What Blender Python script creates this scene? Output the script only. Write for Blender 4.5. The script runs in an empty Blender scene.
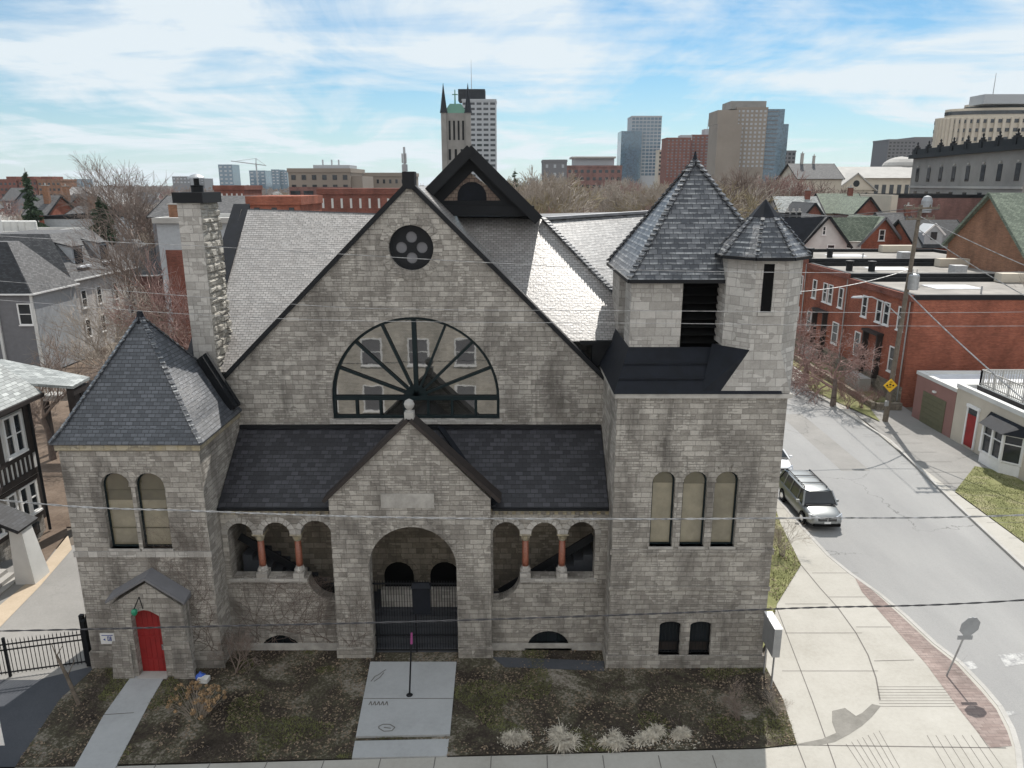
import bpy, math, random
import numpy as np
from mathutils import Vector, Matrix
from mathutils.geometry import tessellate_polygon
R = math.radians
PI = math.pi
rnd = random.Random(7)
scene = bpy.context.scene
COL = scene.collection

# ---------------------------------------------------------------- camera
FPX, PITCH, CH = 745.0, R(15.0), 17.34
CP, SP = math.cos(PITCH), math.sin(PITCH)
cam = bpy.data.cameras.new('camera')
cam.sensor_width = 36.0
cam.lens = FPX / 1024 * 36
cam.clip_start = 0.1
cam.clip_end = 20000
camo = bpy.data.objects.new('camera', cam)
COL.objects.link(camo)
camo.location = (0, 0, CH)
camo.rotation_euler = (PI / 2 - PITCH, 0, 0)
scene.camera = camo

def ray(u, v):
    a, b = (u - 512) / FPX, (384 - v) / FPX
    return Vector((a, CP + b * SP, -SP + b * CP))
def PY(u, v, Y):            # the point of the place seen at u, v on the plane y = Y
    d = ray(u, v); k = Y / d.y
    return Vector((d.x * k, Y, CH + d.z * k))
def PX(u, v, X):
    d = ray(u, v); k = X / d.x
    return Vector((X, d.y * k, CH + d.z * k))
def PZ(u, v, z=0.0):
    d = ray(u, v); k = (z - CH) / d.z
    return Vector((d.x * k, d.y * k, z))

# ---------------------------------------------------------------- mesh builder
class MB:
    def __init__(s):
        s.v, s.f, s.uv = [], [], {}
    def face(s, pts, uv=None):
        i = len(s.v)
        s.v += [tuple(p) for p in pts]
        if uv is not None: s.uv[len(s.f)] = uv
        s.f.append(tuple(range(i, i + len(pts))))
    def mesh(s, verts, faces):
        i = len(s.v)
        s.v += [tuple(p) for p in verts]
        s.f += [tuple(a + i for a in f) for f in faces]
    def box(s, x0, x1, y0, y1, z0, z1):
        p = [(x0,y0,z0),(x1,y0,z0),(x1,y1,z0),(x0,y1,z0),(x0,y0,z1),(x1,y0,z1),(x1,y1,z1),(x0,y1,z1)]
        s.mesh(p, [(0,3,2,1),(4,5,6,7),(0,1,5,4),(1,2,6,5),(2,3,7,6),(3,0,4,7)])
    def hexa(s, b, t):      # b, t: four points each, same order
        s.mesh(list(b) + list(t), [(3,2,1,0),(4,5,6,7),(0,1,5,4),(1,2,6,5),(2,3,7,6),(3,0,4,7)])
    def bar(s, p, q, w, h=None, up=(0,0,1)):
        h = w if h is None else h
        p, q = Vector(p), Vector(q); d = (q - p)
        if d.length < 1e-6: return
        d.normalize(); upv = Vector(up)
        if abs(d.dot(upv)) > .98: upv = Vector((0,1,0))
        a = d.cross(upv).normalized(); b = a.cross(d).normalized()
        a = a * w / 2; b = b * h / 2
        s.hexa([p-a-b, p+a-b, p+a+b, p-a+b], [q-a-b, q+a-b, q+a+b, q-a+b])
    def tube(s, p, q, r0, r1=None, n=8, cap=True):
        r1 = r0 if r1 is None else r1
        p, q = Vector(p), Vector(q); d = (q - p)
        if d.length < 1e-6: return
        d.normalize()
        up = Vector((0,0,1)) if abs(d.z) < .9 else Vector((1,0,0))
        a = d.cross(up).normalized(); b = a.cross(d)
        V = []
        for c, r in ((p, r0), (q, r1)):
            for k in range(n):
                t = 2*PI*k/n
                V.append(c + a*math.cos(t)*r + b*math.sin(t)*r)
        F = [(k, (k+1) % n, n+(k+1) % n, n+k) for k in range(n)]
        if cap: F += [tuple(range(n-1, -1, -1)), tuple(range(n, 2*n))]
        s.mesh(V, F)
    def path(s, pts, r, n=6):
        for a, b in zip(pts, pts[1:]): s.tube(a, b, r, r, n)
    def lathe(s, c, prof, n=16, rot=0):   # prof: (r, z)
        c = Vector(c); V = []
        for r, z in prof:
            for k in range(n):
                t = 2*PI*k/n + rot
                V.append(c + Vector((r*math.cos(t), r*math.sin(t), z)))
        F = []
        for j in range(len(prof)-1):
            for k in range(n):
                F.append((j*n+k, j*n+(k+1) % n, (j+1)*n+(k+1) % n, (j+1)*n+k))
        F += [tuple(range(n-1, -1, -1)), tuple((len(prof)-1)*n+k for k in range(n))]
        s.mesh(V, F)
    def prism(s, poly, z0, z1):          # poly in xy, counter-clockwise
        n = len(poly)
        V = [(p[0], p[1], z0) for p in poly] + [(p[0], p[1], z1) for p in poly]
        F = [(k, (k+1) % n, n+(k+1) % n, n+k) for k in range(n)]
        s.mesh(V, F)
        for base in (0, n):
            vv = [Vector(V[base+k]) for k in range(n)]
            for t in tessellate_polygon([vv]): s.face([vv[i] for i in t])
    def roof(s, quad, th=.08):           # slab whose upper face is the polygon
        q = [Vector(p) for p in quad]
        n = (q[1]-q[0]).cross(q[2]-q[0]).normalized()
        if n.z < 0: n = -n
        lo = [p - n*th for p in q]
        k = len(q)
        s.mesh(q + lo, [tuple(range(k)), tuple(range(2*k-1, k-1, -1))] + [(i, k+i, k+(i+1) % k, (i+1) % k) for i in range(k)])
    def panel(s, outer, holes, O, ex, ez, depth=0.3, back=True, edge=True):
        O, ex, ez = Vector(O), Vector(ex), Vector(ez)
        n = ex.cross(ez).normalized()      # outward normal
        P = lambda a: O + ex*a[0] + ez*a[1]
        loops = [outer] + list(holes)
        flat = [p for l in loops for p in l]
        tri = tessellate_polygon([[Vector((p[0], p[1], 0)) for p in l] for l in loops])
        for t in tri: s.face([P(flat[i]) for i in t])
        if back:
            for t in tri: s.face([P(flat[i]) - n*depth for i in reversed(t)])
        for l in (loops if edge else holes):
            for a, b in zip(l, l[1:] + l[:1]):
                s.face([P(a), P(a)-n*depth, P(b)-n*depth, P(b)])
    def build(s, name, mat, parent=None, smooth=False):
        o0 = Vector((0,0,0)); q = parent
        while q is not None: o0 += q.location; q = q.parent
        me = bpy.data.meshes.new(name)
        V = np.array(s.v, dtype=float).reshape(-1, 3)
        me.from_pydata((V - np.array(o0)).tolist(), [], s.f)
        uvl = me.uv_layers.new(name='UVMap')
        uvs = np.zeros((len(me.loops), 2)); k = 0
        for fi, f in enumerate(s.f):
            if fi in s.uv:
                for j, c in enumerate(s.uv[fi]): uvs[k+j] = c
                k += len(f); continue
            p = V[list(f)]
            n = np.zeros(3)
            for j in range(1, len(f)-1): n += np.cross(p[j]-p[0], p[j+1]-p[0])
            L = np.linalg.norm(n); n = n/L if L > 1e-12 else np.array((0,0,1.))
            if abs(n[2]) > .985: t, b = np.array((1.,0,0)), np.array((0,1.,0))
            else:
                t = np.array((-n[1], n[0], 0)); t /= np.linalg.norm(t); b = np.cross(n, t)
                if b[2] < 0: b = -b
            uvs[k:k+len(f), 0] = p @ t; uvs[k:k+len(f), 1] = p @ b
            k += len(f)
        uvl.data.foreach_set('uv', uvs.ravel())
        if smooth: me.polygons.foreach_set('use_smooth', [True]*len(me.polygons))
        me.materials.append(mat)
        o = bpy.data.objects.new(name, me)
        COL.objects.link(o)
        o.parent = parent
        return o

def thing(name, label, cat, loc=(0,0,0), group=None, rz=0):
    o = bpy.data.objects.new(name, None); COL.objects.link(o)
    o.location = loc; o.rotation_euler = (0,0,rz)
    o['label'] = label; o['category'] = cat
    if group: o['group'] = group
    return o
def tag(o, label, cat, group=None, kind=None):
    o['label'] = label; o['category'] = cat
    if group: o['group'] = group
    if kind: o['kind'] = kind
    return o
def struct(o, kind='structure', label=None):
    o['kind'] = kind
    if label: o['label'] = label
    return o
def kids(o): return [c for c in bpy.data.objects if c.parent == o]
def dup(o, parent=None, cache={}):
    key = o.name
    if key not in cache: cache[key] = kids(o)
    c = o.copy(); COL.objects.link(c); c.parent = parent
    for ch in cache[key]: dup(ch, c)
    return c
def inst(name, me, parent, loc, rz=0):   # one more part sharing a mesh
    o = bpy.data.objects.new(name, me); COL.objects.link(o)
    o0 = Vector((0,0,0)); q = parent
    while q is not None: o0 += q.location; q = q.parent
    o.parent = parent; o.location = Vector(loc) - o0; o.rotation_euler = (0,0,rz)
    return o

def arch(cx, w, z0, zs, n=12, rise=None):    # arched opening outline, counter-clockwise
    r = w/2; ry = r if rise is None else rise
    pts = [(cx-r, z0), (cx+r, z0)]
    for k in range(n+1):
        t = PI*k/n
        pts.append((cx + r*math.cos(t), zs + ry*math.sin(t)))
    if abs(zs-z0) < 1e-4: pts = pts[2:]
    return pts
def ring(mb, pts, w, O, ex, ez, proud, depth=.06, closed=True):
    # frame following an outline, inset by w towards its centroid
    O, ex, ez = Vector(O), Vector(ex), Vector(ez); n = ex.cross(ez).normalized()
    cx = sum(p[0] for p in pts)/len(pts); cz = sum(p[1] for p in pts)/len(pts)
    N = len(pts)
    inn = []
    for i in range(N):
        a, b, c = Vector(pts[i-1]), Vector(pts[i]), Vector(pts[(i+1) % N])
        d1 = (b-a); d2 = (c-b)
        if d1.length < 1e-6: d1 = d2
        if d2.length < 1e-6: d2 = d1
        n1 = Vector((-d1.y, d1.x)).normalized(); n2 = Vector((-d2.y, d2.x)).normalized()
        m = (n1+n2)
        if m.length < 1e-6: m = n1
        m.normalize(); k = w/max(.5, m.dot(n1))
        inn.append(b + m*k)
    P = lambda q, d: O + ex*q[0] + ez*q[1] + n*d
    M = N if closed else N-1
    for i in range(M):
        j = (i+1) % N
        a, b, c, d = pts[i], pts[j], inn[j], inn[i]
        mb.hexa([P(a, proud-depth), P(b, proud-depth), P(c, proud-depth), P(d, proud-depth)],
                [P(a, proud), P(b, proud), P(c, proud), P(d, proud)])

# ---------------------------------------------------------------- materials
def nm(name):
    m = bpy.data.materials.new(name); m.use_nodes = True
    nt = m.node_tree; b = nt.nodes['Principled BSDF']
    return m, nt, b
def N(nt, t, **kw):
    n = nt.nodes.new(t)
    for k, v in kw.items():
        if k.startswith('i_'): n.inputs[k[2:].replace('_', ' ')].default_value = v
        else: setattr(n, k, v)
    return n
def L(nt, a, b): nt.links.new(a, b)
def rgba(c): return (c[0], c[1], c[2], 1)
def ramp(nt, fac, stops):
    r = nt.nodes.new('ShaderNodeValToRGB'); e = r.color_ramp.elements
    while len(e) < len(stops): e.new(.5)
    for k, (p, c) in enumerate(stops):
        e[k].position = p; e[k].color = rgba(c) if len(c) == 3 else c
    L(nt, fac, r.inputs[0]); return r.outputs[0]
def mix(nt, fac, a, b, mode='MIX'):
    m = nt.nodes.new('ShaderNodeMix'); m.data_type = 'RGBA'; m.blend_type = mode
    for s, v in ((0, fac), (6, a), (7, b)):
        if hasattr(v, 'is_output'): L(nt, v, m.inputs[s])
        elif s == 0: m.inputs[0].default_value = v
        else: m.inputs[s].default_value = rgba(v)
    return m.outputs[2]
def mth(nt, op, a, b=None, c=None):
    m = nt.nodes.new('ShaderNodeMath'); m.operation = op
    for i, v in enumerate((a, b, c)):
        if v is None: continue
        if hasattr(v, 'is_output'): L(nt, v, m.inputs[i])
        else: m.inputs[i].default_value = v
    return m.outputs[0]
def coords(nt, uv=True, scale=None):
    tc = nt.nodes.new('ShaderNodeTexCoord')
    o = tc.outputs['UV'] if uv else tc.outputs['Object']
    if scale:
        mp = nt.nodes.new('ShaderNodeMapping'); mp.inputs['Scale'].default_value = scale
        L(nt, o, mp.inputs[0]); o = mp.outputs[0]
    return o
def noise(nt, vec, scale, detail=4, rough=.55, dist=0):
    n = nt.nodes.new('ShaderNodeTexNoise'); n.inputs['Scale'].default_value = scale
    n.inputs['Detail'].default_value = detail; n.inputs['Roughness'].default_value = rough
    n.inputs['Distortion'].default_value = dist
    if vec is not None: L(nt, vec, n.inputs['Vector'])
    return n
def bump(nt, b, h, strength=.5, dist=.02):
    n = nt.nodes.new('ShaderNodeBump'); n.inputs['Strength'].default_value = strength
    n.inputs['Distance'].default_value = dist
    L(nt, h, n.inputs['Height']); L(nt, n.outputs[0], b.inputs['Normal']); return n

def m_plain(name, c, rough=.7, metal=0, var=.12, scale=3, spec=.5, bmp=0):
    m, nt, b = nm(name)
    v = coords(nt, False)
    n = noise(nt, v, scale, 5, .6)
    lo = [x*(1-var) for x in c]; hi = [min(1, x*(1+var)) for x in c]
    L(nt, ramp(nt, n.outputs[0], [(.3, lo), (.7, hi)]), b.inputs['Base Color'])
    b.inputs['Roughness'].default_value = rough; b.inputs['Metallic'].default_value = metal
    b.inputs['Specular IOR Level'].default_value = spec
    if bmp: bump(nt, b, n.outputs[0], bmp, .02)
    return m

def m_stone(name, c1, c2, bw=.62, bh=.26, mortar=.012, stain=(.1,.095,.09), st=.5, bmp=.6, seed=0, rough_face=0, yellow=0):
    m, nt, b = nm(name)
    uv = coords(nt)
    ns = noise(nt, uv, 1.2, 3)
    off = nt.nodes.new('ShaderNodeVectorMath'); off.operation = 'MULTIPLY_ADD'
    L(nt, ns.outputs['Color'], off.inputs[0]); off.inputs[1].default_value = (.05,.035,0); 
    L(nt, uv, off.inputs[2])
    br = N(nt, 'ShaderNodeTexBrick'); L(nt, off.outputs[0], br.inputs[0])
    br.offset = .43; br.squash = .62; br.squash_frequency = 3; br.offset_frequency = 2
    br.inputs['Scale'].default_value = 1; br.inputs['Brick Width'].default_value = bw
    br.inputs['Row Height'].default_value = bh; br.inputs['Mortar Size'].default_value = mortar
    br.inputs['Mortar Smooth'].default_value = .3; br.inputs['Bias'].default_value = 0
    br.inputs['Color1'].default_value = (0,0,0,1); br.inputs['Color2'].default_value = (1,1,1,1)
    br.inputs['Mortar'].default_value = (.5,.5,.5,1)
    br2 = N(nt, 'ShaderNodeTexBrick'); L(nt, off.outputs[0], br2.inputs[0])
    br2.offset = .35; br2.squash = 1.5; br2.squash_frequency = 2
    br2.inputs['Scale'].default_value = 1; br2.inputs['Brick Width'].default_value = bw*.55
    br2.inputs['Row Height'].default_value = bh/2; br2.inputs['Mortar Size'].default_value = mortar*.8
    br2.inputs['Color1'].default_value = (0,0,0,1); br2.inputs['Color2'].default_value = (1,1,1,1)
    br2.inputs['Mortar'].default_value = (.5,.5,.5,1)
    sel = noise(nt, uv, .9, 2)
    sm = mth(nt, 'GREATER_THAN', sel.outputs[0], .53)
    colr = mix(nt, sm, br.outputs['Color'], br2.outputs['Color'])
    facm = mth(nt, 'MAXIMUM', br.outputs['Fac'], mth(nt, 'MULTIPLY', br2.outputs['Fac'], sm))
    n1 = noise(nt, uv, 7, 6, .65)
    n7 = noise(nt, coords(nt, True, (1,1.6,1)), 16, 6, .75)
    f1 = mth(nt, 'SUBTRACT', mth(nt, 'ADD', mth(nt, 'MULTIPLY', colr, .5), mth(nt, 'ADD', mth(nt, 'MULTIPLY', n1.outputs[0], .45), mth(nt, 'MULTIPLY', n7.outputs[0], .55))), .22)
    base = ramp(nt, f1, [(.12, [x*.78 for x in c1]), (.4, c1), (.65, c2), (.95, [min(1, x*1.22) for x in c2])])
    # mortar
    base = mix(nt, mth(nt, 'MULTIPLY', facm, .55), base, [x*.5 for x in c1])
    # soot and damp stains
    uvs = coords(nt, True, (1.1, .42, 1))
    n2 = noise(nt, uvs, .8, 6, .62, .3)
    s1 = ramp(nt, n2.outputs[0], [(.44, (0,0,0)), (.66, (1,1,1))])
    n5 = noise(nt, coords(nt, True, (1,1.9,1)), 1.7, 7, .72)
    s1 = mth(nt, 'MAXIMUM', s1, ramp(nt, n5.outputs[0], [(.54, (0,0,0)), (.7, (.75,.75,.75))]))
    base = mix(nt, mth(nt, 'MULTIPLY', s1, st), base, stain)
    n6 = noise(nt, coords(nt, True, (2.4,.16,1)), 1.0, 6, .7)
    base = mix(nt, mth(nt, 'MULTIPLY', ramp(nt, n6.outputs[0], [(.56, (0,0,0)), (.68, (1,1,1))]), st*.55), base, [x*.8 for x in stain])
    if yellow:
        n3 = noise(nt, uv, 2.2, 4)
        y = ramp(nt, n3.outputs[0], [(.4, (0,0,0)), (.65, (1,1,1))])
        base = mix(nt, mth(nt, 'MULTIPLY', y, yellow), base, (.44,.36,.2))
    L(nt, base, b.inputs['Base Color'])
    b.inputs['Roughness'].default_value = .9; b.inputs['Specular IOR Level'].default_value = .25
    h = mth(nt, 'SUBTRACT', mth(nt, 'ADD', mth(nt, 'MULTIPLY', colr, .35), mth(nt, 'MULTIPLY', n1.outputs[0], 1.0)), mth(nt, 'MULTIPLY', facm, 1.1))
    bump(nt, b, mth(nt, 'ADD', h, mth(nt, 'MULTIPLY', n7.outputs[0], 1.2)), min(1, bmp*1.25), .045)
    return m

def m_slate(name, c1, c2, w=.32, h=.2, rough=.42, light=0, ior=1.5, moss=0, bmp=1.0, cv=.45):
    m, nt, b = nm(name)
    uv = coords(nt)
    ns = noise(nt, uv, 3, 3)
    off = nt.nodes.new('ShaderNodeVectorMath'); off.operation = 'MULTIPLY_ADD'
    L(nt, ns.outputs['Color'], off.inputs[0]); off.inputs[1].default_value = (.03,.02,0)
    L(nt, uv, off.inputs[2])
    br = N(nt, 'ShaderNodeTexBrick'); L(nt, off.outputs[0], br.inputs[0])
    br.offset = .5; br.inputs['Scale'].default_value = 1; br.inputs['Brick Width'].default_value = w
    br.inputs['Row Height'].default_value = h; br.inputs['Mortar Size'].default_value = .012
    br.inputs['Mortar Smooth'].default_value = .1
    br.inputs['Color1'].default_value = (0,0,0,1); br.inputs['Color2'].default_value = (1,1,1,1)
    br.inputs['Mortar'].default_value = (.3,.3,.3,1)
    n1 = noise(nt, uv, 9, 5, .6)
    n2 = noise(nt, uv, .6, 4, .6)
    f = mth(nt, 'ADD', mth(nt, 'ADD', mth(nt, 'MULTIPLY', br.outputs['Color'], cv), (.45-cv)/2), mth(nt, 'ADD', mth(nt, 'MULTIPLY', n1.outputs[0], .3), mth(nt, 'MULTIPLY', n2.outputs[0], .3)))
    base = ramp(nt, f, [(.2, [x*.75 for x in c1]), (.45, c1), (.7, c2), (.92, [min(1, x*1.35) for x in c2])])
    if light:     # pale lichen and weathering along the tails of the slates
        sx = nt.nodes.new('ShaderNodeSeparateXYZ'); L(nt, off.outputs[0], sx.inputs[0])
        fr = mth(nt, 'FRACT', mth(nt, 'DIVIDE', sx.outputs[1], h))
        edge = mth(nt, 'LESS_THAN', fr, .38)
        n3 = noise(nt, uv, 2.3, 5, .7)
        msk = ramp(nt, n3.outputs[0], [(.42, (0,0,0)), (.62, (1,1,1))])
        base = mix(nt, mth(nt, 'MULTIPLY', mth(nt, 'MULTIPLY', edge, msk), light), base, (.42,.43,.43))
    if moss:
        n4 = noise(nt, uv, .9, 5, .7)
        msk = ramp(nt, n4.outputs[0], [(.5, (0,0,0)), (.7, (1,1,1))])
        base = mix(nt, mth(nt, 'MULTIPLY', msk, moss), base, (.16,.13,.09))
    base = mix(nt, mth(nt, 'MULTIPLY', br.outputs['Fac'], .8), base, [x*.3 for x in c1])
    L(nt, base, b.inputs['Base Color'])
    b.inputs['Roughness'].default_value = rough; b.inputs['IOR'].default_value = ior
    sx = nt.nodes.new('ShaderNodeSeparateXYZ'); L(nt, off.outputs[0], sx.inputs[0])
    fr = mth(nt, 'FRACT', mth(nt, 'DIVIDE', sx.outputs[1], h))
    hh = mth(nt, 'ADD', mth(nt, 'MULTIPLY', mth(nt, 'SUBTRACT', 1.0, fr), .8), mth(nt, 'ADD', mth(nt, 'MULTIPLY', br.outputs['Color'], .3), mth(nt, 'MULTIPLY', n1.outputs[0], .4)))
    bump(nt, b, hh, bmp, .03)
    return m

def m_brick(name, c1, c2, mort=(.3,.27,.24), bw=.22, bh=.075, far=False):
    m, nt, b = nm(name)
    uv = coords(nt)
    br = N(nt, 'ShaderNodeTexBrick'); L(nt, uv, br.inputs[0])
    br.inputs['Scale'].default_value = 1; br.inputs['Brick Width'].default_value = bw
    br.inputs['Row Height'].default_value = bh; br.inputs['Mortar Size'].default_value = .008
    br.inputs['Color1'].default_value = rgba(c1); br.inputs['Color2'].default_value = rgba(c2)
    br.inputs['Mortar'].default_value = rgba([(x+y)/2 for x, y in zip(mort, c1)])
    n1 = noise(nt, coords(nt, True, (1,.5,1)), .5, 6, .65)
    n9 = noise(nt, coords(nt, True, (.6,6,1)), 1.5, 4, .7)
    f = ramp(nt, mth(nt,'ADD',mth(nt,'MULTIPLY',n1.outputs[0],.6),mth(nt,'MULTIPLY',n9.outputs[0],.4)), [(.35, (.5,.5,.5)), (.62, (1.15,1.12,1.1))])
    L(nt, mix(nt, 1.0, br.outputs[0], f, 'MULTIPLY'), b.inputs['Base Color'])
    b.inputs['Roughness'].default_value = .9; b.inputs['Specular IOR Level'].default_value = .2
    return m

def m_glass(name, c=(.02,.025,.03), rough=.06, spec=.9, metal=0, ior=1.5, wav=.05):
    m, nt, b = nm(name)
    n1 = noise(nt, coords(nt, False), .8, 3)
    L(nt, ramp(nt, n1.outputs[0], [(.3, [x*.6 for x in c]), (.7, [x*1.5 for x in c])]), b.inputs['Base Color'])
    b.inputs['Roughness'].default_value = rough; b.inputs['Specular IOR Level'].default_value = spec
    b.inputs['Metallic'].default_value = metal
    b.inputs['IOR'].default_value = ior
    bump(nt, b, noise(nt, coords(nt, False), 2.2, 2).outputs[0], wav, .02)
    return m

def m_ground(name, stops, scale=.5, rough=.95, bmp=.4, fine=9, cracks=0, dist=0, spec=.2, streak=None):
    m, nt, b = nm(name)
    v = coords(nt, False)
    vv = coords(nt, False, streak) if streak else v
    n1 = noise(nt, vv, scale, 7, .65, dist); n2 = noise(nt, v, fine, 5, .7)
    f = mth(nt, 'ADD', mth(nt, 'MULTIPLY', n1.outputs[0], .65), mth(nt, 'MULTIPLY', n2.outputs[0], .35))
    c = ramp(nt, f, stops)
    if cracks:
        vo = nt.nodes.new('ShaderNodeTexVoronoi'); vo.feature = 'DISTANCE_TO_EDGE'
        vo.inputs['Scale'].default_value = .16
        nz = noise(nt, v, 1.1, 4); of = nt.nodes.new('ShaderNodeVectorMath'); of.operation = 'MULTIPLY_ADD'
        L(nt, nz.outputs['Color'], of.inputs[0]); of.inputs[1].default_value = (1.5,1.5,0); L(nt, v, of.inputs[2])
        L(nt, of.outputs[0], vo.inputs['Vector'])
        cr = mth(nt, 'MULTIPLY', mth(nt, 'LESS_THAN', vo.outputs['Distance'], .0035), ramp(nt, noise(nt, v, .12, 3).outputs[0], [(.45,(0,0,0)),(.55,(1,1,1))]))
        c = mix(nt, mth(nt, 'MULTIPLY', cr, cracks), c, (.03,.03,.03))
    L(nt, c, b.inputs['Base Color']); b.inputs['Roughness'].default_value = rough
    b.inputs['Specular IOR Level'].default_value = spec
    bump(nt, b, n2.outputs[0], bmp, .02)
    return m

M = {}
M['stone'] = m_stone('limestone ashlar', (.36,.335,.30), (.505,.475,.43), .5, .19, mortar=.01, stain=(.105,.095,.085), st=.72, bmp=.8)
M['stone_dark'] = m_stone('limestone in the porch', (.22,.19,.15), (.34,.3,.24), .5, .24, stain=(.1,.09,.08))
M['stone_pale'] = m_stone('pale dressed limestone', (.37,.352,.325), (.48,.46,.43), .55, .3, st=.25, bmp=.4)
M['stone_yellow'] = m_stone('weathered yellowish limestone', (.34,.31,.25), (.46,.42,.33), .42, .2, st=.2, yellow=.5)
M['stone_rock'] = m_stone('rock faced limestone', (.36,.34,.3), (.5,.48,.43), .5, .24, st=.2, bmp=1.0)
M['trim_stone'] = m_plain('dressed stone trim', (.36,.345,.32), .9, var=.25, scale=2.5, spec=.2, bmp=.5)
M['slate_blue'] = m_slate('blue slate', (.058,.064,.074), (.105,.113,.128), .24, .14, .5, cv=.35)
M['slate_dark'] = m_slate('dark slate', (.02,.02,.025), (.045,.045,.053), .28, .19, .5)
M['slate_lit'] = m_slate('slate with painted sun glare', (.235,.22,.208), (.36,.34,.325), .22, .125, .38, light=.45, ior=1.65, bmp=1.0, cv=.25)  # base colour raised to carry the sun glare on these slopes
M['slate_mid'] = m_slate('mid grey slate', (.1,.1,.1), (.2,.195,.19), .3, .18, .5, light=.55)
M['grey_stone'] = m_plain('grey building stone', (.235,.225,.21), .85, var=.15, scale=.3)
M['slate_tower'] = m_slate('weathered slate with pale streaks', (.055,.06,.07), (.12,.125,.135), .3, .2, .42, light=.8)
M['shingle_brown'] = m_slate('brown wood shingles', (.13,.11,.1), (.24,.205,.18), .2, .16, .7)
M['shingle_tan'] = m_slate('tan wood shingles', (.26,.19,.15), (.36,.28,.22), .2, .16, .75)
M['shingle_grey'] = m_slate('grey asphalt shingles', (.075,.075,.078), (.12,.12,.122), .3, .16, .8, bmp=.4)
M['shingle_light'] = m_slate('pale grey shingles', (.24,.255,.25), (.38,.4,.39), .4, .2, .75, bmp=.5)
M['shingle_black'] = m_slate('black shingles', (.012,.013,.016), (.028,.03,.036), .3, .16, .7, bmp=.4)
M['shingle_green'] = m_slate('green shingles', (.13,.16,.12), (.19,.225,.17), .3, .2, .8, bmp=.4)
M['black_metal'] = m_plain('black painted metal', (.008,.009,.011), .6, .0, .25, 1.5, spec=.25)
M['navy_metal'] = m_plain('dark blue grey sheet metal', (.007,.009,.014), .65, .0, .35, 2.5, spec=.25, bmp=.3)
M['lead'] = m_plain('grey lead flashing', (.2,.2,.21), .5, .6, .25, 2)
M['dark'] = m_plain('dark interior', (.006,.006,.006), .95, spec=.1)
M['glass'] = m_glass('dark window glass', spec=.5)
M['glass_big'] = m_glass('mirror like church glass', (.022,.022,.02), .02, 1.0, ior=2.0, wav=.03)
M['glass_blue'] = m_glass('blue glass', (.06,.12,.17), .1)
M['blind'] = m_plain('tan window blind', (.23,.205,.145), .18, var=.35, scale=.9, spec=.8)
M['glass_amber'] = m_glass('olive stained glass', (.085,.075,.045), .15)
M['frame_green'] = m_plain('dark green painted frame', (.008,.016,.018), .6, var=.2, spec=.2)
M['granite'] = m_plain('polished red granite', (.25,.09,.055), .3, var=.3, scale=14)
M['red_paint'] = m_plain('red door paint', (.27,.014,.014), .6, var=.2, scale=2)
M['white'] = m_plain('white paint', (.75,.75,.74), .5, var=.05)
M['offwhite'] = m_plain('dirty white render', (.58,.58,.56), .8, var=.12, scale=.7)
M['cream'] = m_plain('cream render', (.52,.47,.39), .85, var=.08, scale=.6)
M['timber'] = m_plain('dark stained timber', (.022,.016,.014), .7, var=.3, scale=4)
M['wood_pole'] = m_plain('weathered pole wood', (.14,.115,.09), .85, var=.3, scale=5, bmp=.5)
M['bark'] = m_plain('grey bark', (.13,.1,.085), .9, var=.3, scale=6, bmp=.5)
M['twig'] = m_plain('bare twigs', (.2,.155,.13), .9, var=.25, scale=.8)
M['twig_red'] = m_plain('reddish bare twigs', (.26,.165,.145), .9, var=.3, scale=.8)
M['twig_pale'] = m_plain('pale bare twigs', (.33,.285,.24), .9, var=.25, scale=.8)
M['twig_olive'] = m_plain('budding olive twigs', (.26,.215,.13), .9, var=.25, scale=.8)
M['needle'] = m_plain('spruce needles', (.035,.065,.03), .8, var=.45, scale=2.5)
M['straw'] = m_plain('bleached dry grass', (.5,.455,.375), .9, var=.4, scale=5)
M['dry'] = m_plain('dry tan flower heads', (.33,.22,.12), .9, var=.35, scale=7)
M['brick_red'] = m_brick('red brick', (.26,.07,.038), (.36,.11,.06))
M['brick_dark'] = m_brick('dark red brick', (.17,.05,.035), (.24,.075,.05))
M['brick_orange'] = m_brick('orange brown brick', (.24,.115,.065), (.32,.16,.09))
M['brick_mauve'] = m_brick('mauve brick', (.2,.1,.09), (.27,.135,.12))
M['brick_white'] = m_brick('pale painted brick', (.5,.49,.48), (.62,.61,.6), (.5,.5,.5))
M['siding_grey'] = m_plain('grey siding', (.15,.15,.16), .7, var=.1)
M['siding_light'] = m_plain('pale grey siding', (.36,.38,.40), .7, var=.1)
M['concrete'] = m_plain('concrete', (.36,.35,.33), .85, var=.12, scale=.4)
M['office'] = m_plain('beige office concrete', (.25,.215,.18), .85, var=.1, scale=.1)
M['office_pale'] = m_brick('pale beige brick', (.46,.435,.38), (.57,.545,.49), (.47,.45,.41))
M['gravel_roof'] = m_plain('gravel flat roof', (.24,.225,.205), .9, var=.35, scale=.35)
M['asphalt'] = m_ground('asphalt', [(.25,(.22,.22,.22)), (.5,(.275,.274,.27)), (.75,(.33,.328,.32))], .35, .9, .5, 14, cracks=.45, streak=(1,.25,1))
M['asphalt_dark'] = m_ground('dark asphalt drive', [(.3,(.05,.055,.065)), (.7,(.085,.09,.1))], .5, .9, .4, 12)
M['drive'] = m_ground('pale worn asphalt', [(.3,(.2,.195,.185)), (.7,(.3,.29,.275))], .4, .9, .4, 10, cracks=.3)
M['pave'] = m_ground('pavement concrete', [(.25,(.3,.285,.25)), (.5,(.385,.37,.335)), (.75,(.45,.435,.4))], .45, .9, .2, 7)
M['pave_new'] = m_ground('grey concrete slabs', [(.25,(.3,.31,.31)), (.5,(.37,.38,.385)), (.8,(.43,.44,.445))], .7, .9, .2, 7)
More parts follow.
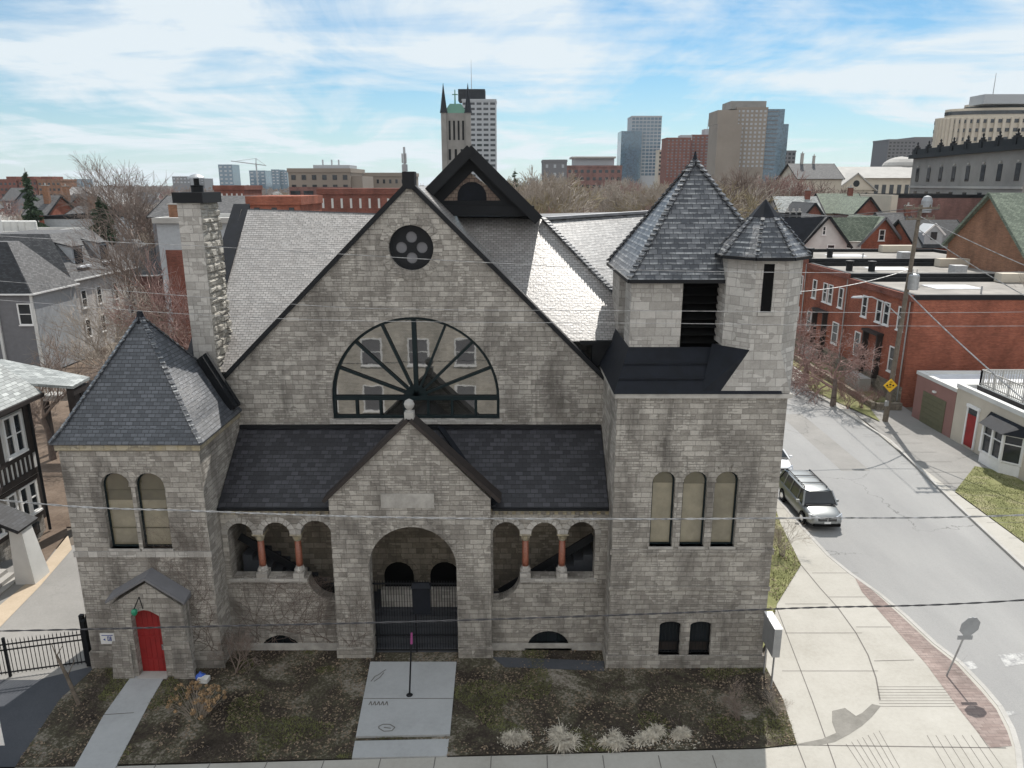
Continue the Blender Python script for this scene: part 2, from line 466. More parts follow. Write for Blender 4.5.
M['kerb'] = m_ground('kerb concrete', [(.3,(.32,.31,.29)), (.7,(.46,.45,.43))], .8, .9, .3, 8)
M['joint'] = m_plain('dark joint', (.14,.13,.12), .95)
M['stain'] = m_ground('wet stain', [(.35,(.12,.115,.1)), (.6,(.2,.19,.17)), (.75,(.27,.26,.235))], 1.6, .6, .1, 6)
M['soil'] = m_ground('winter lawn', [(.38,(.022,.018,.014)), (.47,(.05,.04,.031)), (.53,(.075,.07,.045)), (.58,(.2,.178,.145)), (.70,(.36,.33,.29))], .5, .95, 1.0, 11, dist=.6)
M['lawn'] = m_ground('patchy lawn', [(.35,(.11,.12,.05)), (.5,(.19,.195,.085)), (.62,(.3,.27,.17)), (.75,(.4,.35,.27))], .6, .95, .8, 14, dist=.5)
M['dirt'] = m_ground('dry garden soil', [(.3,(.07,.05,.038)), (.5,(.14,.105,.08)), (.75,(.24,.19,.15))], .6, .95, .8, 8)
M['earth'] = m_ground('city ground', [(.3,(.09,.075,.06)), (.5,(.14,.12,.1)), (.7,(.2,.18,.15))], .03, .95, .2, .6)
M['paver'] = m_brick('herringbone pavers', (.25,.2,.185), (.33,.275,.255), (.16,.14,.13), .3, .15)
M['tan_path'] = m_ground('sandy path', [(.3,(.36,.29,.21)), (.7,(.52,.43,.33))], .7, .95, .4, 8)
M['line'] = m_ground('worn white road paint', [(.45,(.27,.27,.27)), (.55,(.42,.42,.41)), (.7,(.55,.55,.54))], 4, .8, .1, 12)
M['rubber'] = m_plain('rubber', (.012,.012,.012), .8)
M['silver'] = m_plain('silver grey car paint', (.27,.28,.28), .32, .6, .03)
M['car_white'] = m_plain('white car paint', (.78,.79,.8), .25, 0, .03)
M['chrome'] = m_plain('chrome', (.6,.6,.6), .15, 1, .03)
M['lens'] = m_plain('clear lens', (.55,.57,.6), .1, .3, .05)
M['yellow'] = m_plain('yellow sign', (.75,.45,.02), .5, var=.05)
M['blue'] = m_plain('blue plastic', (.03,.1,.45), .4, var=.2)
M['bluedark'] = m_plain('dark blue ink', (.03,.07,.3), .6)
M['green'] = m_plain('green paint', (.02,.22,.12), .5)
M['pink'] = m_plain('pink ribbon', (.3,.06,.2), .6)
M['steel'] = m_plain('galvanised steel', (.38,.39,.4), .45, .7, .15, 4)
M['sign_grey'] = m_plain('grey sign back', (.33,.34,.35), .5, .5, .1)
M['cable'] = m_plain('twisted aluminium cable', (.3,.3,.3), .5, .4, .6, 5)
M['cable_dark'] = m_plain('black cable', (.03,.03,.035), .6, 0, .5, 5)
M['copper'] = m_plain('copper green', (.11,.24,.18), .8)
M['burgundy'] = m_plain('maroon board', (.14,.07,.065), .7, var=.15)
M['garage_wall'] = m_plain('dusky rose render', (.27,.145,.125), .85, var=.1, scale=.8)
M['olive'] = m_plain('olive garage door', (.13,.125,.075), .6, var=.1)
M['snow'] = m_plain('white roof coating', (.6,.62,.65), .6, var=.1, scale=1.5)
M['grass'] = m_plain('grass blades', (.12,.125,.045), .9, var=.45, scale=1.4)
M['leaf'] = m_plain('dead leaves', (.19,.145,.1), .9, var=.5, scale=6)
HAZE = True
# ---------------------------------------------------------------- sky and sun
SUN_EL, SUN_AZ = R(50), R(16)            # azimuth measured from +Y towards +X
sdir = Vector((math.sin(SUN_AZ)*math.cos(SUN_EL), math.cos(SUN_AZ)*math.cos(SUN_EL), math.sin(SUN_EL)))
w = bpy.data.worlds.new('World'); scene.world = w; w.use_nodes = True
nt = w.node_tree; bg = nt.nodes['Background']
sky = nt.nodes.new('ShaderNodeTexSky'); sky.sky_type = 'NISHITA'; sky.sun_disc = False
sky.sun_elevation = SUN_EL; sky.sun_rotation = SUN_AZ; sky.altitude = 60; sky.air_density = 1.0
sky.dust_density = .4; sky.ozone_density = 1.6
tc = nt.nodes.new('ShaderNodeTexCoord')
sx = nt.nodes.new('ShaderNodeSeparateXYZ'); L(nt, tc.outputs['Generated'], sx.inputs[0])
zz = mth(nt, 'ADD', mth(nt, 'MAXIMUM', sx.outputs[2], 0.0), .11)
cx = nt.nodes.new('ShaderNodeCombineXYZ')
L(nt, mth(nt, 'DIVIDE', sx.outputs[0], zz), cx.inputs[0]); L(nt, mth(nt, 'DIVIDE', sx.outputs[1], zz), cx.inputs[1])
mp = nt.nodes.new('ShaderNodeMapping'); L(nt, cx.outputs[0], mp.inputs[0])
mp.inputs['Rotation'].default_value = (0, 0, R(-34)); mp.inputs['Scale'].default_value = (.75, .5, 1)
mp.inputs['Location'].default_value = (3.1, 1.7, 0)
c1 = noise(nt, mp.outputs[0], 1.15, 9, .62, .7)
mp2 = nt.nodes.new('ShaderNodeMapping'); L(nt, cx.outputs[0], mp2.inputs[0])
mp2.inputs['Rotation'].default_value = (0, 0, R(38)); mp2.inputs['Scale'].default_value = (.4, 1.7, 1)
c2 = noise(nt, mp2.outputs[0], 1.6, 8, .6, .4)
cm = mth(nt, 'ADD', mth(nt, 'MULTIPLY', c1.outputs[0], .7), mth(nt, 'MULTIPLY', c2.outputs[0], .3))
cloud = ramp(nt, cm, [(.40, (0,0,0)), (.49, (.5,.5,.5)), (.56, (.97,.97,.97))])
# thin veil near the horizon
hz = ramp(nt, sx.outputs[2], [(0.0, (.8,.8,.8)), (.05, (.45,.45,.45)), (.14, (0.0,0.0,0.0))])
cl = mth(nt, 'MAXIMUM', cloud, mth(nt, 'MULTIPLY', hz, .75))
skyc = mix(nt, 1.0, sky.outputs[0], (.38,.60,.70), 'MULTIPLY')
col = mix(nt, cl, skyc, (5.6, 6.15, 6.5))
# unseen bright cloud behind the camera, added to fill the shaded facade
fill_cloud = ramp(nt, mth(nt, 'ADD', mth(nt, 'MULTIPLY', sx.outputs[1], -1.0), mth(nt, 'MULTIPLY', c1.outputs[0], .5)), [(.25, (0,0,0)), (.6, (1,1,1))])
col = mix(nt, fill_cloud, col, (7.2, 7.4, 7.6))
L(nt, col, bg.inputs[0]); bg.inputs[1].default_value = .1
sun = bpy.data.lights.new('sun', 'SUN'); sun.energy = 3.9; sun.angle = R(.5); sun.color = (1, .95, .88)
so = bpy.data.objects.new('sun', sun); COL.objects.link(so)
so.rotation_euler = sdir.to_track_quat('Z', 'Y').to_euler()
vs = scene.view_settings
vs.view_transform = 'Standard'; vs.look = 'None'; vs.gamma = 1; vs.use_curve_mapping = False; vs.exposure = 0.52

# ---------------------------------------------------------------- the church
EX, EZ = (1,0,0), (0,0,1)
church = thing('stone_church', 'grey stone church with a half round window, arched porch and two slate roofed towers', 'church', (-3.7, 26, 0))
def xz(u, v, Y): p = PY(u, v, Y); return (p.x, p.z)

def arched_window(cx, w, z0, zs, Y, pane='blind', frame='frame_green', rec=.22, top_glass=None, rise=None, fw=.06, name='window'):
    out = arch(cx, w, z0, zs, 12, rise)
    mb = MB()
    mb.panel(out, [], (0, Y+rec, 0), EX, EZ, .02, back=False, edge=False)
    o = mb.build(name, M[pane], church)
    f = MB(); ring(f, out, fw, (0, Y+rec, 0), EX, EZ, .05, .045)
    f.build('frame', M[frame], o)
    s = MB(); s.box(cx-w/2-.04, cx+w/2+.04, Y-.05, Y+rec-.01, z0-.09, z0)
    s.build('sill', M['trim_stone'], o)
    return o, out

# --- entrance tower (west corner)
TL, TR, TF, TB, TZ = -15.5, -10.7, 24.0, 28.8, 8.85
wins = []
for (u0, u1) in ((104.5, 134), (138, 167.5)):
    x0, x1 = PY(u0, 510, TF).x, PY(u1, 510, TF).x
    wins.append((PY((u0+u1)/2, 510, TF).x, x1-x0))
zt, zb = PY(120, 473, TF).z, PY(120, 548.5, TF).z
holes = [arch(c, w_, zb, zt-w_/2, 12) for c, w_ in wins]
mb = MB()
mb.panel([(TL,-.3),(TR,-.3),(TR,TZ),(TL,TZ)], holes, (0,TF,0), EX, EZ, .3, edge=False)
mb.face([(TL,TF,-.3),(TL,TF,TZ),(TL,TB,TZ),(TL,TB,-.3)])
mb.face([(TR,TF,-.3),(TR,TB,-.3),(TR,TB,TZ),(TR,TF,TZ)])
mb.face([(TL,TB,-.3),(TL,TB,TZ),(TR,TB,TZ),(TR,TB,-.3)])
tower = mb.build('tower_wall', M['stone'], church)
b = MB()
b.box(TL-.07, TR+.07, TF-.07, TF-.002, -.3, .7); b.box(TL-.07, TL-.002, TF-.002, TB, -.3, .7); b.build('plinth', M['stone'], tower)
b = MB(); b.box(TL-.05, TR+.05, TF-.05, TF-.002, zb-.32, zb-.1)
b.box(TL-.05, TR+.05, TF-.035, TF-.002, zt-.62, zt-.4) if False else None
b.build('string_course', M['stone_pale'], tower)
b = MB(); b.box(TL-.08, TR+.08, TF-.08, TF-.002, TZ-.28, TZ-.02); b.box(TR+.002, TR+.08, TF, TB, TZ-.28, TZ-.02); b.box(TL-.08, TL-.002, TF, TB, TZ-.28, TZ-.02)
b.build('eaves_course', M['stone_yellow'], tower)
for c, w_ in wins:
    o, out = arched_window(c, w_, zb, zt-w_/2, TF, pane='blind')
    g = MB(); zm = zb + (zt-zb)*.62
    g.panel([p for p in arch(c, w_-.1, zm, zt-w_/2-.02, 12)], [], (0, TF+.2, 0), EX, EZ, .02, False, False)
    g.build('upper_glass', M['glass_amber'], o)
    for k in range(1, 4): g = MB(); g.box(c-w_/2+.06, c+w_/2-.06, TF+.17, TF+.21, zb+k*(zt-zb)/4-.012, zb+k*(zt-zb)/4+.012); g.build('glazing_bar', M['glass_amber'], o)
# voussoirs over the windows
def voussoirs(cx, zs, r, w_, n, Y, mat='stone_pale', parent=None, proud=.015, th=.05, a0=0, a1=PI):
    mb = MB()
    for k in range(n):
        t0 = a0 + (a1-a0)*k/n + .012/r; t1 = a0 + (a1-a0)*(k+1)/n - .012/r
        p = []
        for rr, t in ((r, t0), (r+w_, t0), (r+w_, t1), (r, t1)): p.append((cx+rr*math.cos(t), zs+rr*math.sin(t)))
        pr = proud + rnd.uniform(-.006, .008)
        mb.hexa([(x, Y+th, z) for x, z in p], [(x, Y-pr, z) for x, z in p])
    return mb.build('arch_stones', M[mat], parent or church)
for c, w_ in wins: voussoirs(c, zt-w_/2, w_/2+.005, .2, 9, TF, 'stone', tower)
# pyramid roof
ax, ay, az = PY(140, 315, 26.4).x, 26.4, PY(140, 315, 26.4).z
e = .17; ez = 8.86
c4 = [(TL-e,TF-e,ez),(TR+e,TF-e,ez),(TR+e,TB+e,ez),(TL-e,TB+e,ez)]
mb = MB()
for k in range(4):
    a, b_ = Vector(c4[k]), Vector(c4[(k+1) % 4]); A = Vector((ax, ay, az))
    # slight bell-cast at the eaves
    m0, m1 = a.lerp(A, .14) - Vector((0,0,.10)), b_.lerp(A, .14) - Vector((0,0,.10))
    mb.face([a, b_, m1, m0]); mb.face([m0, m1, A])
mb.face([(x, y, z-.06) for x, y, z in reversed(c4)])
for k in range(4):
    a, b_ = c4[k], c4[(k+1) % 4]
    mb.face([(a[0],a[1],a[2]-.06),(b_[0],b_[1],b_[2]-.06), b_, a])
r_ = mb.build('tower_roof', M['slate_blue'], church)
mb = MB(); mb.lathe((ax, ay, az), [(.2,-.3),(.12,.02),(.1,.12),(.02,.16)], 8); mb.build('roof_cap', M['navy_metal'], r_)
mb = MB()
for k in range(4):
    a = Vector(c4[k]); A = Vector((ax, ay, az)); m0 = a.lerp(A,.14) - Vector((0,0,.10))
    mb.bar(a+Vector((0,0,.02)), m0+Vector((0,0,.03)), .16, .05); 
    n_ = 22
    for j in range(n_):
        p = m0.lerp(A, j/n_); q = m0.lerp(A, (j+1.08)/n_)
        mb.bar(p+Vector((0,0,.05)), q+Vector((0,0,.01)), .17, .04)
mb.build('hip_tiles', M['slate_tower'], r_)

# --- gabled doorway of the entrance tower
PF = 23.45
apx = PY(145, 580, PF); el = PY(106, 603, PF); er = PY(185, 604, PF)
dl, dr = PY(137.5, 640, 24.05).x, PY(169.5, 640, 24.05).x
DY = 23.74
dl, dr = PY(143, 660, DY).x, PY(168, 660, DY).x
dzt = PY(150, 611, PF).z-.1
dc = (dl+dr)/2; dw = dr-dl
hole = [(dc-dw/2-.05,0.0),(dc+dw/2+.05,0.0),(dc+dw/2+.05,dzt-.1),(dc+dw/4,dzt+.08),(dc,dzt+.14),(dc-dw/4,dzt+.08),(dc-dw/2-.05,dzt-.1)]
x0, x1 = el.x+.12, er.x-.12
mb = MB()
mb.panel([(x0,-.3),(x0+.01,-.31),(x1,-.3),(x1,er.z-.1),(apx.x,apx.z-.12),(x0,el.z-.1)], [[(p[0], max(p[1], -.02)) for p in hole]], (0,PF,0), EX, EZ, 24.0-PF-.01)
pw = mb.build('doorway_wall', M['stone'], church)
mb = MB()
for (xa, xb, s) in ((x0-.12, x0+.55, -1), (x1-.55, x1+.12, 1)):     # battered buttresses
    mb = MB(); mb.hexa([(xa-(.12 if s<0 else 0),PF-.16,-.3),(xb+(.12 if s>0 else 0),PF-.16,-.3),(xb+(.12 if s>0 else 0),PF-.004,-.3),(xa-(.12 if s<0 else 0),PF-.004,-.3)],
            [(xa+.02,PF-.05,1.5),(xb-.02,PF-.05,1.5),(xb-.02,PF-.004,1.5),(xa+.02,PF-.004,1.5)])
    mb.build('buttress', M['stone'], pw)
mb = MB()
up = Vector((0,0,.09))
for a, b_ in ((el, apx), (apx, er)):
    a2, b2 = Vector((a.x, PF-.06, a.z)), Vector((b_.x, PF-.06, b_.z))
    mb.hexa([a2, b2, b2+Vector((0,.6,0)), a2+Vector((0,.6,0))], [a2+up, b2+up, b2+up+Vector((0,.6,.1)), a2+up+Vector((0,.6,.1))])
mb.build('hood', M['siding_grey'], pw)
d = MB(); d.panel(hole, [], (0,DY,0), EX, EZ, .05, False); door = d.build('door', M['red_paint'], church)
h = MB(); 
for k in range(1,5): h.box(dc-dw/2+k*dw/5-.008, dc-dw/2+k*dw/5+.008, DY-.015, DY-.002, .05, dzt-.12)
h.box(dc-dw/2+.02, dc+dw/2-.02, DY-.02, DY-.002, .55, .6); h.box(dc-dw/2+.02, dc+dw/2-.02, DY-.02, DY-.002, 1.5, 1.55)
h.build('panel_moulding', M['red_paint'], door)
h = MB(); h.tube((dr-.12,DY-.03,1.0),(dr-.12,DY-.03,1.12),.02); h.box(dr-.15,dr-.09,DY-.022,DY-.002,.95,1.17); h.build('handle', M['steel'], door)
h = MB(); h.box(dl-.08, dr+.08, 23.3, DY-.03, -.3, .06); h.build('threshold', M['kerb'], door)

# --- the big front gable
GF = 27.8
A = PY(409, 186, GF); Lg = PY(224, 381, GF); gx = A.x
hw = gx - Lg.x; Rg = Vector((gx+hw, GF, Lg.z))
Cr = PY(411, 248, GF); rr = PY(433.5, 248, GF).x - Cr.x
b0, b1 = PY(332, 400, GF), PY(499.5, 400, GF)
wc = (b0.x+b1.x)/2; wr = (b1.x-b0.x)/2
wsp = PY(415, 398, GF).z; wbot = PY(415, 419, GF).z; wtop = PY(415, 317, GF).z
circ = [(Cr.x+rr*math.cos(2*PI*k/28), Cr.z+rr*math.sin(2*PI*k/28)) for k in range(28)]
big = arch(wc, 2*wr, wbot, wsp, 32, wtop-wsp)
mb = MB()
mb.panel([(Lg.x,-.3),(3.9,-.3),(3.9,A.z-(3.9-gx)),(gx,A.z),(Lg.x,Lg.z)], [circ, big], (0,GF,0), EX, EZ, .45)
gable = mb.build('gable_wall', M['stone'], church)
cop = MB()
for a, b_ in ((Vector((Lg.x-.15, GF, Lg.z-.15)), Vector((gx, GF, A.z))), (Vector((gx, GF, A.z)), Vector((3.55, GF, A.z-(3.55-gx))))):
    s = 1 if b_.z > a.z else -1
    nrm = Vector((-1,0,1)).normalized() if s > 0 else Vector((1,0,1)).normalized()
    y0, y1 = Vector((0,-.1,0)), Vector((0,.5,0))
    cop.hexa([a+y0, b_+y0, b_+y1, a+y1], [a+y0+nrm*.17, b_+y0+nrm*.17, b_+y1+nrm*.17, a+y1+nrm*.17])
cop.build('coping', M['black_metal'], gable)
cop = MB(); cop.box(gx-.22, gx+.22, GF-.14, GF+.45, A.z-.1, A.z+.5); cop.build('apex_block', M['black_metal'], gable)
c = MB()
a = Vector((Lg.x-.2,GF-.16,Lg.z-.3))
# dressed surround of the rose
for k in range(24):
    t0, t1 = 2*PI*k/24+.01, 2*PI*(k+1)/24-.01
    p = [(Cr.x+q*math.cos(t), Cr.z+q*math.sin(t)) for q, t in ((rr+.004,t0),(rr+.34,t0),(rr+.34,t1),(rr+.004,t1))]
    c.hexa([(x,GF+.05,z) for x,z in p], [(x,GF-.02-rnd.uniform(0,.01),z) for x,z in p])
c.build('arch_stones', M['stone'], gable)
voussoirs(wc, wsp, wr+.005, .42, 30, GF, 'stone', gable)
# rose window with quatrefoil
m_ = MB(); m_.panel(circ, [], (0,GF+.28,0), EX, EZ, .02, False, False); rose = m_.build('round_window', M['glass'], church)
f = MB(); ring(f, circ, .1, (0,GF+.22,0), EX, EZ, .05, .09)
f.build('frame', M['black_metal'], rose)
f = MB()
quat = [[(Cr.x+rr*.46*math.cos(q)+rr*.25*math.cos(2*PI*k/14), Cr.z+rr*.46*math.sin(q)+rr*.25*math.sin(2*PI*k/14)) for k in range(14)] for q in (0, PI/2, PI, 3*PI/2)]
f.panel([(Cr.x+(rr-.02)*math.cos(2*PI*k/28), Cr.z+(rr-.02)*math.sin(2*PI*k/28)) for k in range(28)], quat, (0,GF+.2,0), EX, EZ, .05)
f.build('tracery', M['black_metal'], rose)
f = MB()
for q in quat: f.panel(q, [], (0,GF+.245,0), EX, EZ, .01, False, False)
f.build('foil_glass', M['siding_grey'], rose)
# half round window
m_ = MB(); m_.panel(big, [], (0,GF+.22,0), EX, EZ, .02, False, False)
bw_ = m_.build('half_round_window', M['glass_big'], church)
f = MB(); ring(f, big, .11, (0,GF+.15,0), EX, EZ, .05, .1); f.build('frame', M['frame_green'], bw_)
yb = GF+.13
f = MB(); f.box(wc-wr+.05, wc+wr-.05, yb-.03, yb+.05, wsp-.12, wsp+.05); f.build('transom', M['frame_green'], bw_)
hub = Vector((wc+.02, yb+.02, wsp+.02))
for k in range(1, 8):
    t = PI*k/8
    q = Vector((wc+(wr-.06)*math.cos(t), yb+.02, wsp+(wtop-wsp-.06)*math.sin(t)))
    f = MB(); f.bar(hub, q, .17 if k == 4 else .1, .07, up=(0,1,0)); f.build('glazing_bar', M['frame_green'], bw_)
f = MB(); f.panel(arch(wc, .9, wsp+.05, wsp+.051, 10, .42), [], (0,yb-.01,0), EX, EZ, .05); f.build('hub', M['frame_green'], bw_)
for k in range(1, 7):
    x = wc-wr+2*wr*k/7
    f = MB(); f.box(x-.05, x+.05, yb-.02, yb+.05, wbot+.1, wsp-.121); f.build('mullion', M['frame_green'], bw_)
f = MB(); f.box(wc-wr-.1, wc+wr+.1, GF-.14, GF+.14, wbot-.16, wbot-.001); f.build('sill', M['stone_pale'], bw_)
# drooping black gutter in the corner by the chimney
g1, g2 = PY(202, 357, 27.6), PY(235, 408, 27.2)
f = MB(); f.bar(g1, g2, .34, .34); f.bar(g1+Vector((.12,.02,.12)), g2+Vector((.12,.02,.12)), .12, .2)
f.build('gutter', M['black_metal'], church)

# --- main roof behind the gable
EY, EZ0 = 28.26, PY(590, 341, 28.3).z
VX = -11.7
rl = PY(246, 208.5, 33.5); rmid = PY(372, 215.5, 33.4); r1 = PY(545, 216, 33.2)
ridgeY = 33.4
zl, zr = PY(246, 208.5, ridgeY).z, PY(545, 217, ridgeY).z
slope = (zr-EZ0)/(ridgeY-EY)
ridgeL = 35.0; zl = PY(248, 209, ridgeL).z; zm_ = PY(372, 216, ridgeL).z; VX = PY(248, 209, ridgeL).x; ZL0 = 10.25
PL = lambda x, y: Vector((x, y, ZL0 + (y-GF-.46)*(zl+(zm_-zl)*(x-VX)/(gx-VX)-ZL0)/(ridgeL-GF-.46)))
hipB = Vector((4.2, 30.0, EZ0+(30.0-EY)*slope)); hipA = Vector((1.35, 33.3, EZ0+(33.3-EY)*slope))
nm_roof = MB()
nm_roof.face([PL(VX, GF+.46), PL(gx, GF+.46), PL(gx, ridgeL), PL(VX, ridgeL)])
nm_roof.face([Vector((gx, EY, EZ0)), Vector((5.8, EY, EZ0)), hipB, hipA, Vector((gx, ridgeY, zr))])
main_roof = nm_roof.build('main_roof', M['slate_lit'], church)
mb = MB()
# roof plane beyond the hip, facing the side street
B2 = Vector((8.5, 41.2, PY(640, 211, 41.2).z)); 
dn = (hipB-hipA)
mb.face([hipA, hipB, hipB + (B2-hipA).normalized()*11, B2])
mb.face([hipB, Vector((5.8, EY, EZ0)), Vector((9.0, 30.0, EZ0-.4)), hipB + (B2-hipA).normalized()*11])
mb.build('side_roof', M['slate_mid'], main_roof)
mb = MB(); 
n_ = 26
for j in range(n_):
    p = hipA.lerp(hipB, j/n_); q = hipA.lerp(hipB, (j+1.1)/n_)
    mb.bar(p+Vector((0,0,.05)), q+Vector((0,0,.09)), .26, .07)
mb.build('hip_tiles', M['slate_tower'], main_roof)
mb = MB(); mb.bar(hipA+Vector((.1,.1,.03)), B2+Vector((0,0,.03)), .35, .12); mb.build('ridge_capping', M['lead'], main_roof)
mb = MB(); mb.bar(PL(VX, ridgeL)+Vector((0,.1,-.0)), PL(gx, ridgeL)+Vector((0,.1,-.0)), .22, .03)
mb.build('ridge_capping', M['navy_metal'], main_roof)
mb = MB(); a, b_ = PL(VX, GF+.5), PL(VX, ridgeL)
mb.hexa([a+Vector((-.75,0,-.35)), a+Vector((0,0,-.35)), b_+Vector((0,.3,-.35)), b_+Vector((-.75,.3,-.35))],
        [a+Vector((-.75,0,.3)), a+Vector((0,0,.3)), b_+Vector((0,.3,.22)), b_+Vector((-.75,.3,.22))])
mb.build('verge', M['navy_metal'], main_roof)
mb = MB(); mb.box(3.1, 6.0, EY-.1, EY+.25, EZ0-.95, EZ0-.02); mb.bar((2.6,EY-.12,EZ0-.02),(6,EY-.12,EZ0-.02), .16,.16)
mb.build('eaves_gutter', M['black_metal'], main_roof)
# roof of the gable running back into the main roof
mb = MB()
zt_ = A.z-.02
for s in (-1, 1):
    q = []
    for dx, y in ((0, GF+.4), (7.2, GF+.4), (7.2, EY+.2), (0, EY+(zt_-EZ0)/slope)):
        q.append((gx+s*dx, y, zt_-dx))
    if s > 0:
        q[1] = (gx+6.15, GF+.4, zt_-6.15); q[2] = (gx+6.15, EY+.1, zt_-6.15)
    mb.face(q)
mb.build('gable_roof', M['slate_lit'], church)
# end wall, back and mass of the church under the roof
mb = MB()
mb.face([(VX-.3,GF,-.3),(VX-.3,GF,PL(VX,GF).z),(VX-.3,ridgeL,zl),(VX-.3,ridgeY+6,PL(VX,GF).z),(VX-.3,ridgeY+6,-.3)])
mb.face([(VX-.3,ridgeY+6,-.3),(VX-.3,ridgeY+6,10.5),(9.1,ridgeY+9,10.5),(9.1,ridgeY+9,-.3)])
mb.face([(9.1,29.5,-.3),(9.1,ridgeY+9,-.3),(9.1,ridgeY+9,11.0),(9.1,29.5,11.0)])
mb.build('nave_wall', M['stone'], church)
mb = MB(); mb.face([(VX,ridgeL,zl),(gx,ridgeL,zm_),(1.35,33.5,zr),(B2.x,B2.y,B2.z),(9.1,ridgeY+9,10.5),(VX,ridgeY+6.5,10.5)])
mb.build('rear_roof', M['slate_dark'], church)
# --- black gablet on the main ridge
QF = 32.7
qa = PY(470, 148, QF); qr = PY(540, 218, QF); ql = Vector((2*qa.x-qr.x, QF, qr.z))
zb_ = PY(490, 213, QF).z
ta, tl_, tr_ = PY(473, 171, QF+.3), PY(444, 200.5, QF+.3), PY(501, 200.5, QF+.3)
mb = MB()
mb.panel([(ql.x+.3,zb_),(qr.x-.3,zb_),(qa.x,qa.z-.25)], [[(tl_.x,tl_.z),(tr_.x,tr_.z),(ta.x,ta.z)]], (0,QF,0), EX, EZ, .3)
gb = mb.build('gablet', M['black_metal'], church)
mb = MB(); mb.panel([(ql.x+1,zb_+.1),(qr.x-1,zb_+.1),(qa.x,qa.z-1)], [], (0,QF+.28,0), EX, EZ, .05, False); mb.build('shingle_panel', M['shingle_tan'], gb)
lo = PY(472, 200.5, QF+.25)
mb = MB(); mb.panel(arch(lo.x, 1.25, lo.z, lo.z+.15, 12), [], (0,QF+.24,0), EX, EZ, .04); lv = mb.build('louvre', M['navy_metal'], gb)
for s, base in ((-1, ql), (1, qr)):
    mb = MB(); p, q = Vector((base.x, 0, base.z)), Vector((qa.x, 0, qa.z)); n_ = Vector((s,0,1)).normalized()
    sh = .004*s; p = p+Vector((0,sh,0)); q = q+Vector((-s*.0,sh,0))
    for (y0, y1, o0, o1) in ((QF-.55, QF+8.5, -.12, .1), (QF-.62, QF-.5, -.32, .12)):
        mb.hexa([p+n_*o0+Vector((0,y0,0)), q+n_*o0+Vector((0,y0,0)), q+n_*o0+Vector((0,y1,0)), p+n_*o0+Vector((0,y1,0))],
                [p+n_*o1+Vector((0,y0,0)), q+n_*o1+Vector((0,y0,0)), q+n_*o1+Vector((0,y1,0)), p+n_*o1+Vector((0,y1,0))])
    mb.build('gablet_roof', M['black_metal'], gb)
mb = MB(); mb.box(ql.x+.2, qr.x-.25, QF-.12, QF+.2, zb_-.12, zb_+.3); mb.build('fascia', M['black_metal'], gb)

# --- chimney
cl_, cr_ = -12.32, -11.47; cf, cb = 28.15, 29.8
zc = PY(190, 203, cf).z
mb = MB(); mb.box(cl_, cr_, cf, cb, 0, zc); ch = mb.build('chimney', M['stone_pale'], church)
mb = MB(); r2 = random.Random(3)       # rock faced blocks on the flank
z = 8.2
while z < zc-.02:
    hgt = min(r2.choice((.2,.24,.28,.33)), zc-z); y = cf+.02
    while y < cb-.02:
        ln = min(r2.uniform(.28,.62), cb-y)
        d_ = r2.uniform(.02,.14); j = lambda: r2.uniform(-.03,.03)
        x0 = cr_+.002
        P_ = [(x0,y+.01,z+.01),(x0,y+ln-.01,z+.01),(x0,y+ln-.01,z+hgt-.01),(x0,y+.01,z+hgt-.01)]
        g_ = min(.07, ln*.3, hgt*.3)
        Q_ = [(x0+d_+j(),y+g_+.01,z+g_),(x0+d_+j(),y+ln-g_,z+g_),(x0+d_+j(),y+ln-g_,z+hgt-g_),(x0+d_+j(),y+g_,z+hgt-g_)]
        mb.hexa(P_, Q_); y += ln
    z += hgt
mb.build('rock_facing', M['stone_rock'], ch)
mb = MB(); mb.box(cl_-.1, cr_+.16, cf-.1, cb+.08, zc, zc+.38); mb.build('chimney_cap', M['black_metal'], ch)
mb = MB(); cc = ((cl_+cr_)/2+.05, (cf+cb)/2, zc+.38)
mb.lathe(cc, [(.22,0),(.22,.2),(.24,.22),(.24,.24),(.1,.26),(.1,.5)], 14); mb.build('flue_pot', M['black_metal'], ch)
mb = MB(); mb.lathe(cc, [(.32,.5),(.3,.54),(.16,.62),(.02,.66)], 14); mb.build('cowl', M['steel'], ch)

# --- bell tower
BL, BR, BF, BB = 3.53, 9.24, 24.0, 30.3
BZ = PY(700, 393, BF).z
up3 = []
for (u0, u1) in ((651, 674), (681.5, 706), (713, 737)):
    x0, x1 = PY(u0, 510, BF).x, PY(u1, 510, BF).x; up3.append(((x0+x1)/2, x1-x0))
uzt, uzb = PY(690, 471.5, BF).z, PY(690, 546.5, BF).z
lo2 = []
for (u0, u1) in ((659, 680.5), (689.5, 711)):
    x0, x1 = PY(u0, 638, BF).x, PY(u1, 638, BF).x; lo2.append(((x0+x1)/2, x1-x0))
lzt, lzb = PY(690, 621.5, BF).z, PY(690, 655, BF).z
holes = [arch(c, w_, uzb, uzt-w_/2, 12) for c, w_ in up3] + [arch(c, w_, lzb, lzt-.16, 8, .16) for c, w_ in lo2]
mb = MB()
mb.panel([(BL,-.3),(BR,-.3),(BR,BZ),(BL,BZ)], holes, (0,BF,0), EX, EZ, .3, edge=False)
mb.face([(BL,BF,-.3),(BL,BF,BZ),(BL,BB,BZ),(BL,BB,-.3)]); mb.face([(BR,BF,-.3),(BR,BB,-.3),(BR,BB,BZ),(BR,BF,BZ)])
mb.face([(BL,BB,-.3),(BL,BB,BZ),(BR,BB,BZ),(BR,BB,-.3)])
bt = mb.build('tower_wall', M['stone'], church)
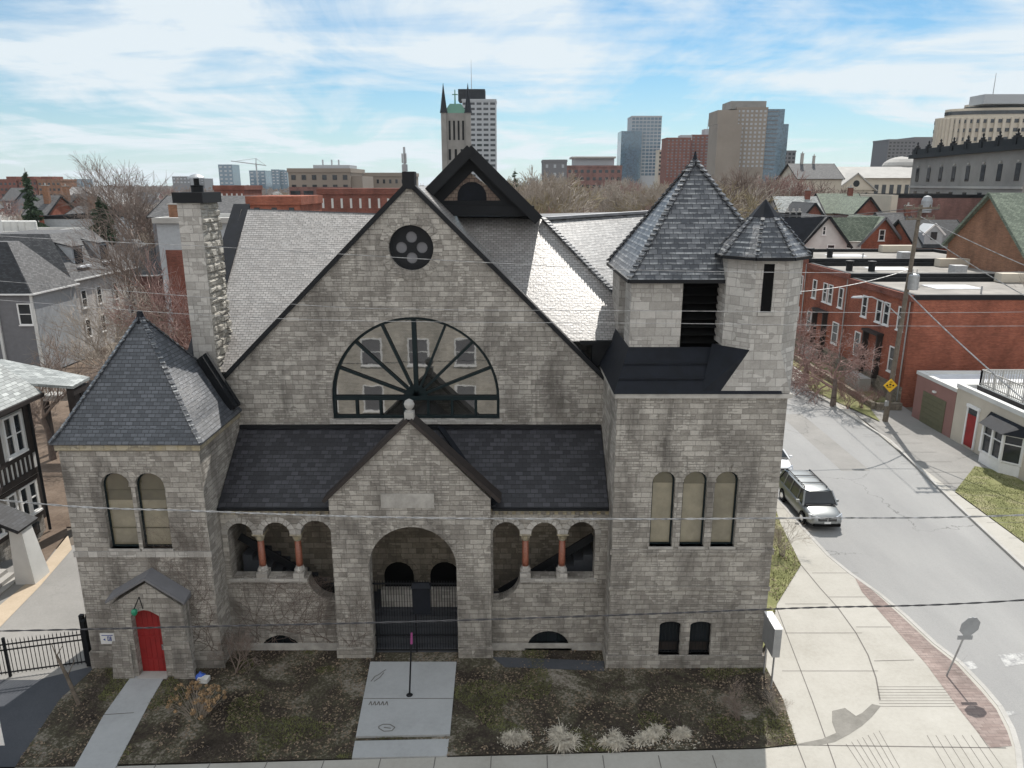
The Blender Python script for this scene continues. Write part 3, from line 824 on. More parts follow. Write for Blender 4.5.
for c, w_ in up3:
    o, out = arched_window(c, w_, uzb, uzt-w_/2, BF, rec=.24)
    g = MB(); g.panel(arch(c, w_-.12, uzt-w_*.62, uzt-w_/2-.03, 12), [], (0, BF+.215, 0), EX, EZ, .02, False, False); g.build('upper_glass', M['glass_amber'], o)
    voussoirs(c, uzt-w_/2, w_/2+.005, .28, 9, BF, 'stone', bt)
for c, w_ in lo2:
    o, out = arched_window(c, w_, lzb, lzt-.16, BF, pane='glass', frame='black_metal', rise=.16, fw=.05)
    g = MB()
    for k in range(1, 6): x = c-w_/2+k*w_/6; g.tube((x,BF+.1,lzb),(x,BF+.1,lzt-.1),.011,n=5)
    g.box(c-w_/2, c+w_/2, BF+.09, BF+.11, lzb+.5, lzb+.53)
    g.build('grille', M['black_metal'], o)
    g = MB(); g.box(c-w_/2+.07, c+w_/2-.07, BF+.19, BF+.21, lzb+.1, lzb+.42); g.build('lower_panel', M['timber'], o)
pz = PY(700, 588, BF).z
b = MB(); b.box(BL-.07, BR+.07, BF-.07, BF-.002, -.3, .55); b.box(BL-.07, BL-.002, BF, 25.0, -.3, .55); b.box(BR+.002, BR+.07, BF, BB, -.3, .55)
b.build('plinth', M['stone'], bt)
b = MB(); b.box(BL-.05, BR+.05, BF-.05, BF-.002, uzb-.3, uzb-.1); b.box(BR+.002, BR+.06, BF, BB, uzb-.3, uzb-.1)
b.box(BL-.04, BR+.04, BF-.04, BF-.002, pz-.1, pz+.06); b.build('string_course', M['stone'], bt)
b = MB(); b.box(BL-.09, BR+.13, BF-.1, BF-.002, BZ-.16, BZ-.01); b.box(BR+.002, BR+.13, BF, BB, BZ-.16, BZ-.01); b.box(BL-.1,BL-.002,BF,BB,BZ-.2,BZ-.05); b.build('cornice', M['trim_stone'], bt)
# skirt roof
SF = 25.25; SZ = PY(660, 347, SF).z
XL, XR2, YB2 = 4.05, 9.0, 30.0
mb = MB(); e = .14
lo4 = [(BL-e,BF-e,BZ),(BR-.25,BF-e,BZ),(BR-.25,BB,BZ),(BL-e,BB,BZ)]
hi4 = [(XL,SF,SZ),(XR2,SF,SZ),(XR2,YB2,SZ),(XL,YB2,SZ)]
for k in range(4): mb.face([lo4[k], lo4[(k+1) % 4], hi4[(k+1) % 4], hi4[k]])
mb.face(list(reversed(lo4)))
mb.build('skirt_roof', M['navy_metal'], church)
mb = MB()
for f_ in (.3, .62):
    a = Vector(lo4[0]).lerp(Vector(hi4[0]), f_); b_ = Vector(lo4[1]).lerp(Vector(hi4[1]), f_)
    mb.bar(a+Vector((0,-.01,.03)), b_+Vector((0,-.01,.03)), .07, .05)
mb.build('roof_seam', M['navy_metal'], church)
# belfry
ZE = PY(690, 279, 24.95).z
pierR = PY(681.5, 315, SF).x
mb = MB(); mb.box(XL, pierR, SF, SF+1.25, SZ-.25, ZE); bf = mb.build('belfry_pier', M['stone_pale'], church)
mb = MB(); mb.box(XL, XL+1.2, YB2-1.9, YB2, SZ-.25, ZE); mb.build('belfry_pier', M['stone_pale'], church)
mb = MB(); mb.box(XR2-1.2, XR2, YB2-1.4, YB2, SZ-.25, ZE); mb.build('belfry_pier', M['stone_pale'], church)
mb = MB(); mb.box(PY(724, 315, SF).x, XR2, SF, SF+1.4, SZ-.25, ZE); mb.build('belfry_pier', M['stone_pale'], church)
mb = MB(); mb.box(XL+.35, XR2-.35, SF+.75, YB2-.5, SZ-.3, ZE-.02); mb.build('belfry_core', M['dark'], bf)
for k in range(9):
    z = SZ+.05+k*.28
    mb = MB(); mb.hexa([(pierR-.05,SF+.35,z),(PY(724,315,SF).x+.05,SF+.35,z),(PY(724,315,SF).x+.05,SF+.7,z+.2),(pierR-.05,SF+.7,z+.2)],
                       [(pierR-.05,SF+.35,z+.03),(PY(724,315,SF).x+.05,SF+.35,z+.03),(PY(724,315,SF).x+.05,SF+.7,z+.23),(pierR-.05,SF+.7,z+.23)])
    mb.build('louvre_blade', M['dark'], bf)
# belfry roof
f0 = 24.95; ea = PY(629.5, 279, f0); RA = PY(695, 160, 27.8)
c4 = [(ea.x,f0,ZE-.02),(2*RA.x-ea.x,f0,ZE-.02),(2*RA.x-ea.x,30.75,ZE-.02),(ea.x,30.75,ZE-.02)]
mb = MB()
for k in range(4):
    a, b_ = Vector(c4[k]), Vector(c4[(k+1) % 4]); mb.face([a, b_, RA])
    mb.face([a-Vector((0,0,.1)), b_-Vector((0,0,.1)), b_, a])
mb.face([(x,y,z-.1) for x,y,z in reversed(c4)])
br_ = mb.build('belfry_roof', M['slate_tower'], church)
mb = MB()
for k in range(4):
    a = Vector(c4[k]); n_ = 24
    for j in range(n_):
        mb.bar(a.lerp(RA, j/n_)+Vector((0,0,.08)), a.lerp(RA, min(1,(j+1.15)/n_))+Vector((0,0,.0)), .2, .06)
mb.build('hip_tiles', M['slate_tower'], br_)
mb = MB(); mb.lathe(RA, [(.16,-.25),(.1,0),(.05,.16),(.02,.3)], 8); mb.build('roof_cap', M['navy_metal'], br_)
mb = MB()
for k in range(4): mb.bar(Vector(c4[k])-Vector((0,0,.06)), Vector(c4[(k+1) % 4])-Vector((0,0,.06)), .12, .12)
mb.build('eaves_gutter', M['black_metal'], br_)
# turret
tcx, tcy, tr = 8.36, 25.28, 1.24
tz = PY(764, 256, 24.1).z
rot = PI/8
def octo(r, z, sx_=1): return [Vector((tcx+r/math.cos(PI/8)*math.cos(rot+PI/4*k), tcy+r/math.cos(PI/8)*math.sin(rot+PI/4*k), z)) for k in range(8)]
slx = PY(768, 290, 24.05).x
lowz = PY(752, 350, tcy-tr).z
mb = MB(); a8, b8 = octo(tr, lowz), octo(tr, tz)
for k in range(8): mb.face([a8[k], a8[(k+1) % 8], b8[(k+1) % 8], b8[k]])
# stone broach down to the square corner, with the metal roof wrapped round its left side
mb.face([(tcx-.414*tr,tcy-tr,lowz),(tcx+.414*tr,tcy-tr,lowz),(BR+.04,BF-.05,BZ+.01),(6.92,BF-.05,BZ+.01)][::-1])
mb.face([(tcx+.414*tr,tcy-tr,lowz),(BR+.04,BF-.05,BZ+.01),(tcx+tr,tcy-.414*tr,lowz)])
mb.face([(tcx+tr,tcy-.414*tr,lowz),(BR+.04,BF-.05,BZ+.01),(BR+.04,27,BZ+.01),(tcx+tr,tcy+.414*tr,lowz)])
wrapm = MB()
wrapm.face([(tcx-.414*tr,tcy-tr,lowz),(6.92,BF-.05,BZ+.01),(6.3,BF-.05,BZ+.02),(tcx-tr-.25,tcy-.2,lowz)])
wrapm.build('skirt_roof', M['navy_metal'], church)
tu = mb.build('turret', M['stone_pale'], church)
mb = MB(); ztop, zbo = PY(768, 264, 24.05).z, PY(768, 312, 24.05).z
sa = PY(762.5, 290, 24.0).x; sb = PY(773, 290, 24.0).x
mb.box(sa, sb, tcy-tr-.012, tcy-tr+.2, zbo, ztop); mb.build('slit_window', M['dark'], tu)
mb = MB(); mb.box(sa-.08, sb+.08, tcy-tr-.04, tcy-tr-.002, zbo-.12, zbo-.01); mb.box(sa-.08, sb+.08, tcy-tr-.03, tcy-tr-.002, ztop+.01, ztop+.2); mb.build('sill', M['trim_stone'], tu)
TA = Vector((tcx, tcy, PY(764, 200, 25.28).z)); er = tr+.2
e8 = octo(er, tz-.02)
capz = TA.z-.55
mb = MB()
for k in range(8): mb.face([e8[k], e8[(k+1) % 8], TA]); mb.face([e8[k]-Vector((0,0,.1)), e8[(k+1) % 8]-Vector((0,0,.1)), e8[(k+1) % 8], e8[k]])
mb.face([p-Vector((0,0,.1)) for p in reversed(e8)])
trf = mb.build('turret_roof', M['slate_tower'], church)
mb = MB()
c8 = [TA.lerp(p, .32)+Vector((0,0,.03)) for p in e8]
for k in range(8): mb.face([c8[k], c8[(k+1) % 8], TA+Vector((0,0,.04))])
mb.build('roof_cap', M['navy_metal'], trf)
mb = MB()
for k in range(8):
    for j in range(9): mb.bar(e8[k].lerp(TA, j*.075)+Vector((0,0,.06)), e8[k].lerp(TA, (j+1.1)*.075), .12, .04)
mb.build('hip_tiles', M['slate_tower'], trf)
mb = MB()
for k in range(8): mb.bar(e8[k]-Vector((0,0,.06)), e8[(k+1) % 8]-Vector((0,0,.06)), .1, .1)
mb.build('eaves_gutter', M['black_metal'], trf)

# --- porch
PFY = 24.6
pxl, pxr = -6.55, -.77; pcx = (pxl+pxr)/2
oc, ow = -3.63, 3.19; ozt = PY(413, 527, PFY).z
pa = PY(409, 421, PFY); pe = PY(330, 499, PFY).z
hole = arch(oc, ow, -.02, ozt-ow/2, 20)
mb = MB(); mb.panel([(pxl,-.3),(pxl+.01,-.31),(pxr,-.3),(pxr,pe),(pa.x,pa.z),(pxl,pe)], [hole], (0,PFY,0), EX, EZ, .55)
mb.face([(pxl,PFY+.55,-.3),(pxl,PFY+.55,6.2),(pxl,25.4,6.2),(pxl,25.4,-.3)]); 
porch = mb.build('porch_wall', M['stone'], church)
voussoirs(oc, ozt-ow/2, ow/2+.004, .45, 17, PFY, 'stone', porch)
b = MB(); b.box(pxl-.06, oc-ow/2-.02, PFY-.06, PFY-.002, -.3, .45); b.box(oc+ow/2+.02, pxr+.06, PFY-.06, PFY-.002, -.3, .45); b.build('plinth', M['stone'], porch)
b = MB(); b.box(oc-1.05, oc+.85, PFY-.02, PFY+.05, ozt+.75, ozt+1.3); b.build('dedication_stone', M['trim_stone'], porch)
cop = MB()
for s in (-1, 1):
    p = Vector((pa.x+s*3.1, PFY, pa.z-3.1*(pa.z-pe)/(pa.x-pxl))); q = Vector((pa.x, PFY, pa.z)); n_ = Vector((s*(pa.z-pe),0,(pa.x-pxl))).normalized()
    y0, y1 = Vector((0,-.12,0)), Vector((0,.62,0))
    cop.hexa([p+y0, q+y0, q+y1, p+y1], [p+y0+n_*.13, q+y0+n_*.13, q+y1+n_*.13, p+y1+n_*.13])
cop.build('coping', M['lead'] if False else M['timber'], porch)
fn = MB(); fn.box(pa.x-.16, pa.x+.16, PFY, PFY+.35, pa.z+.05, pa.z+.3); fn.lathe((pa.x,PFY+.18,pa.z+.3), [(.12,0),(.08,.06),(.16,.16),(.19,.26),(.14,.38),(.04,.44)], 10)
fn.build('finial', M['steel'] if False else M['concrete'], porch)
wt = PY(300, 427.5, GF).z      # top of the lean-to roofs
ev = PY(300, 507, 24.95).z
mb = MB()      # roof behind the porch gable
rz = min(pa.z-.35, wbot-.25)
for s in (-1, 1):
    x1_ = pa.x+s*2.75
    mb.face([(pa.x, PFY+.5, rz+.28), (x1_, PFY+.5, rz+.28-2.55), (x1_, GF, rz+.28-2.55), (pa.x, GF, rz+.05)])
mb.build('porch_roof', M['slate_dark'], church)
for xa, xb, nm_ in ((TR, pcx-.3, 0), (pcx+.3, BL, 1)):
    mb = MB(); mb.roof([(xa+.03,24.9,ev),(xb-.03,24.9,ev),(xb-.03,GF-.01,wt),(xa+.03,GF-.01,wt)], .1)
    rr_ = mb.build('lean_to_roof', M['slate_dark'], church)
    mb = MB(); mb.bar((xa+.03,24.86,ev-.05),(xb-.03 if nm_ else pxl-.05,24.86,ev-.05) if not nm_ else (xb-.03,24.86,ev-.05), .1, .1) if not nm_ else mb.bar((pxr+.05,24.86,ev-.05),(xb-.03,24.86,ev-.05), .1, .1)
    mb.bar((xa+.05,GF-.05,wt+.05),(xb-.05,GF-.05,wt+.05), .12, .14)
    mb.build('gutter', M['black_metal'], rr_)
# valley flashings
mb = MB(); zv = lambda y: ev + (y-24.9)*(wt-ev)/(GF-24.9)
for s in (-1, 1):
    p = Vector((pa.x+s*2.95, 24.95, ev+.1)); q = Vector((pa.x+s*.75, GF-.1, wt+.08)); mb.bar(p, q, .22, .06)
mb.build('valley_flashing', M['navy_metal'], porch)
# arcades
AY = 25.1
def arcade(x0, x1, arches, sill_u, curve, lun, seg):
    n3 = []
    zsill = PY(sill_u, 578, AY).z
    spring = None; hs = []
    for k, (u0, u1) in enumerate(arches):
        a, b_ = PY(u0, 545, AY).x, PY(u1, 545, AY).x; n3.append(((a+b_)/2, b_-a))
    ztop = PY(sill_u, 522, AY).z
    W_ = sum(w for c, w in n3)/3
    zs_ = ztop - W_/2
    zcap = zs_ - .0
    # one opening: three arches over two columns; the outline dips at the capitals
    out = []
    L0 = n3[0][0]-n3[0][1]/2; R0 = n3[2][0]+n3[2][1]/2
    if curve > 0:      # low end on the right
        out += [(L0, zsill), (R0-1.0, zsill)]
        for k in range(9):
            t = PI/2*k/8; out.append((R0-1.0+.99*(1-math.cos(t)), zsill-.95*math.sin(t)))
    else:
        for k in range(9):
            t = PI/2*(8-k)/8; out.append((L0+1.0-.99*(1-math.cos(t)), zsill-.95*math.sin(t)))
        out += [(R0, zsill)]
    for (c, w_) in reversed(n3):
        for k in range(13):
            t = PI*k/12; out.append((c+w_/2*math.cos(t), zs_+w_/2*math.sin(t)))
    lc, lw = (PY(lun[0],650,AY).x+PY(lun[1],650,AY).x)/2, PY(lun[1],650,AY).x-PY(lun[0],650,AY).x
    lz = PY(lun[0], lun[3], AY).z; lt = PY(lun[0], lun[2], AY).z
    hole2 = arch(lc, lw, lz, lz+.0001, 14, lt-lz)
    mb = MB(); mb.panel([(x0,-.3),(x1,-.3),(x1,ev-.08),(x0,ev-.08)], [out, hole2], (0,AY,0), EX, EZ, .5)
    wl = mb.build('arcade_wall', M['stone'], church)
    mb = MB(); mb.box(x0, x1, AY-.1, AY-.002, ev-.2, ev-.09)
    x = x0+.15
    while x < x1-.1: mb.box(x, x+.13, AY-.08, AY-.002, ev-.33, ev-.201); x += .31
    mb.build('cornice', M['stone_yellow'], wl)
    for c, w_ in n3: voussoirs(c, zs_, w_/2+.004, .22, 9, AY, 'stone_pale', wl)
    mb = MB(); mb.panel(arch(lc, lw-.02, lz+.01, lz+.0101, 14, lt-lz-.02), [], (0,AY+.3,0), EX, EZ, .02, False, False); o = mb.build('basement_window', M['glass'], church)
    f = MB(); ring(f, arch(lc, lw-.02, lz+.01, lz+.0101, 14, lt-lz-.02), .06, (0,AY+.28,0), EX, EZ, .05, .05); f.build('frame', M['black_metal'], o)
    f = MB()
    for q in (-.25, 0, .25): f.box(lc+q*lw-.025, lc+q*lw+.025, AY+.22, AY+.28, lz+.03, lz+(lt-lz)*.8)
    f.build('mullion', M['frame_green'], o)
    f = MB(); f.box(lc-lw/2-.1, lc+lw/2+.1, AY-.08, AY+.22, lz-.1, lz-.002); f.build('sill', M['trim_stone'], o)
    voussoirs(lc, lz, lw/2+.004, .2, 11, AY, 'stone', wl, a0=.0, a1=PI) if abs((lt-lz)-lw/2) < .12 else None
    # sill stones
    mb = MB()
    if curve > 0: mb.box(L0-.1, R0-1.02, AY-.07, AY-.002, zsill-.14, zsill-.01)
    else: mb.box(L0+1.02, R0+.1, AY-.07, AY-.002, zsill-.14, zsill-.01)
    mb.build('sill_course', M['stone_pale'], wl)
    b = MB(); b.box(x0, x1, AY-.08, AY-.002, -.3, .3); b.build('plinth', M['trim_stone'], wl)
    for i in (0, 1):
        cxx = (n3[i][0]+n3[i][1]/2 + n3[i+1][0]-n3[i+1][1]/2)/2
        yb_ = AY+.22; g = n3[i+1][0]-n3[i+1][1]/2-(n3[i][0]+n3[i][1]/2)
        mb = MB(); mb.lathe((cxx, yb_, 0), [(.125, zsill+.42), (.13, zsill+.6), (.118, zs_-.32)], 14); co = mb.build('column', M['granite'], church, True)
        mb = MB(); mb.box(cxx-.2, cxx+.2, AY-.02, AY+.46, zsill-.02, zsill+.2); mb.lathe((cxx, yb_, zsill), [(.19,.2),(.21,.26),(.17,.32),(.14,.42)], 14); mb.build('column_base', M['stone_pale'], co)
        mb = MB(); mb.lathe((cxx, yb_, zs_), [(.12,-.32),(.16,-.24),(.19,-.1),(.23,-.06),(.23,0.02)], 8, PI/8); mb.box(cxx-.22, cxx+.22, AY-.03, AY+.47, zs_-.04, zs_+.02); mb.build('capital', M['stone_yellow'], co)
    return n3, zsill
arcade(TR, pxl, ((228.6,253.8),(263.8,291),(301.5,332.5)), 270, 1, (260,303,635,654), 0)
arcade(pxr, BL, ((492.7,520),(531,557.6),(567.5,595)), 545, -1, (527.4,569,631,647), 0)
# inside of the porch
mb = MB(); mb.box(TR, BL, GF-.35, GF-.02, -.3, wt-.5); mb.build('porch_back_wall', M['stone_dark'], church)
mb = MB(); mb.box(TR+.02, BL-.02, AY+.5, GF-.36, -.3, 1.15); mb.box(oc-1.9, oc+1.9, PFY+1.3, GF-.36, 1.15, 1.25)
mb.build('porch_floor', M['asphalt_dark'], church)  # dark colour of floor and steps stands in for the porch shade
for k in range(4):
    mb = MB(); mb.box(oc-1.55, oc+1.55, PFY+.3+.3*k, PFY+.62+.3*k, -.2, .02+.24*k+.2); mb.build('step', M['asphalt_dark'], church)
for s, X0 in ((-1, pxl-.3), (1, pxr+.3)):
    for k in range(10):
        xa = X0+s*(.36*k); xb = xa+s*.37
        mb = MB(); mb.box(min(xa,xb), max(xa,xb), AY+1.1, GF-.36, 1.0, 1.3+.24*k); mb.build('stair_step', M['asphalt_dark'], church)
    mb = MB(); mb.bar((X0, AY+1.0, 1.9), (X0+s*3.6, AY+1.0, 4.3), .06, .3); mb.build('handrail', M['black_metal'], church)
for uu_ in (399, 445):
    cxx = PY(uu_, 575, GF-.37).x
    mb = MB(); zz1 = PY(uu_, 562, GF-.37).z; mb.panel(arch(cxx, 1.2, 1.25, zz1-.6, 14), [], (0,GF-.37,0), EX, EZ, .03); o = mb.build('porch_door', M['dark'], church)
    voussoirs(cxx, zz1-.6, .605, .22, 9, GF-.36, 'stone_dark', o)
mb = MB(); mb.box(oc-1.5, oc+1.5, PFY+1.5, PFY+1.75, 1.25, 2.0); mb.build('parapet', M['stone_pale'], church)
# gate in the arch
gy = PFY+.3; gz = PY(413, 583, gy).z
gate = MB(); gate.box(oc-1.57, oc+1.57, gy-.02, gy+.02, gz-.05, gz); gate.box(oc-1.57, oc+1.57, gy-.02, gy+.02, .75, .8); gate.box(oc-1.57, oc+1.57, gy-.02, gy+.02, .12, .17); gate.box(oc-.03, oc+.03, gy-.03, gy+.03, .05, gz)
gt = gate.build('gate', M['black_metal'], church)
g = MB()
for k in range(31):
    x = oc-1.5+k*.1; g.tube((x,gy,.14),(x,gy,gz+.1),.012,n=5)
g.build('gate_bars', M['black_metal'], gt)
nb = MB(); p0, p1 = PY(412, 584, gy-.1), PY(431, 613, gy-.1); nb.box(p0.x, p1.x, gy-.2, gy-.04, p1.z, p0.z-.1)
nb.hexa([(p0.x-.04,gy-.26,p0.z-.1),(p1.x+.04,gy-.26,p0.z-.1),(p1.x+.04,gy-.02,p0.z-.1),(p0.x-.04,gy-.02,p0.z-.1)], [(p0.x+.05,gy-.16,p0.z+.06),(p1.x-.05,gy-.16,p0.z+.06),(p1.x-.05,gy-.06,p0.z+.06),(p0.x+.05,gy-.06,p0.z+.06)])
nbx = nb.build('notice_box', M['navy_metal'], gt)
# ---------------------------------------------------------------- ground, street and pavements
def sheet(name, pts, z, mat, label=None, kind='structure', thick=None):
    P_ = [Vector((p[0], p[1], z)) for p in pts]
    area = sum(P_[i].x*P_[(i+1) % len(P_)].y-P_[(i+1) % len(P_)].x*P_[i].y for i in range(len(P_)))
    if area < 0: P_.reverse()
    mb = MB()
    for t in tessellate_polygon([P_]): mb.face([P_[i] for i in t])
    if thick:
        for a, b_ in zip(P_, P_[1:]+P_[:1]): mb.face([a-Vector((0,0,thick)), b_-Vector((0,0,thick)), b_, a])
    o = mb.build(name, mat)
    for p in o.data.polygons:
        if p.normal.z < -.5: p.flip()
    return struct(o, kind, label)
g2 = lambda u, v, z=0.0: tuple(PZ(u, v, z)[:2])
RZ = -.12
sheet('ground', [(-5000,-900),(5000,-900),(5000,7000),(-5000,7000)], -.16, M['earth'])
kerb = [g2(*p) for p in ((765,478),(777,498),(803,528),(829,556),(850,573),(880,594),(905,615),(935,643),(960,662),(985,688),(1000,706),(1012,728),(1018,748),(1020,768))]
k0 = kerb[0]
kerb = [(15.6,400),(15.5,120),(15.4,60)] + kerb
kerb += [(14.9,17.9),(13.6,17.2),(12.0,16.9)]
rk = [g2(*p) for p in ((1024,566),(955,502),(890,440),(830,402),(800,386))]
rkerb = [(27.5,400),(26.6,120)] + rk[::-1] + [(24.1,28),(24.1,23),(25.2,19.6),(27.5,17.4),(31,16.9),(90,16.9)]
road = [(15.6,400)] + kerb[1:] + [(-90,16.9),(-90,6.5),(90,6.5),(90,16.9)] + rkerb[::-1][1:]
sheet('road', road, RZ, M['asphalt'])
# pavements (kerb height above the road)
inner = [g2(*p) for p in ((762,470),(781,525),(801,565))]
pav = [(13.5,400),(13.4,120),(13.3,60)] + [inner[0], inner[1], inner[2]] + [g2(*p) for p in ((777,604),(768,640),(766,668),(783,700),(797,745),(760,749))]
edge = [(-90, 19.0)] + [g2(430,757), g2(122,768)][::-1]
fr = [g2(760,749), g2(430,757.5), (-12.2,19.15), (-90,18.4)]
pavement = pav + fr[1:] + [(-90,16.9)] + kerb[::-1]
sheet('pavement', pavement, 0.0, M['pave'], thick=.16)
rp_in = [(30.0,400),(29.0,120)] + [g2(*p) for p in ((812,370),(850,410),(895,447),(945,485),(1024,543))] + [(27.2,27),(27.2,21)] + [(29,19.4),(90,19.2)]
sheet('pavement', rp_in + rkerb[::-1], 0.0, M['pave'], thick=.16)
# kerb stones
mb = MB()
for line in (kerb[1:], rkerb[1:], [(12.0,16.9),(-60,16.9)]):
    for a, b_ in zip(line, line[1:]):
        a, b_ = Vector((a[0],a[1],0)), Vector((b_[0],b_[1],0)); d = (b_-a).normalized(); n_ = Vector((-d.y, d.x, 0))
        m_ = (a+b_)/2
        mb.bar(a+Vector((0,0,-.06)), b_+Vector((0,0,-.06)), .17, .145)
struct(mb.build('kerb', M['kerb']))
# church lawn and beds
lawn = [(-16.5,19.05),(-12.2,19.17), g2(430,757.5), g2(760,749), g2(797,745), g2(783,700), g2(766,668), (9.6,24.0), (9.6,28),(-16.2,28),(-16.2,24.5)]
Lx = [g2(*p) for p in ((95,668),(60,700),(15,768))]
lawn = [Lx[2], (Lx[2][0]+1,19.08),(-12.2,19.19), (g2(430,757.5)[0],g2(430,757.5)[1]+.02), (g2(760,749)[0],g2(760,749)[1]+.02), g2(797,745), g2(783,700), g2(766,668), (9.3,25.0),(9.3,29),(-15.6,29),(-15.6,24.2), Lx[0], Lx[1]]
LAWN = lawn
sheet('lawn', lawn, .03, M['soil'])
bed = [g2(*p) for p in ((768,640),(777,604),(801,565),(781,525),(762,470))] + [(12.4,60),(9.3,60),(9.3,24.6)]
sheet('garden_bed', bed, .024, M['lawn'])
# path to the porch
pth = [g2(*p) for p in ((370.5,664),(456.5,664),(450,737),(356,739))]
sheet('path', pth, .10, M['pave_new'], thick=.16)
sheet('path', [g2(355,742), g2(449,740), g2(447,757), g2(352,759)], .045, M['pave_new'], thick=.1)
sheet('path', [g2(141,664),g2(171,667),g2(150,703),g2(116,768),g2(108,780),g2(66,780),g2(75,768),g2(104,716)], .05, M['pave_new'], thick=.1)
mb = MB()
def strip(mb, pts, w_, z, h=.004):
    for a, b_ in zip(pts, pts[1:]):
        a, b_ = Vector((a[0],a[1],z)), Vector((b_[0],b_[1],z)); d = (b_-a)
        if d.length < 1e-4: continue
        d.normalize(); n_ = Vector((-d.y,d.x,0))*w_/2
        mb.face([a-n_, b_-n_, b_+n_, a+n_])
strip(mb, [g2(364,701), g2(453.5,701)], .03, .106); strip(mb, [g2(104,716),g2(134,714)], .03, .056)
J = lambda *p, w_=.035: strip(mb, [g2(*q) for q in p], w_, .004)
J((785,633),(862,633)); J((782,671),(878,671),w_=.03); J((762,704),(900,704)) if False else None
J((801,565),(820,588),(838,608),(856,633),(868,655),(876,678),(880,700), w_=.05)
J((812,573),(858,573)); J((829,597),(866,597)); J((856,627),(891,627)); J((874,661),(914,660))
J((762,570),(812,700)); J((812,700),(836,768)); J((785,604),(828,604)); J((797,745),(806,768))
for x in (-11,-9.35,-7.6,-5.85,-4.1,-2.4,-.65,1.1,2.85,4.6,6.3): strip(mb, [(x,19.6),(x-.05,16.95)], .03, .004)
strip(mb, [g2(797,745),g2(1006,748)], .04, .004)
for k in range(1, 9): J((877+.3*k,684+k*2.8),(948+k*.9,684+k*2.8), w_=.02)
for k in range(7): J((846+k*5.5,744-k*2.2),(862+k*6.3,768), w_=.02)
for k in range(7): J((927+k*8.8,735.3),(946+k*9.5,768), w_=.02)
y = 34.5
while y < 110:
    strip(mb, [(13.5,y),(15.1,y)], .03, .004); strip(mb, [(25.2,y),(28.5,y)], .03, .004); y += 1.8
struct(mb.build('pavement_joints', M['joint']))
sheet('flagstones', [g2(492,658),g2(604,662),g2(604,672),g2(560,670),g2(505,668)], .05, M['asphalt_dark'], thick=.1)
sheet('road_patch', [(20.8,44),(22.6,44),(22.8,56),(21.0,56)], RZ+.004, M['drive'])
# herringbone strip along the kerb
brk = [g2(*p) for p in ((853,574),(880,597),(903,618),(932,645),(957,665),(981,691),(996,709),(1007,731),(1012,746),(990,748),(959,709),(926,664),(894,628),(862,592))]
sheet('paver_strip', brk, .008, M['paver'])
# damp patch on the pavement
st_ = [g2(*p) for p in ((797,744),(822,739),(836,733),(832,722),(832,711),(845,708),(856,716),(862,713),(872,704),(881,706),(872,717),(862,726),(850,734),(835,742),(815,746))]
sheet('damp_patch', st_, .0045, M['stain'])
# worn road markings
for k, (a, b_, c_, d_) in enumerate((((958,663),(972,661),(1000,690),(985,694)), ((998,655),(1024,652),(1024,664),(1006,667)), ((1003,712),(1013,711),(1017,714),(1007,716)))):
    sheet('road_marking', [g2(a[0],a[1],RZ), g2(b_[0],b_[1],RZ), g2(c_[0],c_[1],RZ) if k else g2(979,668,RZ), g2(d_[0],d_[1],RZ) if k else g2(965,671,RZ)], RZ+.006, M['line'])
# verge and drive across the street
sheet('drive', [g2(p[0],p[1]) for p in ((812,370),(850,410),(895,447),(955,492),(985,470))] + [(30.9,44),(31.5,56),(33,70),(32,75)], -.02, M['drive'])
sheet('verge_lawn', [g2(955,491),g2(1024,542)] + [(27.3,27),(31,27),(30.9,43.5), g2(975,466)], .0, M['lawn'])
sheet('garden_bed', [g2(802,372),g2(810,390),g2(880,452-30)] + [(28.6,57),(31.3,58),(31.3,82),(28.4,90)], .06, M['lawn'])
# west side: drive and paths
sheet('drive', [(-15.62,19.2),(-15.62,48),(-19,48),(-21.5,34),(-40,21.5),(-40,19.2)], -.015, M['drive'])
sheet('asphalt_drive', [Lx[2],Lx[1],Lx[0],(-15.62,24.1),(-17.2,23.3),(-40,23.2),(-40,18.5),(Lx[2][0],18.9)], .0, M['asphalt_dark'])
tp = [g2(*p) for p in ((0,592),(35,562),(62,520),(70,534),(76,552),(40,588),(0,625))]
sheet('path', [g2(0,605),g2(34,577),g2(68,535),g2(72,549),g2(40,586),g2(0,627),(-27,26),(-29,27)], .0, M['tan_path'])
sheet('garden_bed', [g2(34,577),g2(68,533),g2(62,512),g2(50,520),g2(30,560)], .012, M['dirt'])
sheet('garden_soil', [(-16,36),(-16,75),(-44,75),(-44,36)], -.1, M['dirt'])
sheet('pavement', [(-90,6.3),(90,6.3),(90,3.4),(-90,3.4)], 0.0, M['pave'], thick=.16)

# marks scribbled on the path
mb = MB()
def scr(pts, z): 
    for a, b_ in zip(pts, pts[1:]): strip(mb, [g2(*a), g2(*b_)], .035, z)
scr([(371,684),(375,679),(379,677),(383,674),(386,672)], .107); scr([(374,684),(380,680),(384,675)], .107)
for x in (369,373,377,381,385): scr([(x,707.5),(x+2,704),(x+3,708)], .107)
scr([(379,729),(383,727),(390,727),(395,730),(392,733.5),(384,734),(379,731),(379,729)], .107); scr([(384,730),(391,731)], .107)
struct(mb.build('path_marks', M['joint']))

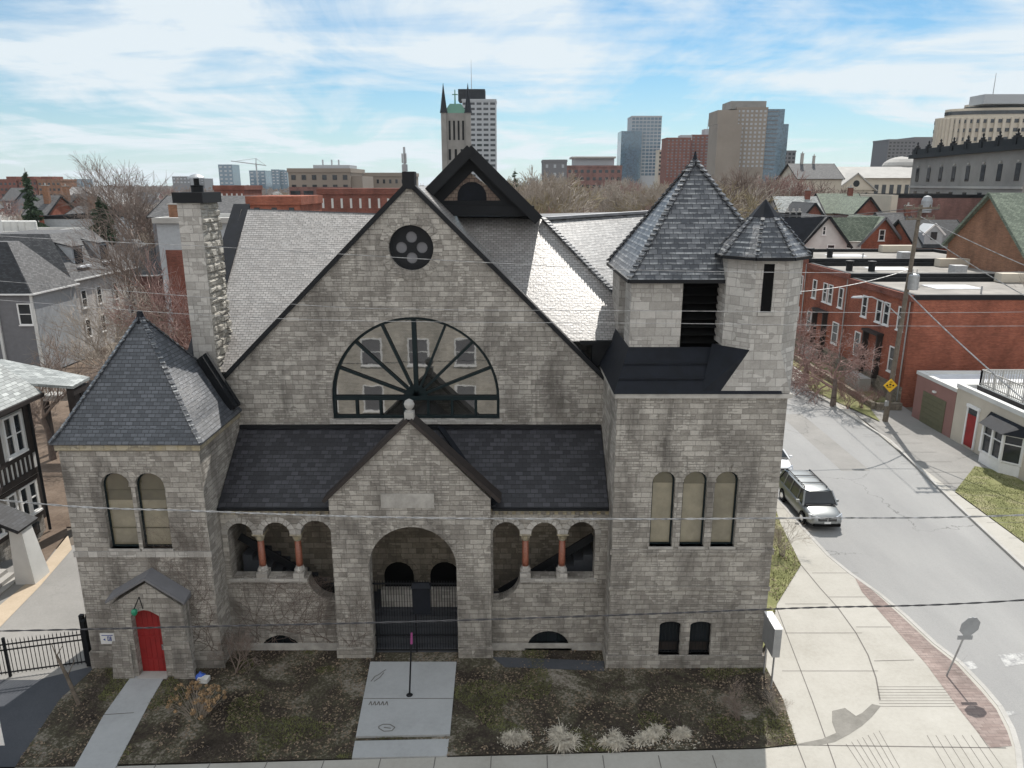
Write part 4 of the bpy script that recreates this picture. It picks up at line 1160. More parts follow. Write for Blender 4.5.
# ---------------------------------------------------------------- grass, leaves, clumps
def inside(p, poly):
    c = False; n_ = len(poly); j = n_-1
    for i in range(n_):
        xi, yi = poly[i][:2]; xj, yj = poly[j][:2]
        if (yi > p[1]) != (yj > p[1]) and p[0] < (xj-xi)*(p[1]-yi)/(yj-yi)+xi: c = not c
        j = i
    return c
from mathutils import noise as mnoise
paths_ = [pth, [g2(355,742), g2(449,740), g2(447,757), g2(352,759)], [g2(141,664),g2(171,667),g2(150,703),g2(116,768),g2(108,780),g2(66,780),g2(75,768),g2(104,716)]]
def blades(poly, n, mat, name, label, z, hgt, thr, seed, sc=.6, spread=.05, avoid=()):
    r = random.Random(seed); mb = MB(); k = 0; t = 0
    xs = [p[0] for p in poly]; ys = [p[1] for p in poly]
    while k < n and t < n*12:
        t += 1
        x, y = r.uniform(min(xs), max(xs)), r.uniform(min(ys), max(ys))
        if not inside((x,y), poly) or any(inside((x,y), q) for q in avoid): continue
        if mnoise.noise(Vector((x*sc, y*sc, seed))) < thr: continue
        k += 1
        a = r.uniform(0, 2*PI); w_ = r.uniform(.008,.02); h = hgt*r.uniform(.4,1.3)
        dx, dy = math.cos(a)*w_, math.sin(a)*w_; lx, ly = r.gauss(0, spread), r.gauss(0, spread)
        mb.face([(x-dx,y-dy,z),(x+dx,y+dy,z),(x+lx,y+ly,z+h)])
    o = mb.build(name, mat); tag(o, label, 'grass', kind='stuff'); del o['category']; return o
big_lawn = [p for p in LAWN]
clip = [(x, min(y, 25.2)) for x, y in big_lawn]
blades(clip, 15000, M['grass'], 'grass', 'patchy short winter grass on the church lawn', .03, .06, .2, 1, avoid=paths_)
blades(clip, 7000, M['bark'], 'dead_grass', 'matted brown grass and debris on the church lawn', .03, .05, -.1, 2, 1.1, avoid=paths_)
def leaves(poly, n, seed, z, name, label, avoid=()):
    r = random.Random(seed); mb = MB(); xs = [p[0] for p in poly]; ys = [p[1] for p in poly]; k = 0
    while k < n:
        x, y = r.uniform(min(xs), max(xs)), r.uniform(min(ys), max(ys)); k += 1
        if not inside((x,y), poly) or any(inside((x,y), q) for q in avoid): continue
        if mnoise.noise(Vector((x*.8, y*.8, seed))) < -.15: continue
        s = r.uniform(.02,.06); a = r.uniform(0, 2*PI); c, d = math.cos(a)*s, math.sin(a)*s; h = lambda: r.uniform(0,.03)
        mb.face([(x-c,y-d,z+h()),(x+d*.6,y-c*.6,z+h()),(x+c,y+d,z+h()),(x-d*.6,y+c*.6,z+h())])
    o = mb.build(name, M['leaf']); o['label'] = label; o['kind'] = 'stuff'; return o
leaves(clip, 11000, 5, .035, 'fallen_leaves', 'dead leaves scattered on the church lawn', paths_)
leaves([g2(*p) for p in ((768,640),(777,604),(801,565),(781,525),(762,470))]+[(9.3,45)], 5000, 9, .03, 'fallen_leaves', 'dead leaves in the bed beside the bell tower')
blades([g2(*p) for p in ((768,640),(777,604),(801,565),(781,525),(762,470))]+[(9.4,40)], 9000, M['grass'], 'grass', 'green grass in the bed beside the bell tower', .024, .1, -.3, 3)
blades([g2(955,491),g2(1024,542),(30,30),(30.5,43),g2(975,466)], 9000, M['grass'], 'grass', 'lawn grass in front of the cream house', .0, .06, -.4, 4)

def clump(name, label, cat, group, p, n, h, rad, mat, seed, droop=.5, wid=.012):
    r = random.Random(seed); mb = MB(); x0, y0, z0 = p
    lobes = [(r.uniform(-.55,.55)*rad, r.uniform(-.4,.4)*rad, r.uniform(.5,1.0), r.uniform(0,6.28)) for _ in range(5)]
    for k in range(n):
        lx, ly, ls, la = r.choice(lobes)
        a = la + r.gauss(0, 1.25); ln = rad*ls*r.uniform(.35,1.0)
        q = Vector((x0+lx+r.gauss(0,.08)*rad, y0+ly+r.gauss(0,.08)*rad, z0)); el = r.uniform(.3,1.35)
        t = Vector((-math.sin(a), math.cos(a), 0))*wid*r.uniform(.5,1.8)
        for sgm in range(3):
            q2 = q+Vector((math.cos(a)*math.cos(el), math.sin(a)*math.cos(el), math.sin(el)*h/rad*1.5))*ln/3
            q2.z = max(q2.z, z0+r.uniform(.005,.03)); t2 = t*(.9 if sgm < 2 else .3)
            mb.face([q-t, q+t, q2+t2, q2-t2]); q, t = q2, t2; el -= r.uniform(.5,1.2); a += r.gauss(0,.4)
    for k in range(n//9):      # litter round the base
        a, b_ = r.uniform(0,6.28), rad*r.uniform(.3,1.35); q = Vector((x0+math.cos(a)*b_, y0+math.sin(a)*b_*.8, z0+.012)); s = r.uniform(.02,.06); c = r.uniform(0,6.28)
        e1 = Vector((math.cos(c), math.sin(c), .1))*s; e2 = Vector((-math.sin(c), math.cos(c), 0))*s*.35
        mb.face([q-e1, q-e2, q+e1, q+e2])
    o = mb.build(name, M[mat]); return tag(o, label, cat, group)
gr = 'clumps of bleached dry grass along the front pavement'
for i, (u, v, lb, s) in enumerate(((516,739,'bleached grass clump nearest the porch path, by the front pavement',1.0),(568,738,'bleached grass clump second from the porch path',1.05),
        (612,741,'bleached grass clump in the middle of the row of five',.9),(650,738,'wide flattened dry grass clump, fourth from the porch path',1.05),(683,738,'browner sprawling dry grass clump nearest the street corner',1.0))):
    p = PZ(u, v, .03); clump('dry_grass_clump', lb, 'grass clump', gr, p, int(1000*s), .34*s, .56*s*(.85+.12*((i*7)%4)), 'straw', 20+i, wid=.009, droop=1.0)
# dried hydrangea
def stems(mb, p, n, h, rad, r, heads=None, th=.008):
    for k in range(n):
        a = r.uniform(0, 2*PI); b = rad*math.sqrt(r.random())
        q0 = Vector(p)+Vector((math.cos(a)*b*.35, math.sin(a)*b*.35, 0)); q2 = Vector(p)+Vector((math.cos(a)*b, math.sin(a)*b, h*r.uniform(.55,1.0)))
        q1 = q0.lerp(q2, .5)+Vector((r.uniform(-.05,.05), r.uniform(-.05,.05), .06))
        mb.tube(q0, q1, th, th*.8, 3, False); mb.tube(q1, q2, th*.8, th*.5, 3, False)
        if heads is not None: heads.append(q2)
r = random.Random(4)
hp = PZ(198, 715, .03); hy = thing('hydrangea_bush', 'dry hydrangea bush with tan flower heads beside the red door path', 'bush', hp)
heads = []; mb = MB(); stems(mb, hp, 60, .85, .95, r, heads, .01); mb.build('stems', M['twig_pale'], hy)
mb = MB()
for q in heads:
    s = r.uniform(.06,.12)
    for k in range(26):
        d = Vector((r.gauss(0,1), r.gauss(0,1), r.gauss(0,.8))).normalized()*s*r.uniform(.6,1)
        c = q+d; e1 = d.orthogonal().normalized()*.03; e2 = d.cross(e1).normalized()*.03
        mb.face([c-e1, c-e2, c+e1, c+e2])
mb.build('flower_heads', M['dry'], hy)
# bags by the wall
def sack(u, v, Y, w_, h, d, mat, name, label, parent=None):
    mb = MB(); p = PZ(u, v, .03); p.y = Y; r = random.Random(int(u))
    prof = [(.5,0),(.56,.2),(.5,.6),(.3,.85),(.08,1.0),(.14,1.15)]
    mb.lathe((0,0,0), prof, 10); mb.v = [(x*w_*(1+.15*math.sin(7*z+x*9))+p.x, y*d+p.y, z*h+.03) for x, y, z in mb.v]
    o = mb.build(name, M[mat], parent, True); return o
o = sack(203, 676, 23.3, .34, .26, .3, 'blue', 'bag', ''); tag(o, 'small blue bag lying at the foot of the entrance tower wall', 'bag')
p = PZ(204, 681, .03); mb = MB(); mb.hexa([(p.x-.2,p.y-.12,.03),(p.x+.17,p.y-.16,.03),(p.x+.2,p.y+.1,.03),(p.x-.17,p.y+.12,.03)], [(p.x-.19,p.y-.12,.2),(p.x+.17,p.y-.15,.18),(p.x+.2,p.y+.1,.2),(p.x-.16,p.y+.12,.21)])
mb.box(p.x-.05,p.x+.02,p.y-.14,p.y+.1,.205,.212)
tag(mb.build('cardboard_box', M['offwhite']), 'crumpled white box in front of the blue bag', 'box')

# ---------------------------------------------------------------- bare trees
def tree_mesh(seed, h, spread, levels, trunk_r, kids_n=(3,5), split=.25, twig_r=.008, up=.25, multi=1, min_sides=3, ang=(25,55), lenf=(.6,.85)):
    r = random.Random(seed); tm, cm_ = MB(), MB()
    def grow(p, d, ln, rad, lv):
        segs = 3 if lv < 2 else 2
        for s in range(segs):
            q = p + d*ln/segs; r2_ = rad*(.86 if lv else .84)
            (tm if lv == 0 else cm_).tube(p, q, rad, r2_, 7 if lv == 0 else (4 if lv < 2 else 3), False)
            d = (d+Vector((r.gauss(0,.2), r.gauss(0,.2), r.gauss(0,.12)+up*.08))).normalized(); p, rad = q, r2_
            if lv >= levels: continue
            kn = r.randint(*kids_n)
            if s < segs-1: kn = max(1, kn-2) if (lv > 0 or s >= 1) else 0
            for k in range(kn):
                a = r.uniform(0, 2*PI); t = R(r.uniform(*ang)); 
                if s == segs-1 and k == 0: t *= .3
                u_ = d.orthogonal().normalized(); v_ = d.cross(u_)
                nd = (d*math.cos(t) + (u_*math.cos(a)+v_*math.sin(a))*math.sin(t)*spread)
                nd.z += up*.5; nd.normalize()
                nr = rad*r.uniform(.5,.72)
                grow(p, nd, ln*r.uniform(*lenf), max(twig_r, nr), lv+1)
    for m_ in range(multi):
        d = Vector((0,0,1)) if multi == 1 else Vector((r.gauss(0,.35), r.gauss(0,.35), 1)).normalized()
        grow(Vector((r.uniform(-.1,.1)*(multi>1), r.uniform(-.1,.1)*(multi>1), -.1)), d, h*split*r.uniform(.85,1.1), trunk_r, 0)
    zmax = max(v[2] for v in cm_.v); k = h/zmax
    for b_ in (tm, cm_): b_.v = [(x*k, y*k, z*k) for x, y, z in b_.v]
    return tm, cm_
def tree(name, label, cat, p, protos, mats, s=1, rz=0, group=None, sz=None):
    t = thing(name, label, cat, p, group, rz); t.scale = (s, s, sz or s)
    for nm_, me, mt in (('trunk', protos[0], mats[0]), ('crown', protos[1], mats[1])):
        o = bpy.data.objects.new(nm_, me); COL.objects.link(o); o.parent = t
        if me.materials[0] != mt:
            o.material_slots[0].link = 'OBJECT'; o.material_slots[0].material = mt
    return t
def proto(mbs):
    out = []
    for mb in mbs:
        me = bpy.data.meshes.new('tree_part'); me.from_pydata(mb.v, [], mb.f); me.uv_layers.new(name='UVMap'); me.materials.append(M['bark']); out.append(me)
    return out
T_BIG = proto(tree_mesh(11, 14, 1.0, 5, .3, (3,3), .24, .01, .35, ang=(18,50), lenf=(.62,.82)))
T_MED = proto(tree_mesh(12, 8, 1.1, 4, .14, (3,4), .22, .008, .2, ang=(25,60)))
T_MED2 = proto(tree_mesh(13, 9, 1.0, 4, .15, (3,4), .24, .008, .3, ang=(20,50)))
T_FAR = proto(tree_mesh(14, 13, 1.0, 5, .22, (3,3), .22, .022, .3, ang=(18,48)))
T_FAR2 = proto(tree_mesh(15, 12, 1.2, 5, .22, (3,3), .24, .024, .25, ang=(20,55)))
T_SHRUB = proto(tree_mesh(16, 2.5, 1.2, 3, .025, (2,4), .3, .004, .25, multi=6, ang=(20,50)))
T_THICKET = proto(tree_mesh(17, 4.5, 1.2, 3, .04, (3,4), .26, .008, .25, multi=5, ang=(20,55)))
T_ORN = proto(tree_mesh(18, 6, 1.5, 5, .13, (3,3), .2, .009, .12, ang=(30,70)))
BK = M['bark']
tree('bare_shrub', 'thin bare shrub against the arcade wall beside the entrance tower', 'shrub', PZ(237,672,.03), T_SHRUB, (M['twig'], M['twig']), .75, 0)
tree('bare_shrub', 'bare shrub in the bed at the side wall of the bell tower', 'shrub', PZ(783,556,.03), T_SHRUB, (M['twig_pale'], M['twig_pale']), .8, 1)
tree('bare_shrub', 'dark bare shrub in the shaded corner of the lawn by the bell tower', 'shrub', PZ(738,720,.03), T_SHRUB, (M['twig'], M['twig']), .55, 2)
tree('bare_shrub', 'low twiggy shrub in the sun at the pavement corner below the sign', 'shrub', PZ(777,715,.03), T_SHRUB, (M['twig_pale'], M['twig_pale']), .4, 2.6)
# leaning sapling by the fence
mb = MB(); a, b_ = PZ(79,704,.03), PZ(72,690,.03)
sp_ = thing('young_tree', 'leaning cut off tree stem beside the iron fence', 'tree', a)
p0 = Vector((a.x,a.y,.0)); p1 = p0+Vector((-.35,.15,1.0)); p2 = p1+Vector((-.3,.1,.75))
mb.tube(p0, p1, .075, .06, 7); mb.tube(p1, p2, .06, .045, 7); mb.build('trunk', M['wood_pole'], sp_)
mb = MB(); mb.tube(p2, p2+Vector((-.1,0,.5)), .03, .015, 4); mb.tube(p1, p1+Vector((.3,.1,.6)), .02, .01, 4); mb.tube(p2, p2+Vector((.25,.05,.4)), .02,.01,4); mb.build('branch', M['wood_pole'], sp_)
# vines on the walls
def vine(name, label, x0, x1, Y, z0, z1, starts, seed, th=.012):
    r = random.Random(seed); mb = MB()
    def go(x, z, ang, th, depth):
        n_ = r.randint(10, 22)
        for k in range(n_):
            ang += r.gauss(0, .28); ang = max(.15, min(PI-.15, ang)); st = r.uniform(.12,.24)
            nx, nz = x+math.cos(ang)*st, z+math.sin(ang)*st
            if not (x0 < nx < x1 and z0 < nz < z1): return
            mb.tube((x,Y-th,z), (nx,Y-th,nz), th, th*.95, 3, False); x, z = nx, nz; th *= .96
            if depth < 4 and r.random() < .22: go(x, z, ang+r.choice((-1,1))*r.uniform(.5,1.1), th*.75, depth+1)
    for s in range(starts):
        go(x0+(x1-x0)*r.random(), z0+.02, r.uniform(.8,2.3), th, 0)
    return tag(mb.build(name, M['bark']), label, 'vine', 'bare climbing vines on the church walls')
vine('climbing_vine', 'bare vine climbing the right half of the entrance tower wall', -13.0, -10.75, TF-.0, .7, 6.2, 9, 2)
vine('climbing_vine', 'bare vine spread over the arcade wall left of the porch', -10.6, -6.7, AY-.0, .3, 3.2, 16, 3)
vine('climbing_vine', 'thin bare vine on the left pier of the porch', -6.5, -5.3, PFY-.0, .45, 4.6, 6, 4, .009)

# ---------------------------------------------------------------- street things near the church
# small directory sign on the tower
pa_, pb_ = PY(99.5,633.5,23.9), PY(115.5,644,23.9)
sg = thing('wall_sign', 'small white notice with blue symbols beside the red door', 'sign', (pa_.x, 23.95, pb_.z))
mb = MB(); mb.box(pa_.x, pb_.x, 23.9, 23.925, pb_.z, pa_.z); mb.build('plate', M['white'], sg)
W_, H_ = pb_.x-pa_.x, pa_.z-pb_.z
mb = MB(); bx_ = lambda x0,x1,z0,z1: mb.box(pa_.x+x0*W_, pa_.x+x1*W_, 23.893, 23.899, pb_.z+z0*H_, pb_.z+z1*H_)
bx_(.12,.9,.80,.86); bx_(.5,.54,.3,.72); bx_(.5,.6,.3,.36); bx_(.6,.64,.3,.72); bx_(.5,.6,.66,.72); bx_(.68,.72,.3,.72); bx_(.68,.76,.48,.54); bx_(.74,.78,.3,.72)
mb.hexa([(pa_.x+.2*W_,23.893,pb_.z+.42*H_),(pa_.x+.34*W_,23.893,pb_.z+.32*H_),(pa_.x+.34*W_,23.899,pb_.z+.32*H_),(pa_.x+.2*W_,23.899,pb_.z+.42*H_)],
        [(pa_.x+.2*W_,23.893,pb_.z+.44*H_),(pa_.x+.34*W_,23.893,pb_.z+.54*H_),(pa_.x+.34*W_,23.899,pb_.z+.54*H_),(pa_.x+.2*W_,23.899,pb_.z+.44*H_)])
mb.build('lettering', M['bluedark'], sg)
# dead wreath above the door
p = PY(135.5,611,23.3); mb = MB(); mb.lathe((0,0,0), [(.05,-.12),(.1,-.04),(.11,.05),(.05,.12)], 8); mb.v = [(x+p.x, y+p.y-.08, z+p.z) for x,y,z in mb.v]
wr_ = thing('door_lantern', 'green lantern on a bent bracket over the red door', 'lantern', (p.x,23.3,p.z)); mb.build('lamp_body', M['green'], wr_)
mb = MB(); q = PY(139,597,23.32); mb.path([p+Vector((0,-.08,.12)), q, PY(143,609,23.3)], .018, 5); mb.build('bracket', M['black_metal'], wr_)
# iron fence
fp = [Vector((-15.75,24.15,0)), Vector((-18.3,23.5,0)), Vector((-20.9,22.9,0)), Vector((-23.5,22.3,0))]
fe = thing('iron_fence', 'black spiked iron fence running from the entrance tower across the drive', 'fence', fp[0])
for k, p in enumerate(fp):
    mb = MB(); s = .04 if k else .08; mb.box(p.x-s,p.x+s,p.y-s,p.y+s,0,1.6 if k else 1.9); mb.build('post', M['black_metal'], fe)
for a, b_ in zip(fp, fp[1:]):
    mb = MB()
    for z in (.18, 1.1, 1.32): mb.bar(a+Vector((0,0,z)), b_+Vector((0,0,z)), .035, .045)
    mb.build('rail', M['black_metal'], fe)
    mb = MB(); n_ = 20
    for k in range(1, n_):
        c = a.lerp(b_, k/n_); mb.tube(c+Vector((0,0,.1)), c+Vector((0,0,1.42)), .014, .014, 5); mb.tube(c+Vector((0,0,1.42)), c+Vector((0,0,1.55)), .02, .002, 5)
    mb.build('pickets', M['black_metal'], fe)
g_ = thing('iron_gate', 'black iron gate panel folded back against the entrance tower', 'gate', (-15.9,24.5,0))
mb = MB()
for z in (.15, 1.1, 1.75): mb.bar((-15.85,24.3,z), (-16.1,26.1,z), .04, .05)
for k in range(15): c = Vector((-15.85,24.3,0)).lerp(Vector((-16.1,26.1,0)), k/14); mb.tube(c+Vector((0,0,.1)), c+Vector((0,0,1.9)), .018, .018, 5)
mb.build('panel', M['black_metal'], g_)
mb = MB(); mb.box(-15.92,-15.78,24.2,24.34,0,2.05); mb.build('post', M['black_metal'], g_)
# pole in front of the porch
p = PZ(409.5,695,.1)
hr = thing('bollard_post', 'slender dark post with a pink ribbon standing in the middle of the porch path', 'post', p)
mb = MB(); mb.tube(p, p+Vector((.16,.0,2.45)), .03, .026, 8); mb.build('shaft', M['black_metal'], hr)
mb = MB(); mb.tube(p+Vector((.14,0,2.05)), p+Vector((.16,0,2.47)), .045, .035, 8); mb.build('ribbon', M['pink'], hr)
mb = MB(); mb.lathe(p, [(.12,0),(.1,.02),(.04,.05)], 10); mb.build('base_plate', M['black_metal'], hr)
# double sided sign box by the tower
p = PZ(767,682,0); sx0 = p.x
sb_ = thing('sign_box', 'tall pale sign box on two posts at the pavement edge beside the bell tower', 'sign', (p.x,23.6,0))
tp_ = PY(769,614,24.3)
ztop = 2.45; zbot = 1.35
mb = MB(); mb.box(9.1,9.36,22.7,23.8,zbot,ztop); bd = mb.build('cabinet', M['sign_grey'], sb_)
mb = MB(); mb.box(9.363,9.37,22.75,23.75,zbot+.06,ztop-.06); mb.build('sign_face', M['white'], bd)
mb = MB(); mb.box(9.09,9.38,22.69,23.81,ztop+.001,ztop+.03); mb.build('top_plate', M['white'], bd)
for y in (22.85, 23.65):
    mb = MB(); mb.tube((9.23,y,0),(9.23,y,zbot),.035,.035,8); mb.build('post', M['steel'], sb_)
# stop sign seen from behind
p = PZ(946.5,676,0); tpn = PY(973,617,p.y-.15)
ss = thing('stop_sign', 'leaning stop sign seen from behind in the brick paved strip', 'traffic sign', p)
mb = MB(); mb.tube(p, tpn, .032, .03, 8); mb.build('pole', M['steel'], ss)
cen = PY(970.5,627,p.y-.2)
mb = MB(); o8 = [(.36/math.cos(PI/8)*math.cos(PI/8+PI/4*k), .36/math.cos(PI/8)*math.sin(PI/8+PI/4*k)) for k in range(8)]
mb.panel(o8, [], (cen.x,cen.y+.02,cen.z), (.98,.1,.0), (.12,0,.99), .015); mb.build('plate', M['sign_grey'], ss)
mb = MB(); mb.panel([(p_[0]*.97,p_[1]*.97) for p_ in o8], [], (cen.x,cen.y+.045,cen.z), (-.98,-.1,.0), (.12,0,.99), .008); mb.build('sign_face', M['red_paint'], ss)
# STOP lettering on the face turned away from us
cu = bpy.data.curves.new('lettering', 'FONT'); cu.body = 'STOP'; cu.size = .27; cu.align_x = 'CENTER'; cu.align_y = 'CENTER'; cu.extrude = .003
to = bpy.data.objects.new('lettering', cu); COL.objects.link(to); to.rotation_euler = (PI/2, 0, PI+R(6)); to.location = (cen.x-p.x, cen.y+.058-p.y, cen.z-p.z); dgm = bpy.data.meshes.new_from_object(to); dgm.materials.clear(); dgm.materials.append(M['white']); bpy.data.objects.remove(to); to = bpy.data.objects.new('lettering', dgm); COL.objects.link(to); to.rotation_euler = (PI/2, 0, PI+R(6)); to.location = (cen.x-p.x, cen.y+.058-p.y, cen.z-p.z); to.parent = ss
pl = PY(966,637.5,p.y-.15); mb = MB(); mb.box(pl.x-.3,pl.x+.24,pl.y-.0,pl.y+.015,pl.z-.09,pl.z+.09); mb.build('supplementary_plate', M['sign_grey'], ss)
# small street sign at the left bottom edge
p = PZ(-14,800,0)
ls = thing('parking_sign', 'green and white sign on a post at the bottom left edge beside the dark drive', 'traffic sign', (p.x,18.6,0))
a, b_ = PY(-18,716,18.6), PY(5,745,18.6)
mb = MB(); mb.tube((a.x+.1,18.63,0),(a.x+.1,18.63,a.z+.1),.03,.03,8); mb.build('pole', M['steel'], ls)
mb = MB(); mb.box(a.x-.1,b_.x,18.58,18.595,b_.z,a.z); mb.build('plate', M['white'], ls)
mb = MB(); mb.box(a.x-.08,b_.x-.02,18.572,18.578,b_.z+(a.z-b_.z)*.62,a.z-.03); mb.build('band', M['green'], ls)

# overhead wires along the front street, between poles outside the picture
def wire(pts, r_, mat, label, name='overhead_wire', twist=0):
    mb = MB(); 
    P_ = [Vector(p) for p in pts]; out = []
    for i in range(len(P_)-1):
        p0 = P_[max(0,i-1)]; p1 = P_[i]; p2 = P_[i+1]; p3 = P_[min(len(P_)-1,i+2)]
        for k in range(8):
            t = k/8; out.append(.5*((2*p1)+(p2-p0)*t+(2*p0-5*p1+4*p2-p3)*t*t+(3*p1-p0-3*p2+p3)*t**3))
    out.append(P_[-1])
    if twist:
        dense = []
        for a, b_ in zip(out, out[1:]):
            for k in range(6): dense.append(a.lerp(b_, k/6))
        dense.append(out[-1])
        for ph in (0, PI):
            q = [p+Vector((0, math.cos(i*.9+ph)*r_, math.sin(i*.9+ph)*r_)) for i, p in enumerate(dense)]
            for a, b_ in zip(q, q[1:]): mb.tube(a, b_, r_*.9, r_*.9, 5, False)
    else:
        for a, b_ in zip(out, out[1:]): mb.tube(a, b_, r_, r_, 6, False)
    o = mb.build(name, M[mat]); return tag(o, label, 'wire', 'overhead wires crossing in front of the church')
WY = 15.0
def wp(*q): return [PY(u, v, WY) for u, v in q]
wire(wp((-500,440),(0,500),(200,511),(400,517.5),(620,519),(800,518),(1024,515),(1500,492)), .012, 'cable', 'upper of the two thick twisted cables in front of the church, across the arcade eaves', 'power_cable', 1)
wire(wp((-500,640),(0,631),(200,626.5),(400,622),(620,615),(800,608),(1024,600),(1500,560)), .012, 'cable_dark', 'lower of the two thick cables in front of the church, across the porch gate', 'power_cable', 1)
wire(wp((-500,205),(0,236),(200,246),(340,254),(495,263),(680,271),(1024,272),(1500,260)), .006, 'cable', 'thin wire crossing the front gable below the round window')
wire(wp((-500,240),(0,281),(150,293),(290,304),(400,309),(680,311),(1024,312),(1500,300)), .005, 'cable', 'thin wire crossing the bell tower at the top of its louvres')
wire(wp((-500,260),(0,300),(290,319),(680,323.5),(1024,326),(1500,318)), .005, 'cable', 'lowest thin wire crossing the bell tower louvres')
# ---------------------------------------------------------------- generic house parts
WCACHE = {}
def win_mesh(w_, h_, frame_m, pane_m, bars=1):
    key = (round(w_,2), round(h_,2), frame_m, pane_m, bars)
    if key in WCACHE: return WCACHE[key]
    # local: facing -Y, centred, bottom at 0
    mb = MB(); mb.box(-w_/2+.05, w_/2-.05, -.012, .03, .05, h_-.05); a = mb.build('pane', M[pane_m]); 
    mb = MB(); t = .09
    mb.box(-w_/2-.03,-w_/2+t,-.07,.02,0,h_); mb.box(w_/2-t,w_/2+.03,-.07,.02,0,h_); mb.box(-w_/2+t,w_/2-t,-.07,.02,h_-t,h_); mb.box(-w_/2+t,w_/2-t,-.07,.02,0,t)
    if bars: mb.box(-w_/2+t,w_/2-t,-.05,.02,h_*.5-.03,h_*.5+.03)
    mb.box(-w_/2-.1,w_/2+.1,-.12,.02,-.1,-.002)
    b_ = mb.build('frame', M[frame_m])
    ms = (a.data, b_.data)
    bpy.data.objects.remove(a); bpy.data.objects.remove(b_)
    WCACHE[key] = ms; return ms
def window(parent, loc, w_=.9, h_=1.5, face='-Y', frame='white', pane='glass', bars=1, small=False, rz=None):
    ms = win_mesh(w_, h_, frame, pane, bars)
    rz = {'-Y':0, '+X':PI/2, '+Y':PI, '-X':-PI/2}[face] if rz is None else rz
    o = inst('window', ms[0], parent, loc, rz)
    f = bpy.data.objects.new('frame', ms[1]); COL.objects.link(f); f.parent = o
    return o
def pane_only(parent, loc, w_, h_, face='-Y', pane='glass', th=.06, rz=None, name='window'):
    key = ('p', round(w_,2), round(h_,2), pane)
    if key not in WCACHE:
        mb = MB(); mb.box(-w_/2,w_/2,-th,.03,0,h_); o = mb.build('window', M[pane]); WCACHE[key] = o.data; bpy.data.objects.remove(o)
    rz = {'-Y':0, '+X':PI/2, '+Y':PI, '-X':-PI/2}[face] if rz is None else rz
    return inst(name, WCACHE[key], parent, loc, rz)
def chimney_on(parent, x, y, z0, z1, mat='brick_red', s=.5):
    mb = MB(); mb.box(x-s,x+s,y-s*.7,y+s*.7,z0,z1); c = mb.build('chimney', M[mat], parent)
    mb = MB(); mb.box(x-s-.06,x+s+.06,y-s*.7-.06,y+s*.7+.06,z1,z1+.12); mb.lathe((x,y,z1+.12),[(.14,0),(.12,.4)],8); mb.build('chimney_pot', M['concrete'], c)
def gable_house(label, x0, x1, y0, y1, ze, zr, along='y', wall='brick_red', roof='shingle_grey', fascia='black_metal', cat='house', wins=(), chim=None, group=None, over=.35, z0=-.16, name='house'):
    h = thing(name, label, cat, ((x0+x1)/2, (y0+y1)/2, 0), group)
    mb = MB()
    if along == 'y':     # ridge runs away from the camera, gable faces it
        xm = (x0+x1)/2
        for y, s in ((y0,1),(y1,-1)):
            q = [(x0,y,z0),(x1,y,z0),(x1,y,ze),(xm,y,zr),(x0,y,ze)]; mb.face(q if s>0 else q[::-1])
        mb.face([(x0,y1,z0),(x0,y0,z0),(x0,y0,ze),(x0,y1,ze)]); mb.face([(x1,y0,z0),(x1,y1,z0),(x1,y1,ze),(x1,y0,ze)])
        mb.build('wall', M[wall], h)
        sl = (zr-ze)/(xm-x0)
        r_ = MB()
        for s in (-1,1):
            xe = xm+s*(xm-x0+over); zz_ = ze-sl*over+.05
            r_.roof([(xm,y0-over,zr+.05),(xm,y1+over,zr+.05),(xe,y1+over,zz_),(xe,y0-over,zz_)], .12)
        ro = r_.build('roof', M[roof], h)
        for s in (-1,1):
            f = MB(); xe = xm+s*(xm-x0+over); f.bar((xe,y0-over-.03,ze-sl*over-.03),(xm,y0-over-.03,zr-.03),.08,.3); f.build('barge_board', M[fascia], h)
    else:
        ym = (y0+y1)/2
        for x, s in ((x0,1),(x1,-1)):
            q = [(x,y1,z0),(x,y0,z0),(x,y0,ze),(x,ym,zr),(x,y1,ze)]; mb.face(q if s>0 else q[::-1])
        mb.face([(x0,y0,z0),(x1,y0,z0),(x1,y0,ze),(x0,y0,ze)]); mb.face([(x1,y1,z0),(x0,y1,z0),(x0,y1,ze),(x1,y1,ze)])
        mb.build('wall', M[wall], h)
        sl = (zr-ze)/(ym-y0); r_ = MB()
        for s in (-1,1):
            ye = ym+s*(ym-y0+over); zz_ = ze-sl*over+.05
            r_.roof([(x0-over,ym,zr+.05),(x1+over,ym,zr+.05),(x1+over,ye,zz_),(x0-over,ye,zz_)], .12)
        ro = r_.build('roof', M[roof], h)
        for xx in (x0-over-.03, x1+over+.03):
            f = MB()
            for s in (-1,1): f.bar((xx,ym+s*(ym-y0+over),ze-sl*over-.03),(xx,ym,zr-.03),.08,.3)
            f.build('barge_board', M[fascia], h)
    for wv in wins: window(h, wv[0], *wv[1:])
    if chim:
        for c in chim: chimney_on(ro, *c)
    return h
